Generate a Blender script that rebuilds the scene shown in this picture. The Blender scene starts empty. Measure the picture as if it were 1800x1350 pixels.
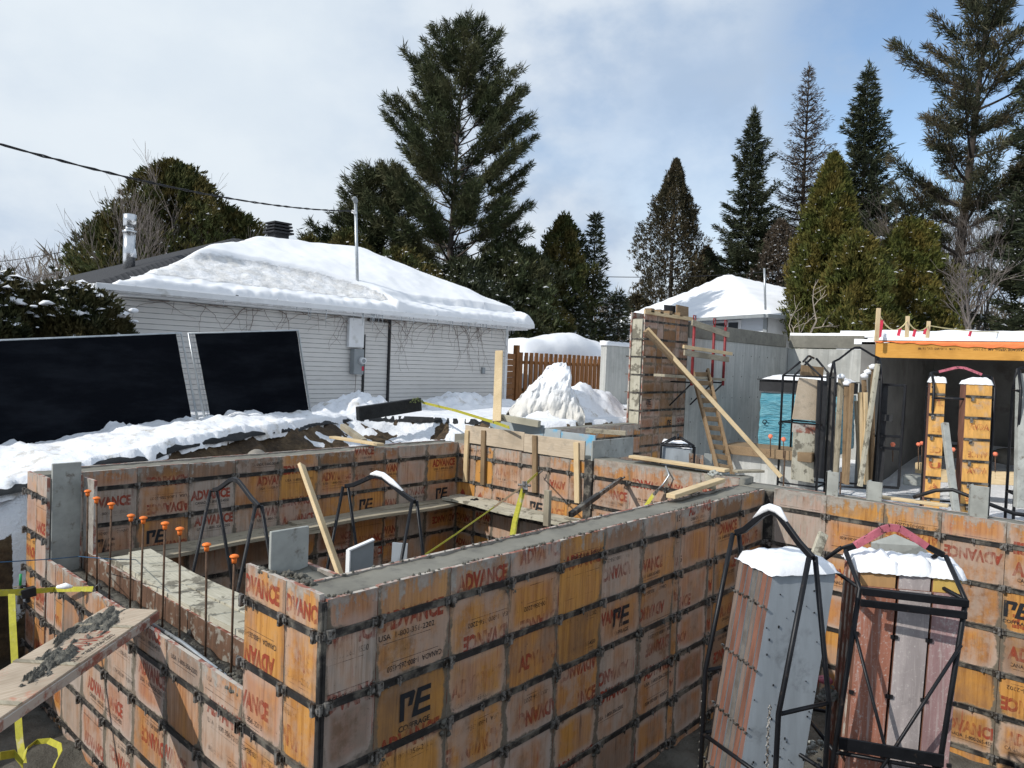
import bpy, bmesh, math, random
import numpy as np
from mathutils import Vector, Matrix, noise
random.seed(7); rng = np.random.default_rng(11)
S = bpy.context.scene
EXPO = 0.22; SKYC = .93; SUNP = 3.15
HOLE1 = (0.907, 0.239, 0.348); HOLE2 = (0.845, 0.456, 0.280); HOLE3 = (0.373, 0.859, 0.350); HOLE4 = (0.866, 0.379, 0.327)
# ------------------------------------------------------------------ camera
cam_data = bpy.data.cameras.new('camera'); cam = bpy.data.objects.new('camera', cam_data)
S.collection.objects.link(cam); S.camera = cam
cam_data.sensor_width = 36; cam_data.lens = 25.615; cam_data.clip_end = 2000; cam_data.clip_start = .05
_r, _u, _f = Vector((0.670, -0.742, 0.038)), Vector((-0.003, 0.049, 0.999)), Vector((0.743, 0.669, -0.031))
cam.matrix_world = Matrix(((_r.x, _u.x, -_f.x, 0), (_r.y, _u.y, -_f.y, 0), (_r.z, _u.z, -_f.z, 0), (0, 0, 0, 1)))
cam.location = (-2.293, -3.413, 3.801)
# ------------------------------------------------------------------ exposure, sky, sun
S.view_settings.view_transform = 'Standard'; S.view_settings.look = 'None'
S.view_settings.gamma = 1; S.view_settings.use_curve_mapping = False
S.view_settings.exposure = EXPO
LIGHT = Vector((1.0, -.36, -.80)).normalized()            # way the sunlight travels
SUN_EL = math.asin(-LIGHT.z); SUN_ROT = math.atan2(-LIGHT.x, -LIGHT.y)
world = bpy.data.worlds.new('World'); S.world = world; world.use_nodes = True
wn = world.node_tree.nodes; wl = world.node_tree.links; wn.clear()
out = wn.new('ShaderNodeOutputWorld'); mixs = wn.new('ShaderNodeMixShader')
sky = wn.new('ShaderNodeTexSky'); sky.sky_type = 'NISHITA'; sky.sun_disc = False
sky.sun_elevation = SUN_EL; sky.sun_rotation = SUN_ROT; sky.air_density = 1.1; sky.ozone_density = 1.5; sky.dust_density = .15
bgs = wn.new('ShaderNodeBackground'); bgs.inputs[1].default_value = .15
bgc = wn.new('ShaderNodeBackground'); bgc.inputs[1].default_value = SKYC
tc = wn.new('ShaderNodeTexCoord')
def wnoise(scale, detail, rough, sc=(1, 1, 1), loc=(0, 0, 0)):
    mp = wn.new('ShaderNodeMapping'); mp.inputs['Scale'].default_value = sc; mp.inputs['Location'].default_value = loc
    wl.new(tc.outputs['Generated'], mp.inputs[0])
    n = wn.new('ShaderNodeTexNoise'); n.inputs['Scale'].default_value = scale; n.inputs['Detail'].default_value = detail
    n.inputs['Roughness'].default_value = rough; wl.new(mp.outputs[0], n.inputs['Vector']); return n.outputs['Fac']
def wmath(op, a, b=None, clamp=False):
    m = wn.new('ShaderNodeMath'); m.operation = op; m.use_clamp = clamp
    for i, v in enumerate((a, b)):
        if v is None: continue
        if isinstance(v, (int, float)): m.inputs[i].default_value = v
        else: wl.new(v, m.inputs[i])
    return m.outputs[0]
def wrange(v, a, b, c=0, d=1):
    m = wn.new('ShaderNodeMapRange'); m.interpolation_type = 'SMOOTHSTEP'
    wl.new(v, m.inputs[0])
    for i, q in enumerate((a, b, c, d)): m.inputs[1+i].default_value = q
    return m.outputs[0]
def wdot(d):
    v = wn.new('ShaderNodeVectorMath'); v.operation = 'DOT_PRODUCT'; wl.new(tc.outputs['Generated'], v.inputs[0])
    v.inputs[1].default_value = Vector(d).normalized(); return v.outputs['Value']
soft = wnoise(2.6, 5, .5, (1, 1, 1.8), (3.1, 1.7, .4)); fine = wnoise(5.5, 6, .55, (1, 1, 1.6), (7.3, 2.2, 5.))
def hole(d, r0, r1, w):                                   # a gap in the cloud deck
    q = wmath('ADD', wdot(d), wmath('MULTIPLY', wmath('SUBTRACT', fine, .5), w)); return wrange(q, r1, r0)
gaps = wmath('MAXIMUM', hole(HOLE1, .998, .978, .05), wmath('MULTIPLY', hole(HOLE2, 1.0, .984, .05), .38))
thin = wmath('MULTIPLY', wmath('MULTIPLY', wrange(soft, .50, .70), wrange(wdot(HOLE4), .80, .97)), .55)
cover = wmath('SUBTRACT', 1.0, wmath('MAXIMUM', wmath('MULTIPLY', gaps, .97), wmath('MULTIPLY', thin, .6)), True)
cr = wn.new('ShaderNodeValToRGB'); wl.new(wrange(fine, .34, .66), cr.inputs[0])
cr.color_ramp.elements[0].color = (.42, .53, .69, 1); cr.color_ramp.elements[1].color = (.70, .765, .84, 1)
glow = wrange(wdot(HOLE3), .93, .999)
mc = wn.new('ShaderNodeMix'); mc.data_type = 'RGBA'; wl.new(wmath('MULTIPLY', glow, .8), mc.inputs[0]); wl.new(cr.outputs[0], mc.inputs[6]); mc.inputs[7].default_value = (.74, .81, .87, 1)
wl.new(mc.outputs[2], bgc.inputs[0])
wl.new(sky.outputs[0], bgs.inputs[0]); wl.new(cover, mixs.inputs[0]); wl.new(bgs.outputs[0], mixs.inputs[1]); wl.new(bgc.outputs[0], mixs.inputs[2])
wl.new(mixs.outputs[0], out.inputs[0])
sd = bpy.data.lights.new('sun', 'SUN'); sd.energy = SUNP; sd.angle = math.radians(.55); sd.color = (1, .955, .88)
sun = bpy.data.objects.new('sun', sd); S.collection.objects.link(sun)
sun.rotation_euler = LIGHT.to_track_quat('-Z', 'Y').to_euler()

# ------------------------------------------------------------------ mesh and object helpers
class MB:
    def __init__(s): s.v = []; s.f = []; s.m = []
    def add(s, vs, fs, mi=0):
        o = len(s.v); s.v += [tuple(v) for v in vs]; s.f += [tuple(i+o for i in f) for f in fs]; s.m += [mi]*len(fs); return s
    def frame(s, c, ax, ay, az, mi=0):                    # box from centre and three half-axes
        c = Vector(c); P = [c+ax*i+ay*j+az*k for k in (-1, 1) for j in (-1, 1) for i in (-1, 1)]
        return s.add(P, ((0, 2, 3, 1), (4, 5, 7, 6), (0, 1, 5, 4), (2, 6, 7, 3), (0, 4, 6, 2), (1, 3, 7, 5)), mi)
    def box(s, x0, x1, y0, y1, z0, z1, mi=0):
        return s.frame(((x0+x1)/2, (y0+y1)/2, (z0+z1)/2), Vector(((x1-x0)/2, 0, 0)), Vector((0, (y1-y0)/2, 0)), Vector((0, 0, (z1-z0)/2)), mi)
    def bar(s, p, q, w, h, up=(0, 0, 1), mi=0):           # rectangular bar p->q, h measured along up
        p, q = Vector(p), Vector(q); d = (q-p); a = d.normalized(); side = a.cross(Vector(up))
        if side.length < 1e-4: side = a.cross(Vector((1, 0, 0)))
        side.normalize(); upv = side.cross(a).normalized()
        return s.frame((p+q)/2, d/2, side*w/2, upv*h/2, mi)
    def tube(s, pts, r, n=6, mi=0, cap=True):
        pts = [Vector(p) for p in pts]; rs = r if isinstance(r, (list, tuple)) else [r]*len(pts)
        vs = []; prev = None
        for i, p in enumerate(pts):
            d = (pts[min(i+1, len(pts)-1)]-pts[max(i-1, 0)]).normalized()
            if prev is None:
                prev = d.orthogonal().normalized()
            prev = (prev-d*prev.dot(d)).normalized(); b = d.cross(prev)
            vs += [p+(prev*math.cos(t)+b*math.sin(t))*rs[i] for t in [2*math.pi*k/n for k in range(n)]]
        fs = [(i*n+k, i*n+(k+1) % n, (i+1)*n+(k+1) % n, (i+1)*n+k) for i in range(len(pts)-1) for k in range(n)]
        if cap: fs += [tuple(range(n))[::-1], tuple((len(pts)-1)*n+k for k in range(n))]
        return s.add(vs, fs, mi)
    def strip(s, pts, w, side, th=.004, mi=0):            # webbing: flat ribbon
        side = Vector(side).normalized(); pts = [Vector(p) for p in pts]
        for a, b in zip(pts[:-1], pts[1:]):
            d = (b-a); nrm = d.cross(side).normalized(); s.frame((a+b)/2, d/2*1.01, side*w/2, nrm*th/2, mi)
        return s
    def poly(s, ring, thick, mi=0):                       # extruded planar ring, thick is a vector
        n = len(ring); r = [Vector(p) for p in ring]; t = Vector(thick)
        return s.add(r+[p+t for p in r], [tuple(range(n))[::-1], tuple(range(n, 2*n))]+[(i, (i+1) % n, n+(i+1) % n, n+i) for i in range(n)], mi)
    def mesh(s, name, mats, smooth=False):
        me = bpy.data.meshes.new(name); me.from_pydata(s.v, [], s.f)
        for m in (mats if isinstance(mats, (list, tuple)) else [mats]): me.materials.append(m)
        if max(s.m, default=0): me.polygons.foreach_set('material_index', s.m)
        if smooth: me.polygons.foreach_set('use_smooth', [True]*len(s.f))
        me.update(); return me
def np_mesh(name, V, F, mats, mi=None, smooth=False, k=3):
    me = bpy.data.meshes.new(name); V = np.asarray(V, np.float32); F = np.asarray(F, np.int32)
    me.vertices.add(len(V)); me.vertices.foreach_set('co', V.ravel())
    me.loops.add(F.size); me.loops.foreach_set('vertex_index', F.ravel())
    me.polygons.add(len(F)); me.polygons.foreach_set('loop_start', np.arange(0, F.size, k, dtype=np.int32))
    for m in (mats if isinstance(mats, (list, tuple)) else [mats]): me.materials.append(m)
    if mi is not None: me.polygons.foreach_set('material_index', np.asarray(mi, np.int32))
    if smooth: me.polygons.foreach_set('use_smooth', np.ones(len(F), bool))
    me.update(calc_edges=True); me.validate(); return me
def obj(name, me, parent=None, loc=None, rz=0, bevel=0, kind=None):
    o = bpy.data.objects.new(name, me); S.collection.objects.link(o)
    if parent is not None:
        o.parent = parent
        if loc is not None: o.location = Vector(loc)
    elif loc is not None: o.location = Vector(loc)
    o.rotation_euler.z = rz
    if bevel:
        b = o.modifiers.new('bevel', 'BEVEL'); b.width = bevel; b.segments = 1; b.limit_method = 'ANGLE'
    if kind: o['kind'] = kind
    return o
def tag(o, label, cat, group=None):
    o['label'] = label; o['category'] = cat
    if group: o['group'] = group
    return o
def thing(name, label, cat, loc=(0, 0, 0), rz=0, group=None):
    o = bpy.data.objects.new(name, None); S.collection.objects.link(o); o.location = loc; o.rotation_euler.z = rz
    o.empty_display_size = .1; return tag(o, label, cat, group)
def single(name, mb, mats, label, cat, group=None, bevel=0, smooth=False):      # a thing that is one mesh, origin at its base centre
    vs = mb.v; xs = [v[0] for v in vs]; ys = [v[1] for v in vs]; zs = [v[2] for v in vs]
    c = ((min(xs)+max(xs))/2, (min(ys)+max(ys))/2, min(zs)); mb.v = [(v[0]-c[0], v[1]-c[1], v[2]-c[2]) for v in vs]
    o = obj(name, mb.mesh(name, mats, smooth), None, c, bevel=bevel); return tag(o, label, cat, group)
def fbm(x, y, z=0., o=4): return noise.fractal(Vector((x, y, z)), 1.0, 2.0, o)

# ------------------------------------------------------------------ materials
class NT:
    def __init__(s, name, rough=.8, metallic=0., spec=.3):
        s.mat = bpy.data.materials.new(name); s.mat.use_nodes = True; s.n = s.mat.node_tree.nodes; s.l = s.mat.node_tree.links
        s.b = s.n['Principled BSDF']; s.b.inputs['Roughness'].default_value = rough; s.b.inputs['Metallic'].default_value = metallic
        s.b.inputs['Specular IOR Level'].default_value = spec; s.tc = s.n.new('ShaderNodeTexCoord'); s.oi = s.n.new('ShaderNodeObjectInfo')
    def put(s, v, sock):
        if isinstance(v, (int, float)): sock.default_value = v
        elif isinstance(v, (tuple, list)): sock.default_value = tuple(v)+(1,) if len(v) == 3 and len(sock.default_value) == 4 else tuple(v)
        else: s.l.new(v, sock)
    def vec(s, sc=(1, 1, 1), coord='Object', seed=True):
        mp = s.n.new('ShaderNodeMapping'); mp.inputs['Scale'].default_value = sc; s.l.new(s.tc.outputs[coord], mp.inputs[0])
        if not seed: return mp.outputs[0]
        a = s.n.new('ShaderNodeVectorMath'); a.operation = 'ADD'; s.l.new(mp.outputs[0], a.inputs[0])
        s.l.new(s.math('MULTIPLY', s.oi.outputs['Random'], 57.0), a.inputs[1]); return a.outputs[0]
    def noise(s, scale, detail=4, rough=.6, sc=(1, 1, 1), seed=True, coord='Object'):
        n = s.n.new('ShaderNodeTexNoise'); n.inputs['Scale'].default_value = scale; n.inputs['Detail'].default_value = detail
        n.inputs['Roughness'].default_value = rough; s.l.new(s.vec(sc, coord, seed), n.inputs['Vector']); return n.outputs['Fac']
    def math(s, op, a, b=None, clamp=False):
        m = s.n.new('ShaderNodeMath'); m.operation = op; m.use_clamp = clamp
        s.put(a, m.inputs[0])
        if b is not None: s.put(b, m.inputs[1])
        return m.outputs[0]
    def rng(s, v, a, b, c=0., d=1.):
        m = s.n.new('ShaderNodeMapRange'); m.interpolation_type = 'SMOOTHSTEP'; s.put(v, m.inputs[0])
        for i, q in enumerate((a, b, c, d)): s.put(q, m.inputs[1+i])
        return m.outputs[0]
    def mix(s, f, a, b, mode='MIX'):
        m = s.n.new('ShaderNodeMix'); m.data_type = 'RGBA'; m.blend_type = mode; s.put(f, m.inputs[0]); s.put(a, m.inputs[6]); s.put(b, m.inputs[7]); return m.outputs[2]
    def ramp(s, v, stops):
        r = s.n.new('ShaderNodeValToRGB'); s.l.new(v, r.inputs[0]); e = r.color_ramp.elements
        while len(e) < len(stops): e.new(.5)
        for k, (p, c) in enumerate(stops): e[k].position = p; e[k].color = tuple(c)+(1,)
        return r.outputs[0]
    def sep(s, sock):
        x = s.n.new('ShaderNodeSeparateXYZ'); s.l.new(sock, x.inputs[0]); return x.outputs
    def bump(s, h, strength=.3, dist=.01):
        b = s.n.new('ShaderNodeBump'); b.inputs['Strength'].default_value = strength; b.inputs['Distance'].default_value = dist
        s.l.new(h, b.inputs['Height']); s.l.new(b.outputs[0], s.b.inputs['Normal'])
    def done(s, col): s.put(col, s.b.inputs['Base Color']); return s.mat
def simple(name, c, rough=.7, metallic=0., var=.25, scale=6, bump=.15, dist=.005, sc=(1, 1, 1), dirt=None, dscale=3, dlo=.55, dhi=.7):
    t = NT(name, rough, metallic); n = t.noise(scale, 5, .6, sc)
    col = t.mix(t.rng(n, .25, .75), tuple(x*(1-var) for x in c), tuple(min(1, x*(1+var)) for x in c))
    if dirt: col = t.mix(t.rng(t.noise(dscale, 6, .65), dlo, dhi), col, dirt)
    if bump: t.bump(t.noise(scale*3, 5, .6, sc), bump, dist)
    return t.done(col)
M = {}
M['steel'] = simple('painted_steel', (.022, .023, .026), .5, .2, .35, 8, dirt=(.12, .10, .085), dscale=9, dlo=.58, dhi=.75)
M['blacksteel'] = simple('black_steel', (.012, .013, .016), .42, .3, .3, 10, dirt=(.07, .05, .04), dscale=14, dlo=.6, dhi=.75)
M['strap'] = simple('form_tie_steel', (.030, .028, .027), .6, .2, .4, 14, bump=.5, dirt=(.17, .155, .13), dscale=5, dlo=.46, dhi=.62)
M['clamp'] = simple('galvanised_clamp', (.24, .23, .215), .5, .55, .5, 30, bump=.3, dirt=(.05, .04, .032), dscale=22, dlo=.45, dhi=.6)
M['pink'] = simple('pink_paint', (.46, .13, .17), .6, 0, .25, 12, dirt=(.06, .03, .03), dscale=25, dlo=.55, dhi=.65)
M['redsteel'] = simple('red_steel', (.22, .028, .032), .5, .1, .3, 9)
M['rust'] = simple('rusty_rebar', (.12, .075, .05), .8, .3, .4, 25, bump=.5)
M['cap'] = simple('orange_plastic', (.85, .20, .03), .45, 0, .12, 10, bump=0)
M['conc'] = simple('fresh_concrete', (.195, .188, .16), .85, 0, .16, 3, bump=.5, dist=.012, dirt=(.13, .125, .11), dscale=7, dlo=.5, dhi=.75)
M['mortar'] = simple('wet_mortar', (.125, .12, .102), .75, 0, .35, 18, bump=.9, dist=.02)
M['grayply'] = simple('grey_form_ply', (.34, .375, .405), .6, 0, .13, 3, sc=(3, 3, .6), dirt=(.15, .16, .17), dscale=4, dlo=.55, dhi=.8)
M['blueform'] = simple('blue_stained_form', (.34, .38, .40), .7, 0, .12, 3, dirt=(.12, .40, .62), dscale=3.2, dlo=.54, dhi=.68)
M['grout'] = simple('grey_form_board', (.30, .31, .29), .8, 0, .2, 5, dirt=(.14, .12, .10), dscale=9, dlo=.56, dhi=.72)
M['yellow'] = simple('yellow_webbing', (.43, .40, .045), .7, 0, .15, 30, dirt=(.45, .40, .25), dscale=6)
M['black'] = simple('black_rubber', (.012, .012, .013), .6, 0, .3, 8)
M['cable'] = simple('black_cable', (.018, .018, .02), .6)
M['membrane'] = simple('black_membrane', (.012, .013, .014), .55, 0, .4, 4, bump=.5, dist=.03)
M['grey'] = simple('grey_enamel', (.25, .27, .28), .5, 0, .1, 4)
M['white'] = simple('white_paint', (.72, .73, .74), .55, 0, .06, 4, dirt=(.55, .55, .53), dscale=3)
M['galv'] = simple('galvanised_tube', (.42, .45, .47), .38, .6, .15, 10)
M['chrome'] = simple('stainless_flue', (.62, .63, .64), .25, .9, .1, 6, bump=.2)
M['blackvent'] = simple('black_vent', (.018, .018, .02), .5, 0)
M['orange'] = simple('orange_tarp', (.85, .22, .07), .6, 0, .12, 3, bump=.6, dist=.03, sc=(1, 1, 3))
M['rope'] = simple('yellow_rope', (.60, .50, .25), .8)
M['redflag'] = simple('red_tape', (.62, .04, .08), .6)
M['glove'] = simple('dark_glove', (.01, .01, .012), .8)
M['green'] = simple('green_plastic', (.03, .35, .10), .5)
M['bluecord'] = simple('blue_cord', (.03, .11, .22), .7)
M['vine'] = simple('vine_bark', (.20, .155, .13), .9)
M['bark'] = simple('bark', (.052, .043, .036), .95, 0, .35, 9, bump=.6, dist=.03, sc=(1, 1, .3))
M['pinebark'] = simple('pine_bark', (.075, .062, .053), .95, 0, .35, 7, bump=.7, dist=.04, sc=(1, 1, .4))
M['twig'] = simple('grey_twig', (.17, .145, .13), .9, 0, .25, 6)
M['pale_twig'] = simple('pale_branch', (.34, .29, .24), .9, 0, .3, 3)
M['insul'] = simple('dark_insulation', (.03, .031, .034), .7)
M['glassdark'] = simple('window_glass', (.03, .035, .04), .08, 0, .2, 2, bump=0); M['green2'] = simple('weed_green', (.10, .12, .05), .9)
M['stone'] = simple('stone', (.25, .23, .20), .9, 0, .25, 3)

def wood(name, a, b, rough=.75, grain=7, dirt=None, lo=.55, hi=.7, axis=0):
    t = NT(name, rough); sc = [12, 12, 12]; sc[axis] = .7
    n = t.noise(grain, 5, .6, tuple(sc)); big = t.noise(1.7, 3, .5)
    col = t.mix(t.rng(n, .3, .7), a, b); col = t.mix(t.rng(big, .45, .75), col, tuple(x*.78 for x in a))
    if dirt: col = t.mix(t.rng(t.noise(5, 6, .7), lo, hi), col, dirt)
    t.bump(n, .25, .004); return t.done(col)
for ax, s in ((0, '_x'), (1, '_y'), (2, '_z')):
    M['lumber'+s] = wood('fresh_lumber'+s, (.56, .42, .24), (.68, .54, .34), axis=ax)
    M['oldwood'+s] = wood('weathered_plank'+s, (.27, .235, .175), (.42, .375, .28), dirt=(.13, .115, .09), axis=ax)
    M['brownwood'+s] = wood('brown_lumber'+s, (.20, .135, .075), (.30, .21, .125), axis=ax, dirt=(.10, .07, .045))
    M['palewood'+s] = wood('mortar_dusted_plank'+s, (.40, .375, .29), (.52, .49, .40), axis=ax, dirt=(.17, .155, .12), lo=.52, hi=.60)
M['fencewood'] = wood('stained_cedar', (.20, .085, .028), (.31, .14, .05), axis=2)
M['lvl'] = wood('laminated_beam', (.52, .25, .045), (.62, .32, .07), axis=1)
M['boardply'] = wood('light_ply_board', (.46, .37, .27), (.56, .47, .36), axis=1, dirt=(.33, .28, .22), lo=.5, hi=.75)

def snow_mat(name, dirty=0., bump=.35):
    t = NT(name, .62, 0, .25)
    n = t.noise(.9, 6, .6, seed=False); f = t.noise(9, 5, .65, seed=False)
    col = t.mix(t.rng(n, .3, .7), (.78, .80, .84), (.87, .88, .90))
    if dirty: col = t.mix(t.math('MULTIPLY', t.rng(t.noise(3.2, 7, .7, seed=False), .52, .70), dirty), col, (.40, .36, .29))
    t.bump(t.math('ADD', t.math('MULTIPLY', n, 1.5), t.math('MULTIPLY', f, .35)), bump, .06); return t.done(col)
M['snow'] = snow_mat('snow', 0); M['dirtysnow'] = snow_mat('old_snow', .75, .6); M['cleansnow'] = snow_mat('roof_snow', 0, .12)
t = NT('roof_snow_torn', .66, 0, .25); at_ = t.n.new('ShaderNodeAttribute'); at_.attribute_name = 'torn'
n = t.noise(7, 7, .7, (1, 1, 2), seed=False); n_ = t.noise(.9, 5, .6, seed=False); k_ = t.rng(t.math('ADD', at_.outputs['Fac'], t.math('MULTIPLY', t.math('SUBTRACT', n, .5), .8)), .35, .75)
t.bump(t.math('ADD', t.math('MULTIPLY', t.math('MULTIPLY', n, k_), 1.), t.math('MULTIPLY', n_, .15)), .8, .08)
M['tornsnow'] = t.done(t.mix(t.math('MULTIPLY', k_, t.rng(t.noise(3, 6, .7, seed=False), .35, .65)), (.84, .85, .87), (.70, .69, .67)))

# form panel face: film-faced plywood, print, cement dust round the ties, vertical streaks
def form_material(name, top=2.44):
    t = NT(name, .6, 0, .3); xyz = t.sep(t.tc.outputs['Object']); cw = t.sep(t.tc.outputs['Generated']); oc = t.n.new('ShaderNodeSeparateColor'); t.l.new(t.oi.outputs['Color'], oc.inputs[0])
    fade, dark, grey = oc.outputs[0], oc.outputs[1], oc.outputs[2]
    cz = t.math('DIVIDE', t.math('SUBTRACT', xyz[2], .205), .4064); cid = t.math('FLOOR', cz); fr = t.math('FRACT', cz)
    cv = t.n.new('ShaderNodeCombineXYZ'); t.l.new(cid, cv.inputs[0]); t.l.new(t.oi.outputs['Random'], cv.inputs[1])
    w = t.n.new('ShaderNodeTexWhiteNoise'); w.noise_dimensions = '3D'; t.l.new(cv.outputs[0], w.inputs['Vector'])
    wc = t.n.new('ShaderNodeSeparateColor'); t.l.new(w.outputs['Color'], wc.inputs[0])
    big = t.noise(3.0, 6, .62, (1.2, 1, .7)); streak = t.noise(1.5, 6, .68, (26, 26, 1.1)); wide = t.noise(1.3, 4, .55, (7, 7, .5)); fine = t.noise(60, 4, .7, (1, 1, .3)); med = t.noise(10, 7, .72); drip = t.noise(1.2, 5, .7, (16, 16, .9))
    k = t.math('ADD', t.math('MULTIPLY', wc.outputs[0], .50), t.math('MULTIPLY', t.math('SUBTRACT', big, .5), 1.3))
    k = t.math('ADD', k, t.math('ADD', t.math('SUBTRACT', fade, .16), t.math('MULTIPLY', t.math('SUBTRACT', wide, .5), .5)))
    col = t.ramp(k, ((.0, (.54, .265, .068)), (.22, (.50, .235, .072)), (.40, (.42, .205, .092)), (.56, (.45, .265, .165)), (.78, (.47, .35, .275)), (1., (.37, .33, .29))))
    col = t.mix(t.math('MULTIPLY', t.rng(streak, .44, .64), .65), col, t.mix(1., col, (.56, .47, .38), 'MULTIPLY'))
    col = t.mix(t.math('MULTIPLY', t.rng(wide, .52, .66), .45), col, t.mix(1., col, (.64, .56, .48), 'MULTIPLY'))
    dk = t.rng(t.math('ADD', t.math('ADD', wc.outputs[1], t.math('MULTIPLY', big, .9)), dark), 1.12, 1.6)
    col = t.mix(t.math('MULTIPLY', dk, .75), col, (.12, .068, .040))
    pinky = t.rng(t.math('ADD', wc.outputs[2], t.math('SUBTRACT', med, .5)), .66, 1.0); col = t.mix(t.math('MULTIPLY', pinky, .38), col, (.40, .17, .125))
    ez = t.math('MULTIPLY', t.math('MINIMUM', fr, t.math('SUBTRACT', 1., fr)), .4064)
    ex = t.math('MULTIPLY', t.math('MINIMUM', cw[0], t.math('SUBTRACT', 1., cw[0])), .56)
    jit = t.math('MULTIPLY', t.math('SUBTRACT', t.noise(5, 7, .72), .5), .16)
    low = t.rng(xyz[2], 2.1, .9)
    d = t.math('ADD', t.math('SUBTRACT', t.math('MINIMUM', ez, ex), t.math('MULTIPLY', t.rng(t.math('ADD', ez, ex), .16, .0), .03)), jit)
    amt = t.math('MULTIPLY', t.rng(wc.outputs[2], .25, .75, .0, 1.), t.math('ADD', .45, t.math('MULTIPLY', low, .55)))
    film = t.math('MULTIPLY', t.rng(t.math('ADD', big, t.math('MULTIPLY', med, .6)), .68, .90), t.rng(wc.outputs[0], .2, .9, .1, .9))
    col = t.mix(t.math('MULTIPLY', film, .62), col, (.45, .365, .305))
    col = t.mix(t.math('MULTIPLY', t.math('MULTIPLY', t.rng(d, .10, .03), amt), .75), col, (.45, .38, .335))
    mud = t.math('MULTIPLY', t.rng(d, .034, .012), t.rng(t.math('ADD', t.noise(1.9, 6, .66), t.math('MULTIPLY', low, .20)), .42, .60, .12, 1.))
    col = t.mix(t.math('MULTIPLY', mud, .95), col, t.mix(med, (.10, .085, .06), (.17, .15, .12)))
    grime = t.rng(t.noise(1.6, 8, .74, (1.6, 1, 1)), .50, .68); col = t.mix(t.math('MULTIPLY', grime, .52), col, t.mix(t.rng(med, .35, .65), (.12, .08, .05), (.30, .245, .20)))
    dr = t.math('MULTIPLY', t.rng(drip, .60, .68), t.rng(fr, .15, 1.)); col = t.mix(t.math('MULTIPLY', dr, .75), col, (.075, .045, .03))
    dr2 = t.math('MULTIPLY', t.rng(t.noise(1.4, 4, .6, (20, 20, 1.2)), .64, .69), amt); col = t.mix(t.math('MULTIPLY', dr2, .8), col, (.30, .05, .03))
    spk = t.rng(t.noise(26, 7, .8), .625, .67); col = t.mix(t.math('MULTIPLY', spk, .8), col, (.04, .028, .02))
    wsp = t.rng(t.noise(31, 6, .8), .66, .70); col = t.mix(t.math('MULTIPLY', wsp, .5), col, (.52, .49, .45))
    g = t.math('ADD', t.rng(t.math('ADD', xyz[2], t.math('MULTIPLY', t.math('SUBTRACT', t.math('ADD', t.math('MULTIPLY', med, .5), t.math('MULTIPLY', drip, .5)), .5), .95)), top-.15, top+.04), grey)
    g = t.math('MULTIPLY', t.rng(t.math('ADD', g, t.math('SUBTRACT', big, .5)), .45, .95), .8, True)
    col = t.mix(g, col, t.mix(t.rng(med, .3, .7), (.20, .185, .165), (.38, .365, .33)))
    t.bump(t.math('ADD', t.math('ADD', t.math('MULTIPLY', fine, .4), t.math('MULTIPLY', g, .8)), t.math('MULTIPLY', mud, 2.)), .45, .004)
    t.put(t.math('ADD', .42, t.math('MULTIPLY', t.math('ADD', g, mud), .4)), t.b.inputs['Roughness'])
    return t.done(col)
M['form'] = form_material('form_ply'); M['form_low'] = form_material('form_ply_low', 1.66); M['form_tall'] = form_material('form_ply_tall', 9.)
M['brownform'] = simple('brown_inner_form', (.125, .07, .045), .75, 0, .35, 9, sc=(1, 1, .3), dirt=(.26, .235, .20), dscale=9, dlo=.52, dhi=.62)
M['formedge'] = simple('form_edge_red', (.27, .105, .075), .7, 0, .3, 12, dirt=(.46, .42, .37), dscale=7, dlo=.42, dhi=.56)
def ink(name, c, lo, hi, op=1.):                          # stencilled print, worn away in streaks
    t = NT(name, .65, 0, .2); tr = t.n.new('ShaderNodeBsdfTransparent'); mx = t.n.new('ShaderNodeMixShader')
    a = t.math('ADD', t.math('MULTIPLY', t.noise(2.2, 6, .7, (24, 24, 1.5)), .55), t.math('MULTIPLY', t.noise(8, 6, .75), .45))
    a = t.math('ADD', a, t.math('MULTIPLY', t.math('SUBTRACT', t.noise(2.6, 3, .6), .5), .75))
    a = t.math('ADD', a, t.math('MULTIPLY', t.math('SUBTRACT', t.oi.outputs['Random'], .5), .10))
    t.put(t.mix(t.noise(6, 4, .6), c, tuple(x*.6 for x in c)), t.b.inputs['Base Color']); t.l.new(t.math('MULTIPLY', t.rng(a, lo, hi, 1., .0), op), mx.inputs[0])
    t.l.new(tr.outputs[0], mx.inputs[1]); t.l.new(t.b.outputs[0], mx.inputs[2])
    t.l.new(mx.outputs[0], t.n['Material Output'].inputs[0]); return t.mat
M['red'] = ink('red_print', (.40, .07, .04), .34, .66, .86); M['ink'] = ink('black_print', (.035, .032, .035), .44, .66, .9)
M['solidink'] = ink('logo_print', (.025, .028, .034), .50, .68, .94)

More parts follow.
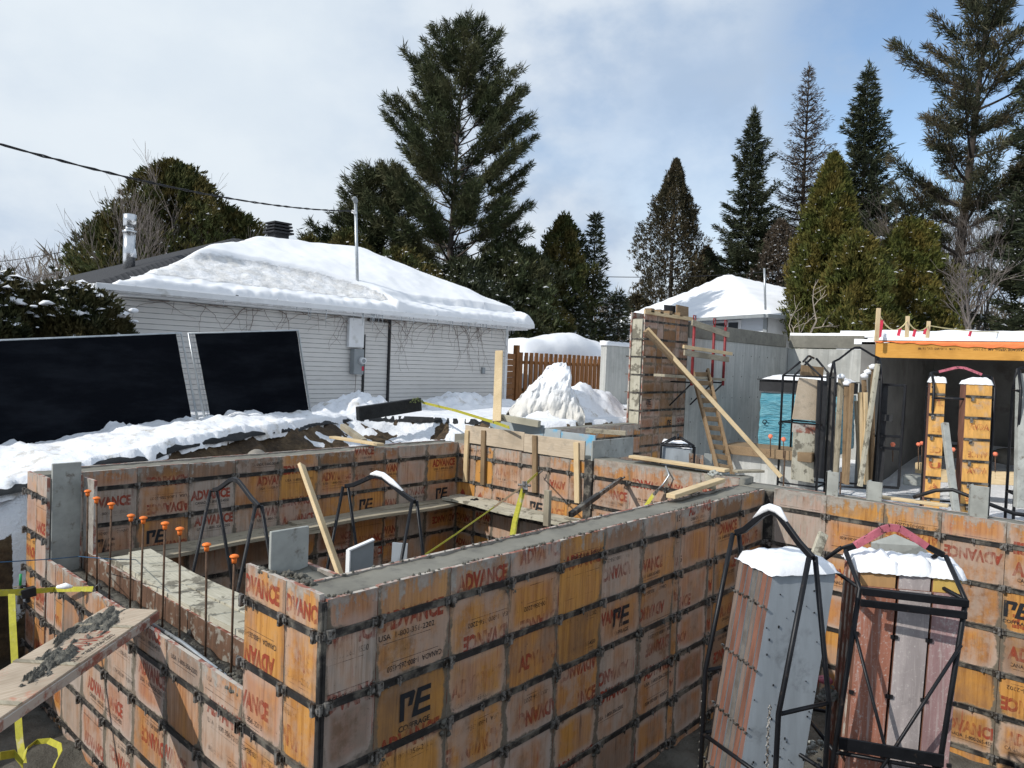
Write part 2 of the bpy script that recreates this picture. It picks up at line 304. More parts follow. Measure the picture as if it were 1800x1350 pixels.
# ------------------------------------------------------------------ print (stencilled lettering) as thin meshes
_tx = {}
def text2d(s, bold=0.):
    if (s, bold) not in _tx:
        c = bpy.data.curves.new('t', 'FONT'); c.body = s; c.resolution_u = 2; c.offset = bold; c.align_x = 'CENTER'
        o = bpy.data.objects.new('t', c); S.collection.objects.link(o); bpy.context.view_layer.update()
        me = o.to_mesh(); v = [(p.co.x, p.co.y) for p in me.vertices]; f = [tuple(p.vertices) for p in me.polygons]
        o.to_mesh_clear(); bpy.data.objects.remove(o); bpy.data.curves.remove(c)
        xs = [p[0] for p in v]; cx = (min(xs)+max(xs))/2; _tx[(s, bold)] = ([(x-cx, y) for x, y in v], f, max(xs)-min(xs))
    return _tx[(s, bold)]
LOGO = [[(0, 0), (.14, 0), (.14, .52), (.30, .52), (.245, .31), (.375, .31), (.46, .60), (.42, .66), (0, .66)],
        [(.37, 0), (.95, 0), (.95, .125), (.55, .125), (.585, .265), (.93, .265), (.93, .395), (.62, .395), (.655, .535), (.95, .535), (.95, .66), (.53, .66)]]
def prints(items, w, y=-.0025):
    """items: (kind, x, z, size, flip); returns MB clipped to 0..w; materials red, ink, logo"""
    bm = bmesh.new()
    def put(v, f, cx, z, sx, sz, flip, mi):
        g = -1 if flip else 1
        bv = [bm.verts.new((cx+g*x*sx, y-(.0012 if mi else 0), z+g*q*sz)) for x, q in v]
        for k in f:
            try: bm.faces.new([bv[i] for i in k]).material_index = mi
            except ValueError: pass
    for kind, cx, z, sz, flip in items:
        if kind == 'A':
            v, f, L = text2d('ADVANCE', .050); put(v, f, cx, z, .49/L*sz, .150*sz, flip, 0)
        elif kind in ('U', 'C'):
            v, f, L = text2d('USA  1-800-356-2202' if kind == 'U' else 'CANADA  1-800-265-4550', .008); put(v, f, cx, z, .42/L*sz, .048*sz, flip, 1)
            g = -1 if flip else 1
            put([(-.5, 0), (.5, 0), (.5, 1), (-.5, 1)], [(0, 1, 2, 3)], cx, z-g*.022*sz, .36*sz, .0028, flip, 1)
        elif kind == 'P':
            for ring in LOGO: put([(a-.46, b) for a, b in ring], [tuple(range(len(ring)))], cx, z, .26*sz, .26*sz, flip, 2)
            v, f, L = text2d('COFFRAGE', .012); put(v, f, cx, z-.062*sz, .25/L*sz, .05*sz, flip, 2)
        elif kind == 'L':
            g = 1; put([(-.5, 0), (.5, 0), (.5, 1), (-.5, 1)], [(0, 1, 2, 3)], cx, z, .45*sz, .0035, False, 1)
        elif kind == 'D':                                  # orange diamond mark
            put([(0, -.5), (.38, 0), (0, .5), (-.38, 0)], [(0, 1, 2, 3)], cx, z, .13*sz, .13*sz, flip, 0)
        else:
            v, f, L = text2d(kind, .01); put(v, f, cx, z, .09*sz, .09*sz, flip, 1)
    for co, no in (((.012, 0, 0), (-1, 0, 0)), ((w-.012, 0, 0), (1, 0, 0))):
        bmesh.ops.bisect_plane(bm, geom=bm.verts[:]+bm.edges[:]+bm.faces[:], plane_co=co, plane_no=no, clear_outer=True)
    if not bm.faces: bm.free(); return None
    bmesh.ops.triangulate(bm, faces=[f for f in bm.faces if len(f.verts) > 4])
    me = bpy.data.meshes.new('lettering'); bm.to_mesh(me); bm.free()
    for k in ('red', 'ink', 'solidink'): me.materials.append(M[k])
    return me
CELLS = [
    lambda q: [('C', .3+q, .10, 1, False), ('A', .28+q, .16, 1, False)],
    lambda q: [('U', .3+q, .33, 1, True), ('A', .3+q, .25, 1, True)],
    lambda q: [('A', .3+q, .34, 1, False), ('U', .28+q, .27, 1, False), ('C', .3+q, .12, 1, True)],
    lambda q: [('A', .22+q, .05, 1, False), ('L', .3, .30, 1, False)],
    lambda q: [('C', .3+q, .35, 1, True), ('A', .25+q, .20, 1, True), ('L', .3, .045, 1, False)],
    lambda q: [('U', .35+q, .19, 1, False), ('A', .35+q, .25, 1, False)],
    lambda q: [], lambda q: [('A', .25+q, .13, 1, False), ('C', .25+q, .07, .95, False)]]
# ------------------------------------------------------------------ formwork faces
STRAPS = [2.2368-.4064*k for k in range(6)]
_pm = {}; _tb = {}
def panel_mesh(w, z0, z1, mat, th=.03):
    key = (round(w, 3), z0, z1, mat, th)
    if key not in _pm:
        _pm[key] = MB().box(.0025, w-.0025, 0, th, z0, z1).mesh('form_panel', M[mat])
        a = _pm[key]; a.materials.append(M['formedge'])
        for p in a.polygons:
            if abs(p.normal.y) < .5: p.material_index = 1
    return _pm[key]
cm = MB().box(-.05, .05, -.022, -.008, -.028, .028).box(-.012, .012, -.045, -.02, -.04, .034).box(-.040, -.022, -.032, -.02, -.013, .013).box(.022, .04, -.032, -.02, -.013, .013)
CLAMP = cm.mesh('clamp', M['clamp'])
cm = MB().box(-.016, .016, -.030, -.010, -.018, .018).box(-.005, .005, -.036, -.03, -.03, .03); BOLT = cm.mesh('bolt', M['clamp'])
def form_face(parent, org, dr, joints, z0, z1, fades, seed, mat='form', special={}, straps=STRAPS, jit=.012, strapgap=(), density=.75, names=True, clamps=True):
    """joints measured along dr (left to right as seen); panels are separate parts"""
    R = random.Random(seed); base = Vector(org)-parent.location; dr = Vector((dr[0], dr[1], 0)); rz = math.atan2(dr.y, dr.x); out = Vector((dr.y, -dr.x, 0))
    for i in range(len(joints)-1):
        a, b = joints[i], joints[i+1]; w = b-a; zt = z1+R.uniform(-jit, jit)*.7
        me = panel_mesh(w, z0, round(zt, 3), mat)
        o = obj('form_panel', me, parent, base+dr*a+out*R.uniform(0, .004), rz)
        f = fades[i % len(fades)]; o.color = (f[0], f[1], f[2], 1)
        items = []
        for k in range(-1, 6):
            zc0 = .205+.4064*k if k >= 0 else -.2
            if zc0 > z1-.1 or zc0+.4 < z0: continue
            row = 5-k
            if (i, row) in special: its = special[(i, row)]
            elif R.random() < density and names:
                its = R.choice(CELLS)(R.uniform(-.16, .16))
            else: its = []
            for kd, x, z, s, fl in its:
                if zc0+z < z0+.02 or zc0+z > zt-.06: continue
                items.append((kd, x*w/.58 if w > .3 else w/2, zc0+z, s, fl))
        if items:
            pm = prints(items, w)
            if pm: obj('lettering', pm, o, (0, 0, 0))
    for zs in straps:
        if zs > z1 or zs < z0: continue
        for i in range(len(joints)-1):
            w = round(joints[i+1]-joints[i]-.008, 3)
            if w not in _tb: _tb[w] = MB().box(0, w, -.011, -.004, -.024, .024).box(0, w, -.019, -.0112, .016, .024).mesh('tie_bar', M['strap'])
            obj('tie_bar', _tb[w], parent, base+dr*(joints[i]+.004)+Vector((0, 0, zs+R.uniform(-.004, .004))), rz)
        if clamps:
            for j in joints: obj('clamp', CLAMP, parent, base+dr*(j+R.uniform(-.01, .01))+Vector((0, 0, zs+R.uniform(-.006, .006))), rz)
            for i in range(len(joints)-1):
                if joints[i+1]-joints[i] > .4 and R.random() < .5:
                    obj('bolt', BOLT, parent, base+dr*(joints[i]+R.uniform(.15, .45))+out*-.004+Vector((0, 0, zs)), rz)
def rough_top(x0, x1, y0, y1, z, step=.07, amp=.010, seed=0, skirt=.4, edge=.012):
    nx = max(2, int((x1-x0)/step)); ny = max(2, int((y1-y0)/step)); V = []; F = []
    for j in range(ny+1):
        for i in range(nx+1):
            x = x0+(x1-x0)*i/nx; y = y0+(y1-y0)*j/ny; e = min(i, nx-i, j, ny-j)
            V.append((x, y, z+amp*fbm(x*4+seed, y*4, seed)+(edge*random.random() if e == 0 else 0)))
    for j in range(ny):
        for i in range(nx): a = j*(nx+1)+i; F.append((a, a+1, a+nx+2, a+nx+1))
    ring = [i for i in range(nx+1)]+[(j+1)*(nx+1)-1 for j in range(1, ny+1)]+[ny*(nx+1)+i for i in range(nx-1, -1, -1)]+[j*(nx+1) for j in range(ny-1, 0, -1)]
    b = len(V); V += [(V[k][0], V[k][1], z-skirt) for k in ring]; n = len(ring)
    for k in range(n): F.append((ring[k], b+k, b+(k+1) % n, ring[(k+1) % n]))
    m = MB(); m.add(V, F); return m
# ================================================================== the ground: one sheet with the excavation in it
def sstep(a, b, x): t = min(1, max(0, (x-a)/(b-a))); return t*t*(3-2*t)
LIP = [(-9, 6.3), (-.8, 6.05), (.8, 6.15), (2.2, 6.45), (3.6, 6.9), (4.75, 7.6), (6.0, 8.5), (6.9, 8.6), (7.7, 7.7), (8.6, 6.3), (9.4, 5.75), (24, 5.6), (600, 5.6)]
def lip_y(x):
    for (a, p), (b, q) in zip(LIP[:-1], LIP[1:]):
        if a <= x <= b: return p+(q-p)*(x-a)/(b-a)
    return LIP[0][1] if x < LIP[0][0] else LIP[-1][1]
def yard_z(x, y):
    z = 2.60+.07*fbm(x*.35, y*.35, 3)
    z -= .30*sstep(3.2, -.4, x)*sstep(9.2, 8.0, y)+.12*sstep(1.2, -.8, x)*sstep(7.4, 6.2, y)
    return z
def ground_z(x, y):
    """height and snow cover 0..1"""
    s = (x-(-2.293, -3.413, 3.801)[0])*_f.x+(y-(-2.293, -3.413, 3.801)[1])*_f.y
    side = sstep(-3.2, -4.6, x)
    ly = lip_y(x)+.18*fbm(x*1.3, 0, 5); yz = yard_z(x, y)
    # floor of the dig: building pit, rear court
    court = sstep(6.5, 7.3, x); fz = .12*(1-court)+1.0*court
    if x > 6.5: fz += .06*fbm(x*.9, y*.9, 2)+.50*sstep(17, 22.5, x)
    else: fz += .05*fbm(x*3, y*3, 2)
    foot = 5.75 if x < 8.6 else 5.5
    if x < -.35: foot = 4.9-1.3*sstep(-.3, -1.6, x)
    snow = 1.
    if y >= ly: z = yz
    elif y <= foot: z = fz; snow = 1. if court > .5 else 0.
    else:
        t = (y-foot)/max(.05, ly-foot); bz = fz if x < -.35 else 1.5
        z = bz+(yz-.08-bz)*min(1, t**.75); z += .10*fbm(x*2.2, y*2.2, 9)+.05*fbm(x*7, y*7, 4); snow = 0.
        n = fbm(x*2.1, y*2.6+4, 1.5)
        if x < .45 and y > 5.45: snow = sstep(-.03, .08, n+.15)
        elif x > 5.4: snow = sstep(-.02, .06, n+.42*(t-.62)+.10*sstep(6.5, 8.5, x))
        elif x < -.3: snow = sstep(-.05, .10, n+.42)
        elif 4.2 < x: snow = sstep(.16, .22, n)
    if y < 5.4:                                           # right-hand side of the court: bank behind the new garage
        up = sstep(23.6, 25., x)*1.0; z += up*3.9
    if x < -.9 and y < foot: z += 0
    bank = sstep(1.15, .1, s)*2.0
    if s < 3 and x < 3 and y < 0: z = z+bank*(1 if z < 1 else 0)
    lb = sstep(-1.5, -3.6, x)*sstep(-2.5, 1, y)*1.9        # left bank
    if lb > 0 and z < 2: z = max(z, .12+lb); snow = max(snow, sstep(.1, .5, lb)*.9)
    r = math.hypot(x, y)
    if r > 60: z = z+(3.4-z)*sstep(60, 120, r)
    return z, snow
def axis_pts(lo, hi, step, far):
    a = list(np.arange(lo, hi+1e-6, step)); d = step
    up = [a[-1]]; dn = [a[0]]
    while up[-1] < far: d *= 1.22; up.append(up[-1]+d)
    d = step
    while dn[-1] > -far: d *= 1.22; dn.append(dn[-1]-d)
    return sorted(set(dn+a+up))
gx = axis_pts(-4.5, 14.5, .1, 500); gy = axis_pts(-5, 11.5, .1, 500)
V = np.zeros((len(gy), len(gx), 3), np.float32); SN = np.zeros((len(gy), len(gx)), np.float32)
for j, y in enumerate(gy):
    for i, x in enumerate(gx):
        z, s_ = ground_z(x, y); V[j, i] = (x, y, z); SN[j, i] = s_
idx = np.arange(len(gx)*len(gy)).reshape(len(gy), len(gx))
F = np.stack([idx[:-1, :-1], idx[:-1, 1:], idx[1:, 1:], idx[1:, :-1]], -1).reshape(-1, 4)
t = NT('ground_soil_and_snow', .85); at = t.n.new('ShaderNodeAttribute'); at.attribute_name = 'snow'
n1 = t.noise(2.2, 6, .65, seed=False); n2 = t.noise(14, 7, .7, seed=False); n3 = t.noise(.5, 4, .5, seed=False)
xyzg = t.sep(t.tc.outputs['Object'])
soil = t.ramp(t.math('ADD', t.math('MULTIPLY', n1, .6), t.math('MULTIPLY', n2, .4)), ((.30, (.022, .015, .010)), (.45, (.055, .037, .022)), (.55, (.105, .070, .038)), (.68, (.17, .125, .075))))
floor_ = t.mix(t.rng(n1, .4, .65), (.075, .07, .058), (.145, .138, .118))
soil = t.mix(t.rng(xyzg[2], .45, .25), soil, floor_)
sn = t.mix(t.rng(n1, .35, .7), (.76, .78, .82), (.86, .87, .89)); m_ = t.rng(t.math('ADD', at.outputs['Fac'], t.math('MULTIPLY', t.math('SUBTRACT', n2, .5), .55)), .46, .54)
t.bump(t.math('ADD', t.math('MULTIPLY', n2, 1.), t.math('MULTIPLY', n1, 1.2)), .6, .07)
M['ground'] = t.done(t.mix(m_, soil, sn))
gm = np_mesh('ground', V.reshape(-1, 3), F, M['ground'], None, True, 4)
ga = gm.attributes.new('snow', 'FLOAT', 'POINT'); ga.data.foreach_set('value', SN.ravel()); obj('ground', gm, kind='structure')

# ================================================================== formwork
OR_ = [(.12, .0, 0), (.3, .05, 0), (.62, .0, .05), (.2, .1, 0), (.42, .0, 0), (.8, 0, .1), (.15, .25, 0), (.5, .1, 0)]
LT = [(.62, -.3, 0), (.45, -.2, 0), (.7, -.2, 0), (.3, -.3, 0), (.55, -.3, 0), (.38, -.3, 0)]
P = lambda q=0, s=1: [('P', .29+q, .13, s, False)]
WA = thing('formwork_wall', 'long nearest formwork wall in shade with wet concrete along its top', 'formwork wall', (0, 0, 0))
jA = [.03, .38, .97, 1.55, 2.12, 2.70, 3.31, 3.89, 4.0, 4.6, 4.72, 5.32, 5.92]
spA = {(0, 1): [('C', .1, .25, 1.1, False), ('A', .2, .32, 1, False), ('U', .2, .04, 1, True)], (0, 2): [('A', .3, .36, 1, False)], (0, 3): [], (0, 0): [],
       (1, 0): [], (1, 1): [('A', .28, .33, 1, False), ('U', .23, .27, 1.05, False), ('C', .3, .10, 1.05, True)],
       (1, 2): P(.02, 1.02), (1, 3): [('A', .28, .36, 1, False), ('U', .25, .30, 1.05, False)], (1, 4): [('U', .3, .3, 1, False)],
       (2, 0): [('A', .30, .03, 1.0, False)], (2, 1): [('U', .38, .20, 1, True), ('A', .38, .11, 1, True)], (2, 2): [('A', .28, .13, 1, False), ('C', .2, .05, 1, False)],
       (2, 3): [('U', .3, .3, 1, True), ('A', .28, .20, 1.1, True)], (3, 0): [('A', .35, .10, 1, False)], (3, 1): [('U', .38, .18, 1, True), ('A', .38, .08, 1, True), ('L', .3, .33, 1, False)],
       (3, 2): [('A', .38, .12, 1, False)], (3, 3): [('U', .42, .30, 1, True), ('A', .36, .20, 1.05, True)], (4, 1): [('A', .3, .36, 1, False), ('L', .3, .3, 1, False), ('L', .3, .12, 1, False)],
       (4, 2): [('U', .3, .33, 1, False), ('C', .3, .09, 1, False), ('A', .3, -.01, 1, True)], (4, 3): [('A', .3, .03, 1, False)], (4, 0): [('C', .35, .05, 1, True)],
       (5, 1): [('U', .2, .35, 1, True), ('A', .2, .27, 1, True)], (5, 2): P(0, 1.0)+[('A', .1, .2, 1, False)], (5, 3): [('A', .2, .2, 1, True)], (5, 4): [('A', .2, .34, 1, False), ('U', .2, .2, .9, False)],
       (8, 1): [('15', 0, .1, 1, False)], (8, 2): [('A', 0, .05, 1, False)], (8, 3): [('A', 0, .2, .8, True)], (7, 0): [('15', 0, .1, 1, False)]}
form_face(WA, (0, 0, 0), (1, 0), jA, .08, 2.44, [(.72, .25, .25), (.02, .05, 0), (.05, -.05, 0), (.35, .0, .0), (.08, .05, 0), (.52, .0, .05), (.28, .35, .0), (.1, .2, 0), (.5, .2, .1), (.3, .3, 0), (.2, .3, .0), (.2, .35, 0)], 3, special=spA)
form_face(WA, (0, .85, 0), (0, -1), [0, .475, .825], .08, 2.46, [(.10, -.3, 0), (.06, -.3, 0)], 5, special={
    (0, 0): [('A', .2, .06, 1, False)], (1, 0): [('A', .26, .06, .9, False)], (0, 1): [('C', .22, .22, 1, True), ('A', .16, .13, 1, True)], (1, 1): [('A', .16, .16, 1.1, False), ('U', .1, .08, 1.1, False)],
    (0, 2): [('A', .10, .14, 1, False), ('U', .05, .06, 1, False)], (1, 2): [('C', .2, .30, 1.1, True), ('A', .2, .20, 1.1, True)], (0, 3): [('C', .25, .3, 1, True), ('A', .2, .2, 1, True)], (1, 3): [('A', .2, .1, 1, True)]})
mb = MB().box(-.012, .026, -.012, -.003, .08, 2.43).box(-.012, -.003, -.003, .024, .08, 2.43).box(.004, .022, -.018, -.012, .08, 2.4)
obj('corner_post', mb.mesh('corner_post', M['strap']), WA, bevel=.002)
for i in range(len(jA)-1):
    obj('form_panel', panel_mesh(jA[i+1]-jA[i], .08, 2.445, 'form'), WA, (jA[i+1], .335, 0), math.pi)
rt = rough_top(.03, 5.95, .032, .303, 2.425, .06, .010, 1, 2.3); rt2 = rough_top(.032, .30, .303, .62, 2.425, .06, .012, 2, 2.3)
obj('concrete_fill', rt.mesh('concrete_fill', M['conc'], True), WA); obj('concrete_fill', rt2.mesh('concrete_fill', M['conc'], True), WA)
obj('form_panel', panel_mesh(.53, .08, 2.45, 'form'), WA, (.335, .335, 0), math.pi/2)
obj('bulkhead_board', MB().box(.035, .30, .62, .645, 1.6, 2.70).mesh('bulkhead_board', M['grout']), WA, bevel=.003)
def lumps(mb, c, rx, ry, h, n, seed, mi=0):
    R = random.Random(seed)
    for _ in range(n):
        a = R.uniform(0, 6.28); q = R.random()**.5; p = Vector((c[0]+rx*q*math.cos(a), c[1]+ry*q*math.sin(a), c[2]+h*(1-q*q)*R.uniform(.2, 1)))
        r = R.uniform(.007, .022); bm = bmesh.new(); bmesh.ops.create_icosphere(bm, subdivisions=1, radius=r)
        for v in bm.verts: v.co *= 1+R.uniform(-.35, .35)
        mb.add([p+v.co for v in bm.verts], [[v.index for v in f.verts] for f in bm.faces], mi); bm.free()
lm = MB(); lumps(lm, (.1, .44, 2.435), .07, .17, .03, 60, 1); lumps(lm, (.03, .66, 2.45), .03, .12, .01, 30, 2); obj('mortar_lumps', lm.mesh('mortar_lumps', M['mortar'], True), WA, kind='stuff')

sp_ = MB(); R = random.Random(77)
for j_ in jA[1:]:
    for zs in STRAPS:
        if R.random() < .55:
            n_ = R.randint(4, 16); cx, cz = j_+R.uniform(-.03, .03), zs+R.uniform(-.05, .02)
            for _ in range(n_):
                r_ = R.uniform(.004, .016)*(1.4 if zs < 1.5 else 1); c_ = Vector((cx+R.gauss(0, .028), -.014-R.random()*.012, cz+R.gauss(0, .030))); bm = bmesh.new(); bmesh.ops.create_icosphere(bm, subdivisions=1, radius=r_)
                for v in bm.verts: v.co.y *= .5; v.co *= 1+R.uniform(-.35, .35)
                sp_.add([c_+v.co for v in bm.verts], [[v.index for v in f.verts] for f in bm.faces]); bm.free()
for _ in range(260):                                       # crumbs and drips along the top edges
    x_ = R.uniform(.05, 5.8); y_ = R.choice((.015, .315)); r_ = R.uniform(.004, .014); c_ = Vector((x_, y_+R.uniform(-.01, .012), 2.443+R.uniform(-.004, .006))); bm = bmesh.new(); bmesh.ops.create_icosphere(bm, subdivisions=1, radius=r_)
    for v in bm.verts: v.co *= 1+R.uniform(-.4, .4)
    sp_.add([c_+v.co for v in bm.verts], [[v.index for v in f.verts] for f in bm.faces]); bm.free()
obj('mortar_splatter', sp_.mesh('mortar_splatter', M['mortar'], True), WA, kind='stuff')
WL = thing('formwork_wall', 'low sunlit end wall of formwork with a row of capped rebars rising from it', 'formwork wall', (0, 3, 0))
form_face(WL, (0, 4.80, 0), (0, -1), [0, .27, .51, 1.05, 1.63, 2.23, 2.82, 3.38, 3.945], .06, 1.645, LT, 9, mat='form_low', straps=STRAPS[2:], jit=.02, density=.8, special={(7, 2): [('A', .3, .25, 1, False), ('U', .3, .14, 1, False), ('L', .3, .08, 1, False)], (6, 2): [('A', .3, .22, 1, False), ('U', .3, .12, 1, False)], (3, 2): [], (2, 2): []})
ji = [0, .58, 1.16, 1.74, 2.33, 2.9, 3.48, 3.93]
for i in range(len(ji)-1):
    o = obj('form_panel', panel_mesh(ji[i+1]-ji[i], .06, 1.69, 'brownform'), WL, Vector((.325, .86+ji[i+1], 0))-WL.location, -math.pi/2)
obj('concrete_fill', rough_top(.03, .32, .88, 5.1, 1.49, .06, .03, 4, 1.4).mesh('concrete_fill', M['mortar'], True), WL, -WL.location)
obj('conduit', MB().tube([(.16, .9, 1.50), (.10, 1.25, 1.575), (.085, 1.9, 1.625), (.10, 2.5, 1.60)], .014, 8).mesh('conduit', M['galv'], True), WL, -WL.location)
lm = MB()
for q in range(16): lumps(lm, (.10, .95+.12*q, 1.56), .08, .10, .05, 16, q+3)
lumps(lm, (.05, 1.0, 1.60), .05, .16, .04, 90, 44)
obj('mortar_lumps', lm.mesh('mortar_lumps', M['mortar'], True), WL, -WL.location, kind='stuff')

WF = thing('formwork_wall', 'shaded formwork wall on the far side of the pit, in front of the dirt bank', 'formwork wall', (.4, 5.2, 0))
jF = [0, .59, 1.18, 1.76, 2.37, 2.95, 3.54, 4.11, 4.35, 4.92, 5.60]
spF = {(0, 1): [('A', .28, .2, 1, False), ('U', .28, .11, 1, False)], (1, 1): [('U', .35, .25, 1, True), ('A', .35, .16, 1, True)], (0, 2): [('P', .25, .1, .9, False), ('A', .45, .05, 1, False), ('C', .3, .33, 1, True)],
       (1, 2): [('P', .22, .12, .9, False), ('A', .38, .02, .9, False)], (1, 0): [('A', .34, .07, 1, True)], (5, 2): [('A', .28, .02, 1, True)], (6, 2): P(-.05, .95), (9, 2): P(.0, 1.0),
       (5, 1): [('A', .3, .22, 1, False), ('U', .3, .16, 1, False), ('L', .3, .1, 1, False)], (4, 1): [('U', .3, .26, 1, False), ('A', .3, .04, 1, True)], (4, 0): [('A', .3, .06, 1, True)], (4, 2): [('A', .3, .1, 1, False)]}
form_face(WF, (.4, 5.2, 0), (1, 0), jF, .08, 2.44, [(.62, .15, .2), (.35, .1, 0), (.75, .1, .05), (.55, .1, .1), (.1, .15, 0), (.22, .15, 0), (.40, .15, 0), (.28, .2, 0), (.75, .1, .0), (.3, .2, 0)], 21, special=spF)
for i in range(len(jF)-1): obj('form_panel', panel_mesh(jF[i+1]-jF[i], .08, 2.45, 'form'), WF, (jF[i+1], .335, 0), math.pi)
obj('concrete_fill', rough_top(.0, 6.02, 5.232, 5.503, 2.425, .07, .010, 7, 2.3).mesh('concrete_fill', M['conc'], True), WF, -WF.location)
form_face(WF, (0, 5.50, 0), (0, -1), [0, .32, .66], .08, 2.45, [(.0, -.3, 0), (.5, -.3, .05)], 31, special={(0, 0): [], (1, 0): []})
obj('form_panel', panel_mesh(.30, .08, 2.44, 'form'), WF, Vector((.33, 4.84, 0))-WF.location, -math.pi/2)
obj('bulkhead_board', MB().box(.04, .30, 4.82, 4.86, 1.35, 2.60).mesh('bulkhead_board', M['grout']), WF, -WF.location, bevel=.003)
obj('corner_form', MB().box(.375, .40, 5.10, 5.205, 1.3, 2.42).mesh('corner_form', M['formedge']), WF, -WF.location)

WE = thing('formwork_wall', 'sunlit end wall of the pit with a plywood board raising its top edge', 'formwork wall', (6.0, 3, 0))
spE = {(0, 1): [], (1, 1): [('6L', .2, .18, .9, True)], (0, 2): [('D', .21, .2, 1.2, False)], (1, 2): [('D', .2, .2, 1.2, False)], (2, 0): [('A', .3, .06, 1, True)], (2, 1): [('A', .3, .2, 1, False), ('U', .3, .12, 1, False)],
       (2, 2): [('P', .2, .1, .9, False), ('A', .4, .12, 1, False)], (3, 2): P(.05, 1.), (4, 1): [('A', .1, .26, 1, True)], (4, 2): [('A', .05, .15, 1.1, False)], (3, 1): [], (3, 0): []}
form_face(WE, (6.0, 5.2, 0), (0, -1), [0, .42, .81, 1.39, 1.94, 2.31, 2.58], .08, 2.43, [(-.15, -.6, 0), (-.15, -.6, 0), (.45, -.4, .0), (.6, -.3, .0), (.2, -.4, .0), (.25, -.3, 0)], 41, special=spE)
spE2 = {(0, 1): [('A', .3, .15, 1.1, False), ('U', .3, .08, 1, False)], (0, 0): [], (0, 2): [('U', .3, .3, 1, False), ('A', .3, .2, 1, True)], (1, 0): [('A', .3, .06, 1, True)], (1, 1): [('A', .35, .05, 1, True), ('U', .3, .2, .8, False)], (2, 0): [('A', .2, .07, .9, True)], (3, 0): [('A', .2, .08, .9, True), ('U', .2, .03, .8, True)]}
form_face(WE, (6.0, 2.47, 0), (0, -1), [0, .58, 1.16, 1.62, 2.12], .08, 2.50, [(.15, -.4, .1), (.45, -.35, .0), (.35, -.3, .25), (.25, -.35, .05)], 43, special=spE2)
obj('corner_post', MB().box(5.975, 6.0, 2.475, 2.615, .08, 2.46).box(5.965, 5.975, 2.475, 2.49, .08, 2.46).mesh('corner_post', M['strap']), WE, -WE.location, bevel=.002)
rb = MB().box(5.972, 5.995, 2.62, 3.75, 2.45, 2.72)
obj('raised_board', rb.mesh('raised_board', M['boardply']), WE, -WE.location, bevel=.002); obj('raised_board', MB().box(5.972, 5.995, 3.755, 5.02, 2.46, 2.74).mesh('raised_board', M['boardply']), WE, -WE.location, bevel=.002)
obj('return_board', MB().box(5.97, 7.0, 2.48, 2.505, 2.46, 2.74).mesh('return_board', M['grout']), WE, -WE.location, bevel=.002)
for y0, y1, z in ((3.72, 4.86, 2.83), (3.38, 3.71, 2.79), (2.74, 3.37, 2.77)): obj('outer_form', MB().box(6.38, 6.41, y0, y1, 1.2, z).mesh('outer_form', M['blueform']), WE, -WE.location, bevel=.002)
obj('concrete_fill', rough_top(6.0, 6.30, .30, 2.5, 2.495, .07, .010, 12, 2.3).mesh('concrete_fill', M['conc'], True), WE, -WE.location)
obj('concrete_fill', rough_top(6.03, 6.38, 2.52, 5.3, 2.46, .1, .01, 14, 2.3).mesh('concrete_fill', M['conc'], True), WE, -WE.location)
for k, (a, b) in enumerate((((5.960, 4.959, 2.659), (5.960, 4.916, 1.825)), ((5.960, 4.588, 2.693), (5.960, 4.531, 1.833)), ((5.960, 3.528, 2.715), (5.960, 3.507, 1.869)), ((5.960, 2.758, 2.693), (5.960, 2.734, 1.839)))):
    b = (a[0], a[1]-.02*k, b[2]); obj('stake', MB().bar(a, b, .085, .038, (1, 0, 0)).mesh('stake', M['lumber_z'] if k in (0, 3) else M['brownwood_z']), WE, -WE.location, bevel=.002)

WR = thing('formwork_wall', 'right-hand sunlit formwork wall behind the two front panel racks', 'formwork wall', (5.95, -1.5, 0))
spR = {(1, 0): [], (1, 1): [('C', .35, .22, .9, True), ('L', .3, .1, 1, False)], (2, 0): [('U', .35, .06, 1, True), ('A', .3, -.02, 1, True)], (2, 1): P(.0, 1.05), (3, 0): [('C', .3, .02, 1, True)], (3, 1): [('A', .3, .32, 1, True)],
       (4, 0): [('A', .3, .05, 1, True)], (4, 1): [('C', .32, .09, 1.05, False), ('A', .34, .15, 1.15, False)], (4, 2): [('P', .12, .15, .9, False), ('A', .35, .18, 1.1, True), ('U', .48, .32, 1.1, True)], (4, 3): [('C', .3, .10, 1.05, False), ('A', .33, .17, 1.1, False)],
       (4, 4): [('U', .3, .32, 1.1, True), ('A', .3, .2, 1.1, True)], (4, 5): [('C', .3, .12, 1.05, False), ('A', .33, .19, 1, False)], (5, 1): [('C', .45, .24, 1, False)], (5, 3): [('C', .35, .25, 1, False), ('A', .35, .3, 1, False)]}
form_face(WR, (5.95, 0, 0), (0, -1), [.10, .69, 1.27, 1.80, 2.34, 2.93, 3.5, 4.1], .08, 2.46, [(.75, -.25, .15), (.0, -.3, 0), (.05, -.25, 0), (.12, -.2, .1), (.06, -.3, .0), (.5, .1, .05), (.5, 0, 0)], 51, special=spR)
obj('corner_post', MB().box(5.935, 5.96, -.098, -.003, .08, 2.42).mesh('corner_post', M['strap']), WR, -WR.location, bevel=.003)
obj('concrete_fill', rough_top(5.982, 6.29, -4.1, .30, 2.43, .07, .010, 16, 2.3).mesh('concrete_fill', M['conc'], True), WR, -WR.location)
for i, (a, b) in enumerate(((-4.1, -3.5), (-3.5, -2.9), (-2.9, -2.3), (-2.3, -1.7), (-1.7, -1.1), (-1.1, -.5), (-.5, .3))): obj('form_panel', panel_mesh(b-a, .08, 2.44, 'form'), WR, Vector((6.32, a, 0))-WR.location, math.pi/2)

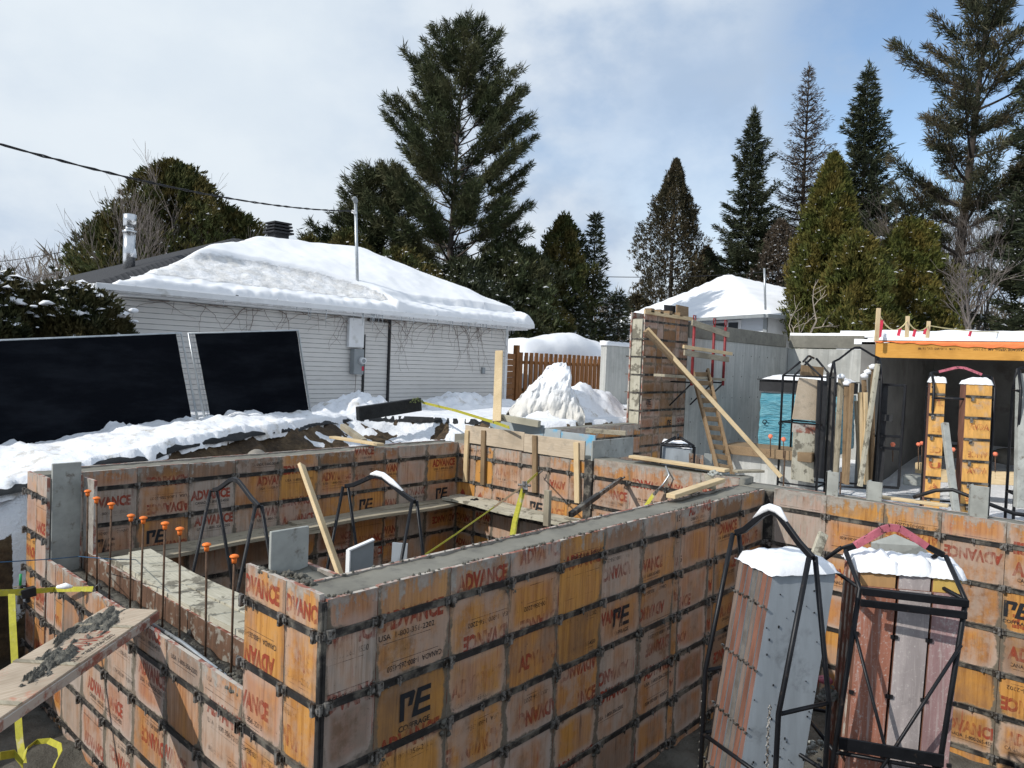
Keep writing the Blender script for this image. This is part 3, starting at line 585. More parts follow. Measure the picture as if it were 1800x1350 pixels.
# tall column of forms and the finished concrete walls round the rear court
PY = 5.41
WC = thing('formwork_column', 'tall brown formwork column with a bare light plank down its left edge', 'formwork wall', (11.25, PY, 0))
tall = [4.83-.4064*k for k in range(10)]
form_face(WC, (11.25, PY, 0), (1, 0), [.62, 1.18, 1.44, 2.04, 2.2, 2.62], .9, 5.0, [(.05, .95, 0), (.1, .8, 0), (.0, .9, 0), (.7, .3, .3), (.2, .9, 0)], 61, mat='form_tall', straps=tall, density=.15, special={}, clamps=False)
for (x, z) in ((12.02, 2.93), (12.98, 2.42)):
    pm = prints([('P', .28, 0, .75, False)], .6, -.02); obj('lettering', pm, WC, Vector((x-.14, PY, z))-WC.location)
obj('end_plank', MB().box(11.83, 11.86, PY+.035, PY+.295, 2.3, 4.86).mesh('end_plank', M['palewood_z']), WC, -WC.location, bevel=.004)
obj('side_form', MB().box(11.80, 13.85, PY+.30, PY+.33, 1.2, 5.02).mesh('side_form', M['formedge']), WC, -WC.location)
for z in tall[1:7]: obj('tie_bar', MB().box(11.815, 11.828, PY-.10, PY+.42, z-.016, z+.016).mesh('tie_bar', M['strap']), WC, -WC.location)
obj('concrete_fill', MB().box(11.87, 13.89, PY+.032, PY+.298, .9, 4.88).mesh('concrete_fill', M['conc']), WC, -WC.location)
obj('top_batten', MB().bar((11.75, PY-.06, 5.02), (13.95, PY-.06, 5.0), .04, .09).mesh('top_batten', M['lumber_x']), WC, -WC.location)
for x in (12.0, 12.4, 12.8, 13.3): obj('cleat', MB().box(x, x+.14, PY-.08, PY+.1, 5.03, 5.12).mesh('cleat', M['brownwood_x']), WC, -WC.location)
WC2 = thing('formwork_wall', 'low dark formwork running from the tall column towards the pit corner', 'formwork wall', (6.4, PY, 0))
form_face(WC2, (6.4, PY, 0), (1, 0), [2.3, 2.9, 3.5, 4.1, 4.7, 5.2, 5.56], .9, 2.50, [(.3, .35, .2), (.85, .1, .5), (.3, .3, .2)], 63, density=.2, clamps=False)
obj('concrete_fill', MB().box(6.4, 11.8, PY+.03, PY+.3, .9, 2.51).mesh('concrete_fill', M['conc']), WC2, -WC2.location)
t = NT('cast_concrete', .8); bd = t.sep(t.tc.outputs['Object']); wv = t.math('FRACT', t.math('MULTIPLY', t.math('ADD', bd[0], bd[1]), 1.64)); seam = t.math('MULTIPLY', t.rng(t.math('MINIMUM', wv, t.math('SUBTRACT', 1., wv)), .030, .008), t.rng(t.noise(.8, 4, .6, seed=False), .35, .65))
pn = t.n.new('ShaderNodeTexWhiteNoise'); pn.noise_dimensions = '1D'; t.l.new(t.math('FLOOR', t.math('MULTIPLY', t.math('ADD', bd[0], bd[1]), 1.64)), pn.inputs['W'])
n1 = t.noise(1.1, 5, .6, seed=False); st = t.noise(1.2, 5, .65, (5, 5, .35), seed=False); n2 = t.noise(9, 6, .7, seed=False)
c0 = t.mix(t.rng(st, .35, .7), (.40, .41, .395), (.56, .56, .53)); c0 = t.mix(t.math('MULTIPLY', pn.outputs[0], .30), c0, (.36, .36, .34)); c0 = t.mix(t.math('MULTIPLY', t.rng(t.noise(.55, 6, .7, seed=False), .46, .66), .55), c0, (.27, .27, .25)); c0 = t.mix(t.rng(t.noise(1.0, 6, .75, (9, 9, .5), seed=False), .58, .70, 0, .6), c0, (.62, .62, .60)); c0 = t.mix(t.math('MULTIPLY', t.rng(n2, .55, .75), .7), c0, (.30, .29, .27)); c0 = t.mix(t.math('MULTIPLY', seam, .5), c0, (.15, .15, .14))
t.bump(t.math('SUBTRACT', n2, seam), .4, .01); M['cast'] = t.done(c0)
M['shellconc'] = simple('garage_concrete_shade', (.17, .165, .155), .85, 0, .2, 1.5, dirt=(.11, .10, .09), dscale=1.2)  # concrete darkened in its colour for the shade inside the garage
def cwall(name, label, boxes, trim=(), snowcaps=(), mat='cast'):
    xs = [b[0] for b in boxes]; ys = [b[2] for b in boxes]; o = thing(name, label, 'concrete wall', (min(xs), min(ys), .9))
    for b in boxes: obj('wall_section', MB().box(*b).mesh('wall_section', M[mat]), o, -o.location)
    for b in trim: obj('cap_band', MB().box(*b).mesh('cap_band', M['conc']), o, -o.location, bevel=.01)
    for b in snowcaps: obj('snow_cap', rough_top(b[0], b[1], b[2], b[3], b[4], .12, .03, b[0], .12).mesh('snow_cap', M['snow'], True), o, -o.location)
    return o
lw = cwall('concrete_wall', 'long grey finished concrete wall behind the ladder', [(13.9, 20.2, PY, PY+.28, .8, 4.55)], [(13.9, 19.98, PY-.03, PY+.3, 4.552, 4.93)], [])
th_ = MB()
for i_ in range(11):
    for k_ in range(6):
        c_ = Vector((14.2+i_*.56+random.uniform(-.02, .02), PY-.003, 1.3+k_*.58)); r_ = random.uniform(.014, .024); th_.add([c_+Vector((r_*math.cos(q*.785), 0, r_*math.sin(q*.785))) for q in range(8)], [tuple(range(8))])
obj('tie_hole', th_.mesh('tie_hole', M['glove']), lw, -lw.location, kind='stuff')
cwall('concrete_wall', 'pale back wall of the court, snow along its top, right of the inside corner', [(20.2, 20.48, 2.7, PY+.28, .8, 4.53)], [(20.16, 20.5, 3.2, PY-.04, 4.55, 4.93)], [(20.18, 20.5, 2.7, PY-.05, 5.0)])
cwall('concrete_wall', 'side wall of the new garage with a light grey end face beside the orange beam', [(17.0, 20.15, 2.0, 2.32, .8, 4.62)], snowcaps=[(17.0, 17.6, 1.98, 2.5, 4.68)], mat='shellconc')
# new garage: roof deck on a laminated beam
GG = thing('garage_shell', 'unfinished concrete garage with an orange laminated beam and tarped roof', 'garage', (17, -3, .9))
obj('beam', MB().box(16.99, 17.12, -5.5, 1.99, 4.24, 4.60).mesh('beam', M['lvl']), GG, -GG.location, bevel=.004)
obj('roof_deck', MB().box(17.13, 23.4, -5.5, 2.3, 4.45, 4.6).mesh('roof_deck', M['conc']), GG, -GG.location)
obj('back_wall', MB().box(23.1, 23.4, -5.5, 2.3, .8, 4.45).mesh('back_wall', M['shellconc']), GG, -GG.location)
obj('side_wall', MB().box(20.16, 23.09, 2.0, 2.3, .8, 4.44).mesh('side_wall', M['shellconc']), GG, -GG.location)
obj('side_wall', MB().box(17.13, 23.09, -5.5, -5.2, .8, 4.44).mesh('side_wall', M['shellconc']), GG, -GG.location)  # unseen closing wall, added to keep light out of the garage
tp = MB(); ny = 60
vs = []
for i in range(ny+1):
    y = 2.0-7.4*i/ny; k = sstep(0, 20, i); drop = .03+.10*k+.015*math.sin(i*1.7)
    vs += [(17.3, y, 4.66), (16.965, y, 4.645), (16.955-.01*math.sin(i*2.3), y, 4.645-drop*.5), (16.965, y, 4.645-drop)]
tp.add(vs, [(4*i+j, 4*i+j+1, 4*i+j+5, 4*i+j+4) for i in range(ny) for j in range(3)]); obj('tarp', tp.mesh('tarp', M['orange'], True), GG, -GG.location)
obj('snow_layer', rough_top(16.97, 23.5, -5.5, 2.05, 4.72, .16, .03, 3, .06).mesh('snow_layer', M['snow'], True), GG, -GG.location)
v, f, L = text2d('CASCADE VERSALAM  2.0 3100  SP 10-24  APA  1.8E-WS  LVL 16 98', .02)
b = MB().add([(16.983, .0+2.1/L*x, 4.50-.075*z) for x, z in v], f); obj('lettering', b.mesh('lettering', M['ink']), GG, -GG.location)

for o in list(S.objects):
    if o.get('category') in ('formwork wall', 'concrete wall'): o['kind'] = 'thing'
# ================================================================== walkways and loose boards in the pit
def plank(p, q, w, h, mat, label, cat='plank', group=None, up=(0, 0, 1), name='plank', bev=.004):
    return single(name, MB().bar(p, q, w, h, up), mat, label, cat, group, bev)
def sagplank(p, q, w, h, mat, label, seed, group=None):
    R = random.Random(seed); p, q = Vector(p), Vector(q); d = (q-p); a = d.normalized(); s_ = a.cross(Vector((0, 0, 1))).normalized(); m = MB(); n = 10; vs = []
    for i in range(n+1):
        c = p+d*i/n+Vector((0, 0, .012*math.sin(i*.9+seed)))
        for e, f in ((-1, -1), (1, -1), (1, 1), (-1, 1)): vs.append(c+s_*w/2*e*(1+.03*R.uniform(-1, 1))+Vector((0, 0, h/2*f)))
    fs = [(4*i+k, 4*i+(k+1) % 4, 4*i+4+(k+1) % 4, 4*i+4+k) for i in range(n) for k in range(4)]+[(0, 3, 2, 1), (4*n, 4*n+1, 4*n+2, 4*n+3)]
    m.add(vs, fs); return single('walkway_plank', m, mat, label, 'plank', group)
g = 'walkway planks along the far wall'
sagplank((.42, 5.07, 1.50), (3.3, 5.07, 1.50), .22, .04, M['oldwood_x'], 'grey walkway plank against the far wall, left-hand one next to the forms', 1, g)
sagplank((.42, 4.83, 1.50), (3.1, 4.83, 1.50), .22, .04, M['oldwood_x'], 'grey walkway plank on the open pit side, left half of the far wall', 2, g)
sagplank((2.9, 5.07, 1.545), (5.95, 5.07, 1.545), .22, .04, M['oldwood_x'], 'grey walkway plank against the far wall forms, right-hand one', 3, g)
sagplank((2.5, 4.83, 1.545), (5.75, 4.83, 1.545), .22, .04, M['oldwood_x'], 'grey walkway plank overlapping its neighbour on the open pit side, right half', 4, g)
g = 'walkway planks along the sunlit end wall'
sagplank((5.86, 5.1, 1.60), (5.86, 2.55, 1.60), .22, .04, M['palewood_y'], 'mortar-dusted walkway plank tight against the sunlit end wall', 5, g)
sagplank((5.62, 5.0, 1.60), (5.62, 2.65, 1.60), .24, .04, M['palewood_y'], 'mortar-dusted walkway plank on the pit side below the sunlit end wall', 6, g)
g = 'pale planks laid along the low end wall'
sagplank((.44, 4.14, 1.715), (.44, .72, 1.715), .20, .045, M['palewood_y'], 'pale spattered plank lying next to the capped rebars', 7, g)
sagplank((.655, 4.22, 1.715), (.655, .75, 1.715), .21, .045, M['palewood_y'], 'pale spattered plank on the pit side of the one beside the rebars', 8, g)
mb = MB().box(0, .1, -.05, .05, 0, .03).box(.08, .13, -.04, .02, .0, .022); mb.v = [(v[0]+5.72, v[1]+4.55, v[2]+1.63) for v in mb.v]
lm = MB(); lumps(lm, (5.72, 4.5, 1.625), .07, .05, .02, 26, 5); single('work_glove', lm, M['glove'], 'dark work glove dropped on the walkway below the sunlit end wall', 'glove', smooth=True)
M['chute'] = wood('worn_chute_ply', (.38, .30, .22), (.54, .45, .35), axis=0, dirt=(.45, .22, .15), lo=.56, hi=.68)
# chute: a form panel used as a gangway, with mortar on it
ct = thing('mortar_chute', 'tilted plywood form panel leading up to the low wall, dark mortar spilled on it', 'form panel', (-1.0, 1.8, 1.68))
a = Vector((-.03, 2.57, 1.725)); dr = Vector((-.775, -.632, -.030)).normalized(); sd_ = Vector((0, 0, 1)).cross(dr).normalized(); upn = dr.cross(sd_)
L = 2.6; o = obj('form_panel', MB().frame(a+dr*L/2, dr*L/2, sd_*.212, upn*.016).mesh('form_panel', M['chute']), ct, -ct.location, bevel=.004); o.color = (.45, -.5, -.5, 1)
for q in (.36, .98, 1.5): obj('cross_bar', MB().frame(a+dr*q+upn*.019, dr*.020, sd_*.213, upn*.004).mesh('cross_bar', M['oldwood_y']), ct, -ct.location)
for e in (-.212, .212): obj('edge_rail', MB().frame(a+dr*L/2+sd_*e*1.0-upn*.03, dr*L/2, sd_*.012, upn*.03).mesh('edge_rail', M['formedge']), ct, -ct.location)
obj('bearer', MB().frame(a+dr*1.25-upn*.09, dr*.9, sd_*.08, upn*.035).mesh('bearer', M['brownwood_x']), ct, -ct.location)
m = MB()
def spill(c0, rx, ry, seed):
    n = 70; V = []; H = []
    for j in range(n+1):
        for i in range(n+1):
            u_, v_ = (2*i/n-1)*1.5, (2*j/n-1)*1.5; q = math.hypot(u_, v_); e = 1-q+.85*fbm(u_*1.9+seed, v_*1.9, seed)
            h = min(.030, max(0, e)*.05)*(.55+.5*abs(fbm(u_*7, v_*7, seed))+.6*abs(fbm(u_*16, v_*16, seed+2)))
            V.append(a+dr*(c0[0]+rx*u_)+sd_*(c0[1]+ry*v_+.18*rx*u_)+upn*(.015+h)); H.append(e > 0 and abs(c0[1]+ry*v_+.18*rx*u_) < .205)
    m.add(V, [(j*(n+1)+i, j*(n+1)+i+1, (j+1)*(n+1)+i+1, (j+1)*(n+1)+i) for j in range(n) for i in range(n) if H[j*(n+1)+i] and H[(j+1)*(n+1)+i+1]])
spill((.28, -.07), .24, .12, 1); spill((.88, .03), .20, .11, 2); spill((.58, -.15), .20, .035, 3); spill((1.15, .05), .12, .05, 6)
obj('mortar_spill', m.mesh('mortar_spill', M['mortar'], True), ct, -ct.location, kind='stuff')
tx = prints([('A', .25, .0, 1.15, False), ('U', .25, -.07, 1.1, False)], .6, 0)
o = obj('lettering', tx, ct); o.matrix_local = Matrix.Translation(a+dr*.98+sd_*.10+upn*.0175-ct.location) @ Matrix((( -dr.x, -sd_.x, upn.x, 0), (-dr.y, -sd_.y, upn.y, 0), (-dr.z, -sd_.z, upn.z, 0), (0, 0, 0, 1))) @ Matrix.Rotation(-math.pi/2, 4, 'X')
# rebars with caps
rbs = [(4.14, 1.50, 2.43), (3.86, 1.50, 2.40), (3.56, 1.50, 2.40), (3.08, 1.52, 2.38), (2.86, 1.52, 2.39), (2.43, 1.52, 2.42), (2.11, 1.52, 2.44), (1.68, 1.52, 2.40), (1.30, 1.52, 2.39)]
words = ['farthest of the nine orange-capped rebars, nearest the grey bulkhead', 'second capped rebar from the grey bulkhead', 'third capped rebar from the grey bulkhead, last of the far three', 'capped rebar opening the middle pair, left of the two', 'capped rebar closing the middle pair, right of the two', 'capped rebar alone right after the middle pair', 'third capped rebar from the near full-height corner', 'second capped rebar from the near full-height corner', 'nearest capped rebar, beside the full-height corner']
capm = None
for (y, z0, z1), wd in zip(rbs, words):
    t_ = thing('rebar', 'thin rusty bar with orange cap in the low wall: '+wd, 'rebar', (.15, y, z0), 0, 'capped rebars in the low wall')
    t_['label'] = wd
    lx, ly = random.uniform(-.02, .02), random.uniform(-.025, .025)
    obj('bar', MB().tube([(0, 0, -.1), (lx*.5, ly*.5, (z1-z0)/2), (lx, ly, z1-z0-.03)], .0085, 7).mesh('bar', M['rust'], True), t_)
    if capm is None:
        capm = MB().tube([(0, 0, -.035), (0, 0, .005)], [.016, .019], 12).tube([(0, 0, .005), (0, 0, .012), (0, 0, .020), (0, 0, .026)], [.030, .032, .026, .008], 14).mesh('cap', M['cap'], True)
    obj('cap', capm, t_, (lx, ly, z1-z0-.02))
# boards on the walls
g = 'loose boards on the wall tops'
plank((6.13, 1.95, 2.575), (6.10, .55, 2.565), .14, .038, M['lumber_y'], 'fresh yellow board lying along the right half of the end wall', group=g)
plank((6.28, 1.85, 2.56), (6.22, .75, 2.535), .09, .038, M['lumber_y'], 'narrow yellow stud tucked under and behind the fresh board on the end wall', group=g)
plank((6.20, .50, 2.555), (6.55, .30, 2.555), .10, .03, M['oldwood_x'], 'short grey offcut at the right end of the fresh yellow board', group=g)
plank((4.25, .27, 2.50), (5.55, .36, 2.53), .10, .045, M['lumber_x'], 'yellow stud bridging the pit corner on top of the nearest wall', group=g)
plank((5.2, .30, 2.48), (5.75, .62, 2.53), .10, .03, M['oldwood_x'], 'grey splintered scrap over the end of the yellow stud at the pit corner', group=g)
lm = MB(); lumps(lm, (5.65, .50, 2.56), .10, .08, .05, 40, 8); single('rubble', lm, M['grout'], 'small heap of pale concrete crumbs at the pit corner', 'rubble', smooth=True)
for (x, y, z0, z1, w, lab) in ((6.18, -.66, 2.42, 2.70, .14, 'short pale upright board in the wall top just right of the pit corner'), (6.26, -1.08, 2.42, 2.64, .16, 'short dark upright board in the right wall top, before the standing lumber'), (6.20, -2.06, 2.42, 2.74, .17, 'short upright grey board in the wall top nearest the right edge')):
    single('upright_board', MB().box(x, x+.02, y-w/2, y+w/2, z0, z1).box(x, x+.12, y+w/2-.02, y+w/2, z0, z1), M['grout'], lab, 'board', 'short boards standing in the right wall top', .003)
plank((6.45, -1.1, 2.455), (6.5, -1.75, 2.455), .10, .03, M['lumber_y'], 'fresh stud lying just behind the right wall top', group=g)
single('bent_bar', MB().tube([(6.45, -1.42, 2.50), (6.5, -1.62, 2.60), (6.5, -1.78, 2.63), (6.45, -1.98, 2.58), (6.5, -2.08, 2.54), (6.7, -2.3, 2.44), (6.85, -2.7, 2.42)], .022, 6), M['steel'], 'bent rusty black bar arching over the right wall top', 'steel bar', smooth=True)
single('small_rebar', MB().tube([(6.35, -.05, 2.4), (6.35, -.05, 2.86)], .009), M['rust'], 'short bare rebar in the corner slab, left of two', 'rebar', 'short rebars in the corner slab')
single('small_rebar', MB().tube([(6.6, -.62, 2.35), (6.6, -.62, 2.66)], .009), M['rust'], 'stub of bare rebar in the corner slab, right of two', 'rebar', 'short rebars in the corner slab')
# things standing in the pit
plank((1.769, 3.087, 2.672), (1.533, 1.961, 1.745), .036, .086, M['lumber_z'], 'long fresh stud leaning across the pit in front of the far wall', up=(1, .8, 0))
b_ = Vector((1.206, 1.448, 2.221)); c_ = Vector((1.404, 1.382, 2.291)); d_ = Vector((0, 0, -1.1)); nn = (c_-b_).cross(d_).normalized()
pan = thing('foam_panel', 'smooth grey sheet panel with white edges standing in the pit', 'panel', (b_.x, b_.y, b_.z-1.1))
obj('sheet', MB().poly([b_, c_, c_+d_, b_+d_], nn*.02).mesh('sheet', M['grey']), pan, -pan.location)
obj('edge_trim', MB().bar(b_+nn*.01, c_+nn*.01, .05, .012).bar(b_+nn*.01, b_+d_+nn*.01, .05, .012, (1, 0, 0)).mesh('edge_trim', M['white']), pan, -pan.location)
single('pale_board', MB().bar((1.932, 1.684, 2.118), (1.922, 1.682, 1.835), .14, .02, (1, .8, 0)), M['grayply'], 'narrow pale board standing in the pit behind the snowy rack', 'board')
single('end_stake', MB().bar((3.914, 1.590, 2.403), (3.907, 1.580, 2.010), .075, .05, (1, 0, 0)), M['oldwood_z'], 'grey upright stake standing where the end walkway meets the nearest wall', 'stake', bevel=.003)

# ---- panel racks
def rack(label, aL, aR, D, hp, zb, arch=.24, r=.017, group='steel racks for form panels', mat='blacksteel', top=None, topcol='snow', bars=(.25,), xbrace=False, skew=0, arch_frac=(.3, .75), lean=(0, 0)):
    aL, aR = Vector(aL), Vector(aR); base = Vector(((aL.x+aR.x)/2-lean[0], (aL.y+aR.y)/2-lean[1], zb)); t = thing('panel_rack', label, 'rack', base, 0, group)
    ax = (aR-aL); ax.z = 0; L = ax.length; ax.normalize(); ay = (Vector((ax.y, -ax.x, 0))+ax*skew).normalized(); shear = Vector((lean[0], lean[1], 0))
    def W(s_, q, z, zt): return ax*s_*L/2+ay*q*D/2+Vector((0, 0, z-zb))+shear*((z-zb)/(zt-zb))
    H = (aL.z+aR.z)/2
    for s_, az in ((-1, aL.z), (1, aR.z)):
        m = MB()
        for q in (-1, 1): m.tube([W(s_, q, zb, H), W(s_, q, hp, H), W(s_, q*.12, az, H)], r, 6)
        for z in (hp,)+tuple(zb+b_*(hp-zb) for b_ in bars): m.tube([W(s_, -1, z, H), W(s_, 1, z, H)], r*.85, 6)
        obj('end_frame', m.mesh('end_frame', M[mat], True), t)
    for q in (-1, 1):
        for z in [zb+.03]+([hp] if q > 0 and xbrace else [])+[zb+b_*(hp-zb) for b_ in bars]: obj('side_rail', MB().tube([W(-1, q, z, H), W(1, q, z, H)], r*.85, 6).mesh('side_rail', M[mat], True), t)
    if xbrace:
        zlo, zm, zh = zb+.35, hp*.62+zb*.38, hp-.28
        obj('cross_brace', MB().tube([W(-1, 1.04, zh, H), W(1, 1.04, zlo, H)], r*.7, 5).mesh('cross_brace', M[mat], True), t); obj('cross_brace', MB().tube([W(1, 1.08, zh, H), W(-1, 1.08, zlo, H)], r*.7, 5).mesh('cross_brace', M[mat], True), t)
        [obj('front_bar', MB().bar(W(-1, 1.12, z_, H), W(1, 1.12, z_, H), .014, h_).mesh('front_bar', M[mat]), t, bevel=.004) for z_, h_ in ((hp-.01, .05), (hp-.085, .05), (zb+.38*(hp-zb)+.35, .085))]
    P0, P1 = W(-1, 0, aL.z, H), W(1, 0, aR.z, H); pts = [P0]
    prof = [(.12, .18), (.25, .52), (.38, .88), (.46, 1.), (.56, .98), (.68, .70), (.84, .3), (1, 0)]
    for u_, h_ in prof: pts.append(P0.lerp(P1, u_)+Vector((0, 0, arch*h_)))
    n = len(pts); m = MB()
    for p_, q_ in zip(pts[:-1], pts[1:]): m.bar(p_, q_+(q_-p_).normalized()*.008, .03, .042)
    obj('lifting_arch', m.mesh('lifting_arch', M[mat]), t, bevel=.004)
    if top:
        i0, i1 = top; m = MB(); seg = pts[i0:i1+1]
        if topcol == 'snow':
            m.tube([p_+Vector((0, 0, .026)) for p_ in seg], [.012]+[.027]*(len(seg)-2)+[.010], 8); obj('snow_cap', m.mesh('snow_cap', M['snow'], True), t)
        else:
            for p_, q_ in zip(seg[:-1], seg[1:]): m.bar(p_, q_, .035, .047)
            obj('paint_band', m.mesh('paint_band', M[topcol]), t)
    return t
R3 = rack('black steel rack alone in the pit behind the capped rebars', (1.080, 3.541, 2.417), (1.072, 2.652, 2.404), .50, 1.3, .1, .17, mat='steel', bars=(.3,))
R4 = rack('black steel rack in the pit with snow on its arch', (1.947, 2.567, 2.508), (2.017, 1.607, 2.499), .50, 1.45, .1, .16, top=(3, 7), bars=(.3,))
R1 = rack('front rack holding a leaning stack of grey-faced panels, snow on its arch', (2.678, -1.153, 2.631), (2.414, -1.786, 2.633), .44, 1.66, .15, .22, top=(2, 6), bars=(.3, .7))
R2 = rack('front rack with pink arch and crossed braces, three columns of faded panels', (3.123, -1.755, 2.559), (3.388, -2.317, 2.593), .64, 2.38, .15, .17, xbrace=True, skew=.28, bars=(.5,), top=(1, 7), topcol='pink', lean=(.16, -.18))

# stack in the first rack: leaning form panels, seen on their red-brown edges
def leaning_stack(label, TLp, TRp, BLp, cols, thick, n, zb, edgemats, snowh=.05, group='stacks of form panels in racks', depth_dir=None, name='panel_stack'):
    TL, TR, BL = Vector(TLp), Vector(TRp), Vector(BLp); t = thing(name, label, 'panel stack', (TL.x, TL.y, zb), 0, group)
    a = (TR-TL); w = a.length; a.normalize(); dn = (BL-TL); dn = dn*((TL.z-zb)/-dn.z); dd = Vector((-a.y, a.x, 0)).normalized() if depth_dir is None else Vector(depth_dir)
    org = -t.location; y = 0
    for k in range(n):
        th = thick*random.uniform(.85, 1.1); o_ = dd*(y+th*.5); zoff = Vector((0, 0, random.uniform(-.02, .01)))
        m = MB(); A_ = TL+dd*y+zoff; B_ = TL+a*w+dd*y+zoff; t4 = dd*th*.80
        m.add([A_, B_, B_+dn, A_+dn, A_+t4, B_+t4, B_+dn+t4, A_+dn+t4], [(0, 3, 2, 1), (4, 5, 6, 7), (0, 1, 5, 4), (3, 7, 6, 2), (0, 4, 7, 3), (1, 2, 6, 5)])
        m.m = [0, 2, 1, 1, 1, 1]
        obj('form_panel', m.mesh('form_panel', [cols[k % len(cols)], edgemats[k % len(edgemats)], M['grayply']]), t, org, bevel=.003); y += th
    return t, TL, a, w, dd, y
def snow_lump(p, a, w, dd, d, h, seed, label=None, parent=None):
    nu, nv = 14, 12; V = []; F = []
    for j in range(nv+1):
        for i in range(nu+1):
            u_, v_ = i/nu, j/nv; e = (1-abs(2*u_-1)**3.5)*(1-abs(2*v_-1)**3.5)
            V.append(Vector(p)+a*(w*u_+.022*(2*u_-1)+.006*fbm(v_*3, seed))+dd*(d*v_+.022*(2*v_-1)+.006*fbm(u_*3, seed+4))+Vector((0, 0, h*e**.40*(.8+.45*fbm(u_*1.7+seed, v_*2.2)+.25*fbm(u_*5+seed, v_*6))+(-.006+.012*fbm(u_*9+seed, v_*9) if e < 1e-6 else .024))))
    for j in range(nv):
        for i in range(nu): q = j*(nu+1)+i; F.append((q, q+1, q+nu+2, q+nu+1))
    m = MB().add(V, F)
    o = obj('snow_cap', m.mesh('snow_cap', M['snow'], True), parent, -parent.location if parent else None); return o
def facemat(name, c):                                      # scraped, cement-hazed coating on the back of the forms
    t = NT(name, .7); n = t.noise(2, 6, .65, (3, 3, .5)); s_ = t.noise(1.5, 6, .7, (30, 30, .8)); f = t.noise(45, 5, .75)
    col = t.mix(t.rng(n, .3, .7), tuple(x*.78 for x in c), tuple(x*1.15 for x in c))
    col = t.mix(t.math('MULTIPLY', t.rng(s_, .48, .68), .55), col, (.50, .44, .42)); col = t.mix(t.math('MULTIPLY', t.rng(t.math('ADD', f, t.math('MULTIPLY', n, .35)), .72, .84), .7), col, (.58, .54, .51))
    col = t.mix(t.math('MULTIPLY', t.rng(t.noise(4, 7, .75), .54, .66), .5), col, tuple(x*.45 for x in c)); t.bump(f, .3, .003); return t.done(col)
M['redface'] = facemat('red_form_face', (.36, .15, .10))
M['pinkgrey'] = facemat('faded_form_face', (.38, .335, .33))
M['mauve'] = facemat('mauve_form_face', (.36, .225, .225))
M['tanface'] = simple('tan_form_face', (.46, .27, .12), .65, 0, .12, 5, sc=(6, 6, .6))
M['yellface'] = simple('yellow_form_face', (.62, .42, .12), .6, 0, .1, 5, sc=(6, 6, .6))
M['greyedge'] = simple('grey_form_edge', (.13, .12, .11), .7, 0, .3, 9)
M['edge2'] = simple('brown_form_edge', (.17, .08, .055), .7, 0, .35, 16, sc=(1, 1, .12)); M['edge3'] = simple('red_form_edge', (.165, .085, .065), .7, 0, .3, 16, sc=(1, 1, .12)); M['edge4'] = simple('dusty_form_edge', (.165, .125, .105), .7, 0, .3, 16, sc=(1, 1, .12))
st, TL, a_, w_, dd_, dep = leaning_stack('stack of seven grey-faced form panels leaning in the first front rack', (2.483, -1.513, 2.456), (2.893, -1.788, 2.459), (2.337, -1.434, 1.307), [M['grayply']], .062, 7, .17, [M['edge3'], M['edge2'], M['edge4'], M['greyedge'], M['edge3'], M['edge2'], M['edge4']])
snow_lump(TL+Vector((0, 0, -.01)), a_, w_, dd_, dep, .07, 3, parent=st)
dn_ = Vector((2.337, -1.434, 1.307))-TL; dn_ /= -dn_.z
m = MB(); R = random.Random(5)
for k in range(46):
    u_, z = R.uniform(.03, .97), R.uniform(.05, 1.5); c = TL+a_*w_*u_+dn_*z-dd_*.004; s_ = R.uniform(.0015, .0045); m.frame(c, a_*s_, dd_*.003, Vector((0, 0, s_*R.uniform(1, 2))))
obj('nail_hole', m.mesh('nail_hole', M['glove']), st, -st.location, kind='stuff')
for z in (.24, .65, 1.06, 1.46):                            # rusty tie loops along the stack edges
    m = MB(); 
    for k in range(14):
        c = TL-a_*.004+dn_*z+dd_*(dep*k/13.)+Vector((0, 0, .012*(k % 2))); m.frame(c, a_*.008, dd_*.012, Vector((0, 0, .006)))
    obj('tie_loops', m.mesh('tie_loops', M['clamp']), st, -st.location, kind='stuff')
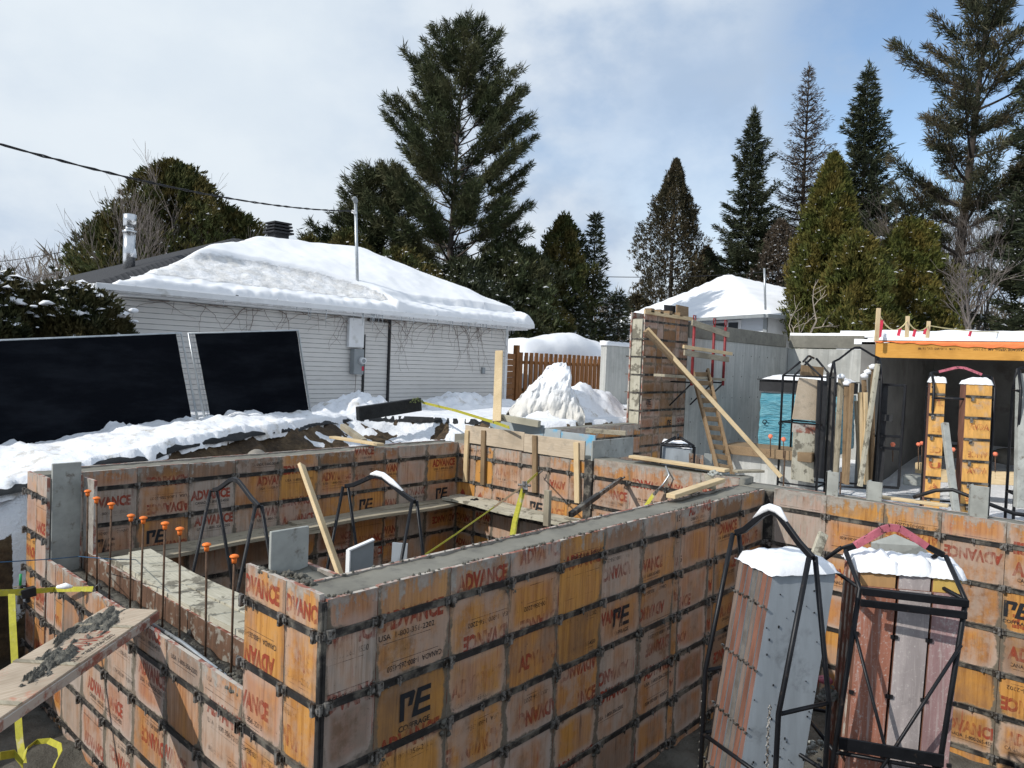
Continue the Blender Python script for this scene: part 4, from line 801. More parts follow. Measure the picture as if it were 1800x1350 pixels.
# three columns in the second rack
dxl = Vector((3.045, -1.896, 2.466)); dxr = Vector((3.386, -2.452, 2.525)); ac = (dxr-dxl); W3 = ac.length; ac.normalize(); gap = .028
wds = [(0, .355, M['redface'], M['tanface'], 'left column of red-brown panels in the braced front rack', 8, .19), (.38, .69, M['pinkgrey'], M['pinkgrey'], 'middle column of faded pinkish-grey panels in the braced front rack', 7, .18), (.71, .985, M['mauve'], M['yellface'], 'right column of mauve panels with one yellow top in the braced front rack', 7, .2)]
for u0, u1, c0, ctop, lab, nn_, sn_ in wds:
    A_ = dxl+ac*W3*u0; B_ = dxl+ac*W3*u1; A_.z = B_.z = 2.475
    dnv = (Vector((2.948, -1.882, 1.102))-dxl); dnv *= -1/dnv.z
    st2, TL2, a2, w2, dd2, dp2 = leaning_stack(lab, A_, B_, A_+dnv*1.0, [ctop]+[c0]*8, .052, nn_, .17, [M['edge2'], M['formedge']])
    # the front face below the bar is a second, shorter panel of another colour
    m = MB(); A2 = A_+dnv*.12-dd2*.03; B2 = B_+dnv*.12-dd2*.03; f_ = dnv*2.1
    m.add([A2, B2, B2+f_, A2+f_, A2+dd2*.026, B2+dd2*.026, B2+f_+dd2*.026, A2+f_+dd2*.026], [(0, 3, 2, 1), (4, 5, 6, 7), (0, 1, 5, 4), (3, 7, 6, 2), (0, 4, 7, 3), (1, 2, 6, 5)]); m.m = [0, 1, 1, 1, 1, 1]
    obj('form_panel', m.mesh('form_panel', [c0, M['edge2']]), st2, -st2.location, bevel=.002)
    snow_lump(TL2+Vector((0, 0, -.02)), a2, w2, dd2, dp2, .085, u0*9+1, parent=st2)
    m = MB()
    for z in (.44, .84, 1.25, 1.66):
        for e in (0, w2): m.frame(A_+dnv*z+a2*e-dd2*.035, a2*.014, dd2*.008, Vector((0, 0, .012)))
    obj('notch', m.mesh('notch', M['glove']), st2, -st2.location, kind='stuff')
single('plywood_sheet', MB().poly([(3.722, -1.780, 2.512), (3.723, -1.787, 2.359), (3.981, -2.223, 2.363), (3.865, -2.087, 2.528), (3.845, -1.913, 2.584)], (.02, .015, 0)), M['grout'], 'dull grey-green board behind the snow in the braced front rack', 'board')
plank((4.499, -1.155, 2.352), (4.021, -1.102, 1.711), .085, .04, M['palewood_z'], 'speckled pale stud leaning between the two front racks', up=(1, .8, 0))
plank((3.325, -0.819, 0.805), (3.238, -0.735, 0.519), .10, .05, M['lumber_z'], 'yellow stud on the ground at the foot of the first front rack', up=(1, .8, 0))
ch = MB()
for k in range(40):
    c = Vector((2.218, -1.643, 1.677))+Vector((-.01*math.sin(k*.3), 0, -.030*k)); a1 = Vector((.008, .008, 0)) if k % 2 else Vector((-.008, .008, 0)); a1.normalize()
    ch.tube([c+Vector((0, 0, .02)), c+a1*.011, c+Vector((0, 0, -.02))], .0035, 4).tube([c+Vector((0, 0, .02)), c-a1*.011, c+Vector((0, 0, -.02))], .0035, 4)
single('chain', ch, M['clamp'], 'thin steel chain hanging down the leg of the first front rack', 'chain')
ch = MB()
for k in range(44):
    c = Vector((2.580, -1.006, 1.501))+Vector((0, 0, -.030*k)); a1 = Vector((1, 1, 0)).normalized() if k % 2 else Vector((-1, 1, 0)).normalized()
    ch.tube([c+Vector((0, 0, .02)), c+a1*.010, c+Vector((0, 0, -.02))], .0035, 4).tube([c+Vector((0, 0, .02)), c-a1*.010, c+Vector((0, 0, -.02))], .0035, 4)
single('chain', ch, M['clamp'], 'thin chain hanging from the far leg of the first front rack, against the shaded wall', 'chain')
lm = MB(); lumps(lm, (3.187, -1.683, 1.432), .07, .07, .12, 60, 21); bag = single('debris_heap', lm, M['grout'], 'crumpled grey scraps piled between the two front racks', 'debris', smooth=True)
lm = MB(); bm = bmesh.new(); bmesh.ops.create_icosphere(bm, subdivisions=2, radius=.055)
for v in bm.verts: v.co.z *= .5; v.co *= 1+.15*fbm(v.co.x*20, v.co.y*20)
lm.add([Vector((3.173, -1.661, 1.572))+v.co for v in bm.verts], [[v.index for v in f.verts] for f in bm.faces]); bm.free(); single('red_cap', lm, M['pink'], 'small red cap on top of the scraps between the front racks', 'cap', smooth=True)
for (p, rx, ry, h, s_, lab) in (((3.498, -1.607, 0.861), .22, .2, .14, 31, 'grey lumps of old concrete at the foot between the front racks'), ((3.325, -0.830, 0.571), .1, .1, .05, 33, 'few crumbs of concrete beside the yellow stud on the ground')):
    lm = MB(); lumps(lm, p, rx, ry, h, 120, s_); single('rubble', lm, M['grout'], lab, 'rubble', smooth=True)

# ================================================================== straps, ropes and small gear
m = thing('ratchet_strap', 'yellow ratchet strap running from the sunlit end wall down into the pit', 'strap', (5.5, 3.4, 1.6)); hk = (5.930, 3.335, 2.217); q1 = (4.195, 2.172, 2.349); q2 = (3.517, 2.020, 2.194); q3 = (2.750, 1.819, 2.046); q4 = (2.210, 1.668, 1.959)
obj('hook', MB().tube([hk, Vector(hk)+Vector((-.03, .02, -.03)), Vector(hk)+Vector((-.05, .06, -.05))], .012, 6).mesh('hook', M['clamp'], True), m, -m.location)
obj('webbing', MB().strip([Vector(hk)+Vector((-.05, .05, -.04)), q1], .07, (1, 1, .6)).mesh('webbing', M['yellow']), m, -m.location); obj('webbing', MB().strip([q2, q3, q4], .028, (1, .6, 1)).mesh('webbing', M['yellow']), m, -m.location)
obj('dark_webbing', MB().strip([q1, q2], .045, (1, 1, .6)).mesh('dark_webbing', M['brownwood_x']), m, -m.location)
obj('ratchet', MB().bar(Vector(q1)+Vector((.02, .02, .02)), Vector(q1)+Vector((-.1, -.1, -.05)), .06, .05).tube([Vector(q1)+Vector((-.05, .06, 0)), Vector(q1)+Vector((.02, -.08, 0))], .016).mesh('ratchet', M['clamp']), m, -m.location, bevel=.004)
obj('loose_tail', MB().strip([q1, (4.006, 2.076, 2.170), (3.822, 1.973, 2.015), (3.652, 1.856, 1.871)], .065, (1, -.9, 0)).mesh('loose_tail', M['yellow']), m, -m.location)
b2 = thing('turnbuckle_brace', 'rusty turnbuckle brace hooked to the sunlit end wall, sloping down left', 'brace', (5.6, 2.2, 1.8)); h0 = Vector((5.920, 1.957, 2.289)); h1 = Vector((4.162, 1.451, 2.124))
obj('rod', MB().bar(h0, h0.lerp(h1, .55), .035, .05).mesh('rod', M['clamp']), b2, -b2.location); obj('sleeve', MB().bar(h0.lerp(h1, .5), h1, .06, .06).mesh('sleeve', M['strap']), b2, -b2.location, bevel=.005)
obj('hook', MB().tube([h0+Vector((0, -.05, .03)), h0, h0+Vector((-.02, .03, -.05)), h0+Vector((-.03, -.03, -.06))], .014, 6).mesh('hook', M['clamp'], True), b2, -b2.location)
b3 = thing('ratchet_strap', 'grey and yellow strap over the end wall, right of the black corner post', 'strap', (5.9, 1.3, 2.2))
obj('webbing', MB().tube([(6.020, 1.355, 2.524), (5.930, 1.249, 2.429), (5.900, 1.315, 2.306), (5.880, 1.382, 2.225)], .012, 6).mesh('webbing', M['galv'], True), b3, -b3.location)
obj('ratchet', MB().bar((5.880, 1.366, 2.242), (5.860, 1.417, 2.163), .05, .04).mesh('ratchet', M['clamp']), b3, -b3.location); obj('tail', MB().strip([(5.860, 1.417, 2.171), (5.800, 1.467, 2.052), (5.700, 1.484, 1.952)], .05, (0, 1, .3)).mesh('tail', M['yellow']), b3, -b3.location)
b4 = thing('ratchet_strap', 'yellow ratchet strap hooked over the low wall at far left', 'strap', (-.4, 4, 1.5)); e0 = Vector((.02, 3.52, 1.67)); e1 = Vector((-0.133, 4.100, 1.543)); e2 = Vector((-0.380, 3.929, 1.616)); e3 = Vector((-0.602, 3.879, 1.665)); e4 = Vector((-0.845, 3.851, 1.709))
obj('hook', MB().tube([e0+Vector((.05, 0, -.02)), e0+Vector((.03, 0, .03)), e0, e0+Vector((-.02, .0, -.03))], .009, 6).tube([e0, (-.012, 3.52, 1.25)], .006, 5).mesh('hook', M['clamp'], True), b4, -b4.location)
obj('webbing', MB().strip([e0+Vector((-.02, 0, -.01)), e1, e2], .045, (.2, .1, 1)).strip([e2, e3, e4], .055, (.2, .1, 1)).mesh('webbing', M['yellow']), b4, -b4.location)
obj('ratchet', MB().bar(e2+Vector((.05, 0, 0)), e2+Vector((-.06, 0, -.01)), .07, .08).tube([e2+Vector((0, .02, .02)), e2+Vector((0, .02, -.10))], .02).mesh('ratchet', M['steel']), b4, -b4.location, bevel=.004)
obj('snow_cap', MB().tube([e0.lerp(e2, .35)+Vector((0, 0, .02)), e0.lerp(e2, .45)+Vector((0, 0, .03)), e0.lerp(e2, .58)+Vector((0, 0, .025))], [.012, .028, .012], 8).mesh('snow_cap', M['snow'], True), b4, -b4.location)
b5 = thing('loose_strap', 'yellow strap tail hanging and looping on the ground behind the chute panel', 'strap', (-.9, 3.6, .2))
obj('webbing', MB().strip([(-0.594, 3.573, 1.728), (-0.615, 3.438, 1.510), (-0.631, 3.293, 1.233), (-0.647, 3.149, 0.967), (-0.663, 3.008, 0.755), (-0.674, 2.865, 0.630)], .055, (1, -.9, 0)).strip([(-0.689, 2.808, 0.668), (-0.660, 2.854, 0.734), (-0.581, 2.916, 0.738), (-0.514, 2.842, 0.751), (-0.491, 2.667, 0.770), (-0.518, 2.548, 0.770), (-0.573, 2.459, 0.763), (-0.632, 2.373, 0.718)], .05, (.5, -.4, 1)).strip([(-0.872, 2.645, 0.846), (-0.775, 2.686, 0.810), (-0.733, 2.636, 0.733)], .06, (0, 0, 1)).mesh('webbing', M['yellow']), b5, -b5.location)
jk = thing('jack_handle', 'small jack with a bright green grip left of the low wall', 'jack', (-0.440, 3.991, 1.518)); jl = -jk.location
obj('grip', MB().tube([(-0.427, 3.988, 1.768), (-0.430, 3.987, 1.668)], .011, 8).mesh('grip', M['green'], True), jk, jl); obj('jack_body', MB().tube([(-0.430, 3.987, 1.668), (-0.433, 3.983, 1.508)], .024, 8).tube([(-0.467, 4.027, 1.651), (-0.397, 3.950, 1.665)], .009, 6).mesh('jack_body', M['strap'], True), jk, jl)
single('string_line', MB().tube([(-1.093, 2.954, 2.216), (-0.766, 3.184, 2.108), (-0.263, 3.664, 1.943), (0.100, 4.228, 1.782)], .0045, 5).tube([(0.100, 4.228, 1.782), (-0.030, 2.962, 2.046), (.5, 3.9, 1.75)], .004, 5), M['bluecord'], 'taut blue string line passing the low wall at far left', 'string', smooth=True)

# ================================================================== the rear court: ladder, scaffold brackets, racks, tub, pallets
lad = thing('ladder', 'wooden ladder leaning against the long concrete wall', 'ladder', (14.5, 4.3, 1.1)); T0, T1, B0, B1 = Vector((13.321, 4.962, 3.769)), Vector((13.841, 4.835, 3.783)), Vector((12.529, 3.795, 1.536)), Vector((12.746, 3.552, 1.474))
for a1, b1 in ((T0, B0), (T1, B1)): obj('rail', MB().bar(a1, b1, .06, .13, (1, 1, 0)).mesh('rail', M['brownwood_z']), lad, -lad.location, bevel=.004)
for k in range(12):
    u_ = .05+k*.088; obj('rung', MB().bar(T0.lerp(B0, u_), T1.lerp(B1, u_), .05, .11).mesh('rung', M['brownwood_x']), lad, -lad.location, bevel=.003)
g = 'long braces on the tall form column'
plank((11.481, 5.100, 4.627), (13.147, 2.662, 1.557), .10, .09, M['lumber_x'], 'long slim yellow brace from the form column down to the court floor', 'brace', g)
plank((11.255, 5.000, 4.564), (12.763, 4.053, 3.020), .15, .07, M['brownwood_x'], 'thicker weathered brace, shorter, beside the long slim one', 'brace', g)
plank((11.75, PY-.5, 3.62), (14.6, PY-.55, 3.55), .28, .06, M['oldwood_x'], 'scaffold plank across the tall form column below the red posts', 'plank')
plank((12.5, PY-.65, 4.28), (14.95, PY-.65, 4.20), .05, .08, M['lumber_x'], 'thin yellow handrail across the red scaffold posts', 'rail', 'rails on the red posts')
plank((12.6, PY-.62, 4.15), (14.85, PY-.62, 4.05), .04, .13, M['oldwood_x'], 'weathered rail just below the yellow handrail on the red posts', 'rail', 'rails on the red posts')
plank((12.9, PY-.62, 4.85), (14.8, PY-.62, 4.66), .04, .14, M['oldwood_x'], 'upper weathered rail near the tops of the red posts', 'rail', 'rails on the red posts')
for k, (x, w1) in enumerate(((13.05, 'left'), (14.05, 'middle'), (14.65, 'right'))):
    s_ = thing('scaffold_post', w1+' one of the three red scaffold bracket posts on the tall column', 'scaffold post', (x, PY-.6, 3.5), 0, 'red scaffold posts')
    obj('post', MB().tube([(0, 0, -.1), (0, 0, 1.35)], .035, 8).tube([(-.0, .0, 1.35), (-.05, 0, 1.42), (-.05, 0, 1.52), (.05, 0, 1.52), (.05, 0, 1.42), (0, 0, 1.35)], .016, 5).mesh('post', M['redsteel'], True), s_)
    obj('bracket', MB().tube([(0, 0, -.03), (0, .55, -.03)], .02, 5).tube([(0, .0, -.05), (0, .55, -.6)], .02, 5).mesh('bracket', M['steel'], True), s_)
g = 'boards standing on top of the tall column'
single('dark_board', MB().poly([(12.971, 5.550, 5.281), (13.452, 5.550, 5.294), (13.474, 5.550, 5.048), (12.990, 5.550, 5.054)], (0, .04, 0)), M['insul'], 'dark board standing on the tall column, left of two', 'board', g)
single('brown_board', MB().poly([(13.355, 5.450, 5.311), (13.914, 5.450, 5.302), (13.942, 5.450, 4.996), (13.384, 5.450, 4.986)], (0, .04, 0)), M['brownwood_x'], 'brown plywood board standing on the tall column, right of two', 'board', g)
# small rack and form offcuts by the column
sr = rack('small black rack with a grey panel and snow, at the foot of the tall column', (8.357, 2.500, 2.675), (8.095, 2.343, 2.686), .52, 2.55, .95, .04, mat='blacksteel', bars=(.8,), group='racks in the rear court')
s_, TLs, as_, ws_, dds, dps = leaning_stack('grey panel stack in the small rack beside the tall column', (8.277, 2.731, 2.525), (8.501, 2.332, 2.488), (8.260, 2.730, 2.075), [M['grayply']], .06, 3, 1.2, [M['greyedge']], group='stacks in the rear court'); snow_lump(TLs, as_, ws_, dds, .3, .07, 9, parent=s_)
sp = thing('form_offcut', 'small orange form offcut beside the ladder foot', 'form panel', (8.278, 2.118, 2.208), 0, 'form offcuts by the ladder'); o = obj('sheet', MB().poly([(8.211, 2.204, 2.448), (8.362, 2.034, 2.420), (8.363, 2.025, 2.231), (8.211, 2.194, 2.258)], (.03, .02, 0)).mesh('sheet', M['form']), sp, -sp.location); o.color = (.2, -.5, -.5, 1)
a1 = Vector((8.178, 2.158, 2.292)); b1 = Vector((8.305, 2.016, 2.264)); v, f, Lx = text2d('D   J.', .03); ub = (b1-a1)/Lx*.9; obj('lettering', MB().add([a1+ub*(x+Lx/2)+Vector((0, 0, .02+.10*z)) for x, z in v], f).mesh('lettering', M['solidink']), sp, -sp.location)
single('form_offcut', MB().poly([(8.466, 2.069, 2.446), (8.546, 1.980, 2.432), (8.547, 1.969, 2.195), (8.467, 2.058, 2.209)], (.03, .02, 0)), M['grout'], 'small pale grey form offcut right of the orange one', 'form panel', 'form offcuts by the ladder')
# tub wrapped in blue film on a concrete plinth
tb = thing('wrapped_tub', 'hot tub wrapped in blue film with dark lid and snow on top', 'hot tub', (17.6, 4.4, 1.9)); 
t = NT('blue_film', .32, 0, .5); n = t.noise(3, 6, .65, (1, 1, 5)); t.bump(n, 1., .12); M['film'] = t.done(t.mix(t.rng(n, .3, .7), (.06, .30, .42), (.22, .52, .62)))
cs = [Vector((14.790, 3.900, 3.145)), Vector((15.087, 2.081, 3.254))]; ta = (cs[1]-cs[0]); ta.z = 0; tw = ta.length; ta.normalize(); td = Vector((-ta.y, ta.x, 0))
def tbox(z0, z1, g_, mat, nm, sm=False, bump=0, D=2.0, bev=.03):
    c = Vector(((cs[0].x+cs[1].x)/2, (cs[0].y+cs[1].y)/2, 0))+td*D/2; N = 26; m = MB(); V = []; ring = []
    for i in range(N): u_ = i/(N-1); ring.append((-tw/2-g_+(tw+2*g_)*u_, -D/2-g_))
    for i in range(1, N): u_ = i/(N-1); ring.append((tw/2+g_, -D/2-g_+(D+2*g_)*u_))
    for i in range(1, N): u_ = i/(N-1); ring.append((tw/2+g_-(tw+2*g_)*u_, D/2+g_))
    for i in range(1, N-1): u_ = i/(N-1); ring.append((-tw/2-g_, D/2+g_-(D+2*g_)*u_))
    K = 14; n_ = len(ring)
    for k in range(K+1):
        z = z0+(z1-z0)*k/K
        for x, y in ring:
            b_ = bump*fbm(x*1.2+z*.8, z*5, y*1.2); V.append(c+ta*(x*(1+b_*.5))+td*(y*(1+b_))+Vector((0, 0, z)))
    F = [(k*n_+i, k*n_+(i+1) % n_, (k+1)*n_+(i+1) % n_, (k+1)*n_+i) for k in range(K) for i in range(n_)]+[tuple(K*n_+i for i in range(n_)), tuple(range(n_))[::-1]]
    obj(nm, MB().add(V, F).mesh(nm, mat, sm), tb, -tb.location)
tbox(1.95, 3.28, 0, M['film'], 'film_wrap', True, .045); tbox(3.32, 3.58, .03, M['insul'], 'lid', False, 0); tbox(3.28, 3.32, -.05, M['white'], 'rim'); tbox(3.59, 3.61, .08, M['blackvent'], 'lid_edge')
sl = snow_lump(cs[0]-ta*.0+Vector((0, 0, 3.60-cs[0].z)), ta, tw, td, 2.0, .14, 4, parent=tb)
for px_ in (1344, 1363): pass
for lx in (.08, .28):
    c = cs[0]+ta*tw*lx-td*.06+Vector((0, 0, 2.58-cs[0].z)); obj('handle', MB().tube([c+ta*.05*math.cos(q)+Vector((0, 0, .05*math.sin(q))) for q in [k*.9 for k in range(7)]], .012, 5).mesh('handle', M['black'], True), tb, -tb.location)
pl = thing('plinth', 'low grey concrete block with a brown timber on top, in front of the blue tub', 'concrete block', (16.9, 4, 1.0)); p0 = Vector((13.242, 3.619, 1.906)); p1 = Vector((13.375, 2.428, 1.960)); pd = (p1-p0); pd.z = 0; pd.normalize(); pn_ = Vector((-pd.y, pd.x, 0))
obj('block', MB().frame(p0.lerp(p1, .5)+pn_*.6+Vector((0, 0, 1.46-p0.lerp(p1, .5).z)), pd*.8, pn_*.6, Vector((0, 0, .46))).mesh('block', M['cast']), pl, -pl.location, bevel=.02); obj('timber', MB().frame(p0.lerp(p1, .5)+pn_*.3+Vector((0, 0, 2.02-p0.lerp(p1, .5).z)), pd*.95, pn_*.5, Vector((0, 0, .10))).mesh('timber', M['brownwood_x']), pl, -pl.location, bevel=.01)
# racks in the court
rb1 = rack('tall narrow black rack with plywood offcuts in front of the blue tub', (13.257, 2.355, 4.030), (14.021, 2.407, 4.123), .80, 3.72, 1.1, .08, r=.024, bars=(.12, .62), group='racks in the rear court')
rb2 = rack('wide black rack full of standing lumber', (13.484, 1.805, 4.051), (13.904, 1.045, 4.154), .55, 3.72, 1.1, .26, r=.024, bars=(.15,), group='racks in the rear court')
g = 'plywood pieces in the narrow rack'
single('plywood_sheet', MB().poly([(13.443, 2.444, 3.959), (13.761, 2.090, 3.928), (13.745, 2.096, 3.696), (13.427, 2.450, 3.715)], (.06, .04, 0)), M['brownwood_z'], 'brown plywood piece at the top of the narrow rack', 'plywood', g)
single('plywood_sheet', MB().poly([(13.310, 2.430, 3.690), (13.594, 2.113, 3.658), (13.564, 2.106, 2.786), (13.215, 2.494, 2.802)], (.06, .04, 0)), M['boardply'], 'tan plywood piece with smears in the middle of the narrow rack', 'plywood', g)
single('plywood_sheet', MB().poly([(13.132, 2.425, 2.533), (13.446, 2.075, 2.503), (13.417, 2.060, 1.469), (13.102, 2.412, 1.535)], (.06, .04, 0)), M['palewood_z'], 'pale mortar-splashed sheet at the bottom of the narrow rack', 'plywood', g)
single('dark_sheet', MB().poly([(13.173, 2.461, 2.710), (13.497, 2.102, 2.692), (13.497, 2.092, 2.499), (13.166, 2.462, 2.528)], (.06, .04, 0)), M['formedge'], 'dark red strip between the tan and pale sheets in the narrow rack', 'plywood', g)
single('dark_sheet', MB().poly([(13.373, 2.060, 3.659), (13.501, 1.917, 3.642), (13.458, 1.869, 1.587), (13.322, 2.021, 1.603)], (.08, .05, 0)), M['insul'], 'upright dark steel form on the right side of the narrow rack', 'form panel', g)
single('dark_sheet', MB().poly([(13.913, 2.065, 3.822), (14.045, 1.920, 3.829), (14.018, 1.839, 1.440), (13.887, 1.984, 1.432)], (.08, .05, 0)), M['greyedge'], 'dark brown upright panels between the two court racks', 'form panel', g)
g = 'lumber standing in the wide rack'
single('plank', MB().bar((13.588, 1.673, 3.713), (13.515, 1.654, 1.516), .13, .07, (.67, -.74, 0)), M['oldwood_z'], 'thick grey plank standing left in the wide rack', 'plank', g, .003)
single('plank', MB().bar((13.458, 1.511, 3.544), (13.432, 1.448, 1.553), .12, .07, (.67, -.74, 0)), M['brownwood_z'], 'brown plank, second from the left in the wide rack', 'plank', g, .003)
single('plank', MB().bar((13.423, 1.404, 3.619), (13.359, 1.380, 1.547), .07, .07, (.67, -.74, 0)), M['brownwood_z'], 'thin brown stud leaning slightly in the wide rack, third from the left', 'plank', g, .003)
single('plank', MB().bar((13.698, 1.381, 3.255), (13.758, 1.236, 1.551), .07, .07, (.67, -.74, 0)), M['oldwood_z'], 'weathered stud starting low in the middle of the wide rack', 'plank', g, .003)
single('plank', MB().bar((13.639, 1.306, 3.437), (13.683, 1.173, 1.614), .06, .07, (.67, -.74, 0)), M['lumber_z'], 'fresh stud left of the leaning pale plank in the wide rack', 'plank', g, .003)
single('plank', MB().bar((13.664, 1.203, 3.443), (13.677, 1.102, 1.554), .06, .07, (.67, -.74, 0)), M['lumber_z'], 'bright yellow stud behind the leaning pale plank', 'plank', g, .003)
single('plank', MB().bar((13.853, 1.304, 3.696), (13.922, 1.129, 1.550), .08, .07, (.67, -.74, 0)), M['brownwood_z'], 'brown stud with snow on its top in the wide rack', 'plank', g, .003)
single('plank', MB().bar((13.665, 1.005, 4.033), (13.432, 1.149, 1.537), .10, .07, (.67, -.74, 0)), M['palewood_z'], 'pale mottled plank leaning across the right half of the wide rack', 'plank', g, .003)
single('plank', MB().bar((13.872, 1.144, 3.916), (13.862, 1.046, 1.567), .07, .07, (.67, -.74, 0)), M['brownwood_z'], 'brown stud just left of the rack corner', 'plank', g, .003)
single('plank', MB().bar((13.985, 1.245, 3.973), (14.055, 1.056, 1.547), .06, .07, (.67, -.74, 0)), M['oldwood_z'], 'thin grey stud at the right end of the wide rack', 'plank', g, .003)
sn = MB()
for p_ in ((13.588, 1.675, 3.737), (13.458, 1.514, 3.602), (13.807, 1.283, 3.768), (13.818, 1.131, 3.962), (13.855, 1.235, 3.853), (13.971, 2.007, 3.948)): sn.tube([Vector(p_)+Vector((0,0,-.03)), Vector(p_)+Vector((0,0,.03)), Vector(p_)+Vector((0,0,.07))], [.07, .085, .02], 8)
tag(obj('snow_caps', sn.mesh('snow_caps', M['snow'], True), kind='stuff'), 'small snow caps on the standing lumber ends', 'snow')
gt = thing('steel_gate', 'open black steel gate leaf right of the wide lumber rack', 'gate', (14.044, 0.765, 1.471))
fr = MB()
for a_1, b_1 in (((13.937, 0.984, 3.629), (13.832, 1.002, 1.506)), ((13.935, 0.537, 3.628), (13.848, 0.539, 1.571)), ((13.937, 0.983, 3.618), (13.935, 0.537, 3.617)), ((13.845, 1.036, 2.560), (13.899, 0.529, 2.583)), ((13.854, 1.016, 2.326), (13.877, 0.542, 2.329)), ((13.832, 1.003, 1.518), (13.856, 0.529, 1.548))): fr.bar(a_1, b_1, .05, .05)
obj('gate_frame', fr.mesh('gate_frame', M['blacksteel']), gt, -gt.location, bevel=.004)
obj('gate_plate', MB().poly([(13.937, 0.982, 3.594), (13.976, 0.863, 3.589), (13.904, 0.849, 1.532), (13.840, 0.994, 1.518)], (.03, .02, 0)).poly([(13.876, 0.948, 3.012), (13.931, 0.737, 3.003), (13.924, 0.739, 2.875), (13.877, 0.941, 2.872)], (.03, .02, 0)).mesh('gate_plate', M['insul']), gt, -gt.location)

# right-hand rack with two narrow orange form stacks
rb3 = rack('rack with pink arch holding two narrow orange form stacks before the new garage', (13.498, -0.012, 3.896), (13.912, -0.922, 3.841), .50, 3.62, 1.1, .14, r=.026, bars=(.12, .92), top=(1, 7), topcol='pink', group='racks in the rear court')
def narrow(lab, tl, tr, bl, texts, seed):
    TL, TR, BL = Vector(tl), Vector(tr), Vector(bl); t_ = thing('form_stack', lab, 'form panel', (TL.x, TL.y, 1.15), 0, 'orange stacks in the pink-arched rack'); a = (TR-TL); w = a.length; a.normalize(); a.z = 0; dn = BL-TL; H = -dn.z; dd = Vector((-a.y, a.x, 0))
    m = MB(); m.add([TL, TR, TR+dn, TL+dn]+[p+dd*.3 for p in (TL, TR, TR+dn, TL+dn)], [(0, 3, 2, 1), (4, 5, 6, 7), (0, 1, 5, 4), (3, 7, 6, 2), (0, 4, 7, 3), (1, 2, 6, 5)]); m.m = [0, 1, 1, 1, 1, 1]
    obj('form_panel', m.mesh('form_panel', [M['orangeface'], M['edge2']]), t_, -t_.location, bevel=.004)
    for k in range(6):
        c = TL+dn*((.10+k*.165)); obj('tie_bar', MB().frame(c+a*w/2-dd*.012, a*w/2, dd*.012, Vector((0, 0, .022))).mesh('tie_bar', M['strap']), t_, -t_.location)
    m = MB()
    for k in range(6): c = TL+dn*((.12+k*.165))+a*w*.25; m.frame(c-dd*.03, a*.022, dd*.02, Vector((0, 0, .04)))
    obj('clamp', m.mesh('clamp', M['clamp']), t_, -t_.location, kind='stuff')
    R = random.Random(seed)
    for k, (tx_, fl) in enumerate(texts):
        v, f, Lx = text2d(tx_, .03); g_ = -1 if fl else 1; c = TL+dn*(.165*k+.07+.12)+a*w*.55-dd*.028
        obj('lettering', MB().add([c+a*(g_*x/Lx*w*.75)+Vector((0, 0, g_*z*.16)) for x, z in v], f).mesh('lettering', M['red']), t_, -t_.location)
    snow_lump(TL+Vector((0, 0, -.01)), a, w, dd, .3, .10, seed, parent=t_)
M['orangeface'] = simple('orange_form_face', (.58, .31, .085), .55, 0, .2, 4, sc=(5, 5, .6), dirt=(.42, .30, .20), dscale=4, dlo=.52, dhi=.72)
narrow('narrow left orange form stack marked EL in the pink-arched rack', (13.371, -0.029, 3.721), (13.453, -0.269, 3.722), (12.842, -0.147, 1.381), [('EL', False), ('E', True), ('CE', True), ('U', False), ('A', False)], 2)
narrow('wider right orange form stack marked ADVA in the pink-arched rack', (13.481, -0.599, 3.716), (13.690, -0.981, 3.714), (12.941, -0.707, 1.336), [('ADVA', False), ('AVDA', False), ('ANCE', True), ('AVDA', False), ('ANCE', True)], 5)
single('grey_beam', MB().bar((13.213, -0.336, 2.959), (12.669, -0.700, 1.422), .11, .09, (1, .8, 0)), M['grout'], 'pale grey post leaning between the two orange form stacks', 'post', bevel=.005)
rb4 = rack('rack with a pale panel cut off by the right picture edge', (13.886, -1.334, 4.026), (14.135, -1.911, 3.978), .45, 3.62, 1.1, .1, r=.026, group='racks in the rear court')
single('form_sheet', MB().poly([(13.900, -1.353, 3.943), (13.997, -1.760, 3.919), (13.456, -1.866, 1.566), (13.276, -1.517, 1.552)], (.1, .07, 0)), M['grout'], 'pale grey panel with a snow cap at the right picture edge', 'form panel', bevel=.004)
M['capred'] = simple('salmon_plastic', (.85, .22, .12), .5, bump=0)
g = 'capped rebars on the court floor'
q = Vector((14.752, 0.916, 2.342)); q0 = Vector((14.753, 0.898, 1.965)); t_ = thing('rebar', 'salmon-capped bar by the black gate', 'rebar', q0, 0, g); obj('bar', MB().tube([(0, 0, 0), q-q0], .012, 5).mesh('bar', M['rust'], True), t_); obj('cap', MB().tube([q-q0-Vector((0, 0, .05)), q-q0, q-q0+Vector((0, 0, .04))], [.03, .055, .03], 8).mesh('cap', M['capred'], True), t_)
q = Vector((16.905, 0.912, 2.216)); q0 = Vector((16.907, 0.882, 1.612)); t_ = thing('rebar', 'capped bar just left of the narrow orange stack', 'rebar', q0, 0, g); obj('bar', MB().tube([(0, 0, 0), q-q0], .012, 5).mesh('bar', M['rust'], True), t_); obj('cap', MB().tube([q-q0-Vector((0, 0, .05)), q-q0, q-q0+Vector((0, 0, .04))], [.03, .055, .03], 8).mesh('cap', M['capred'], True), t_)
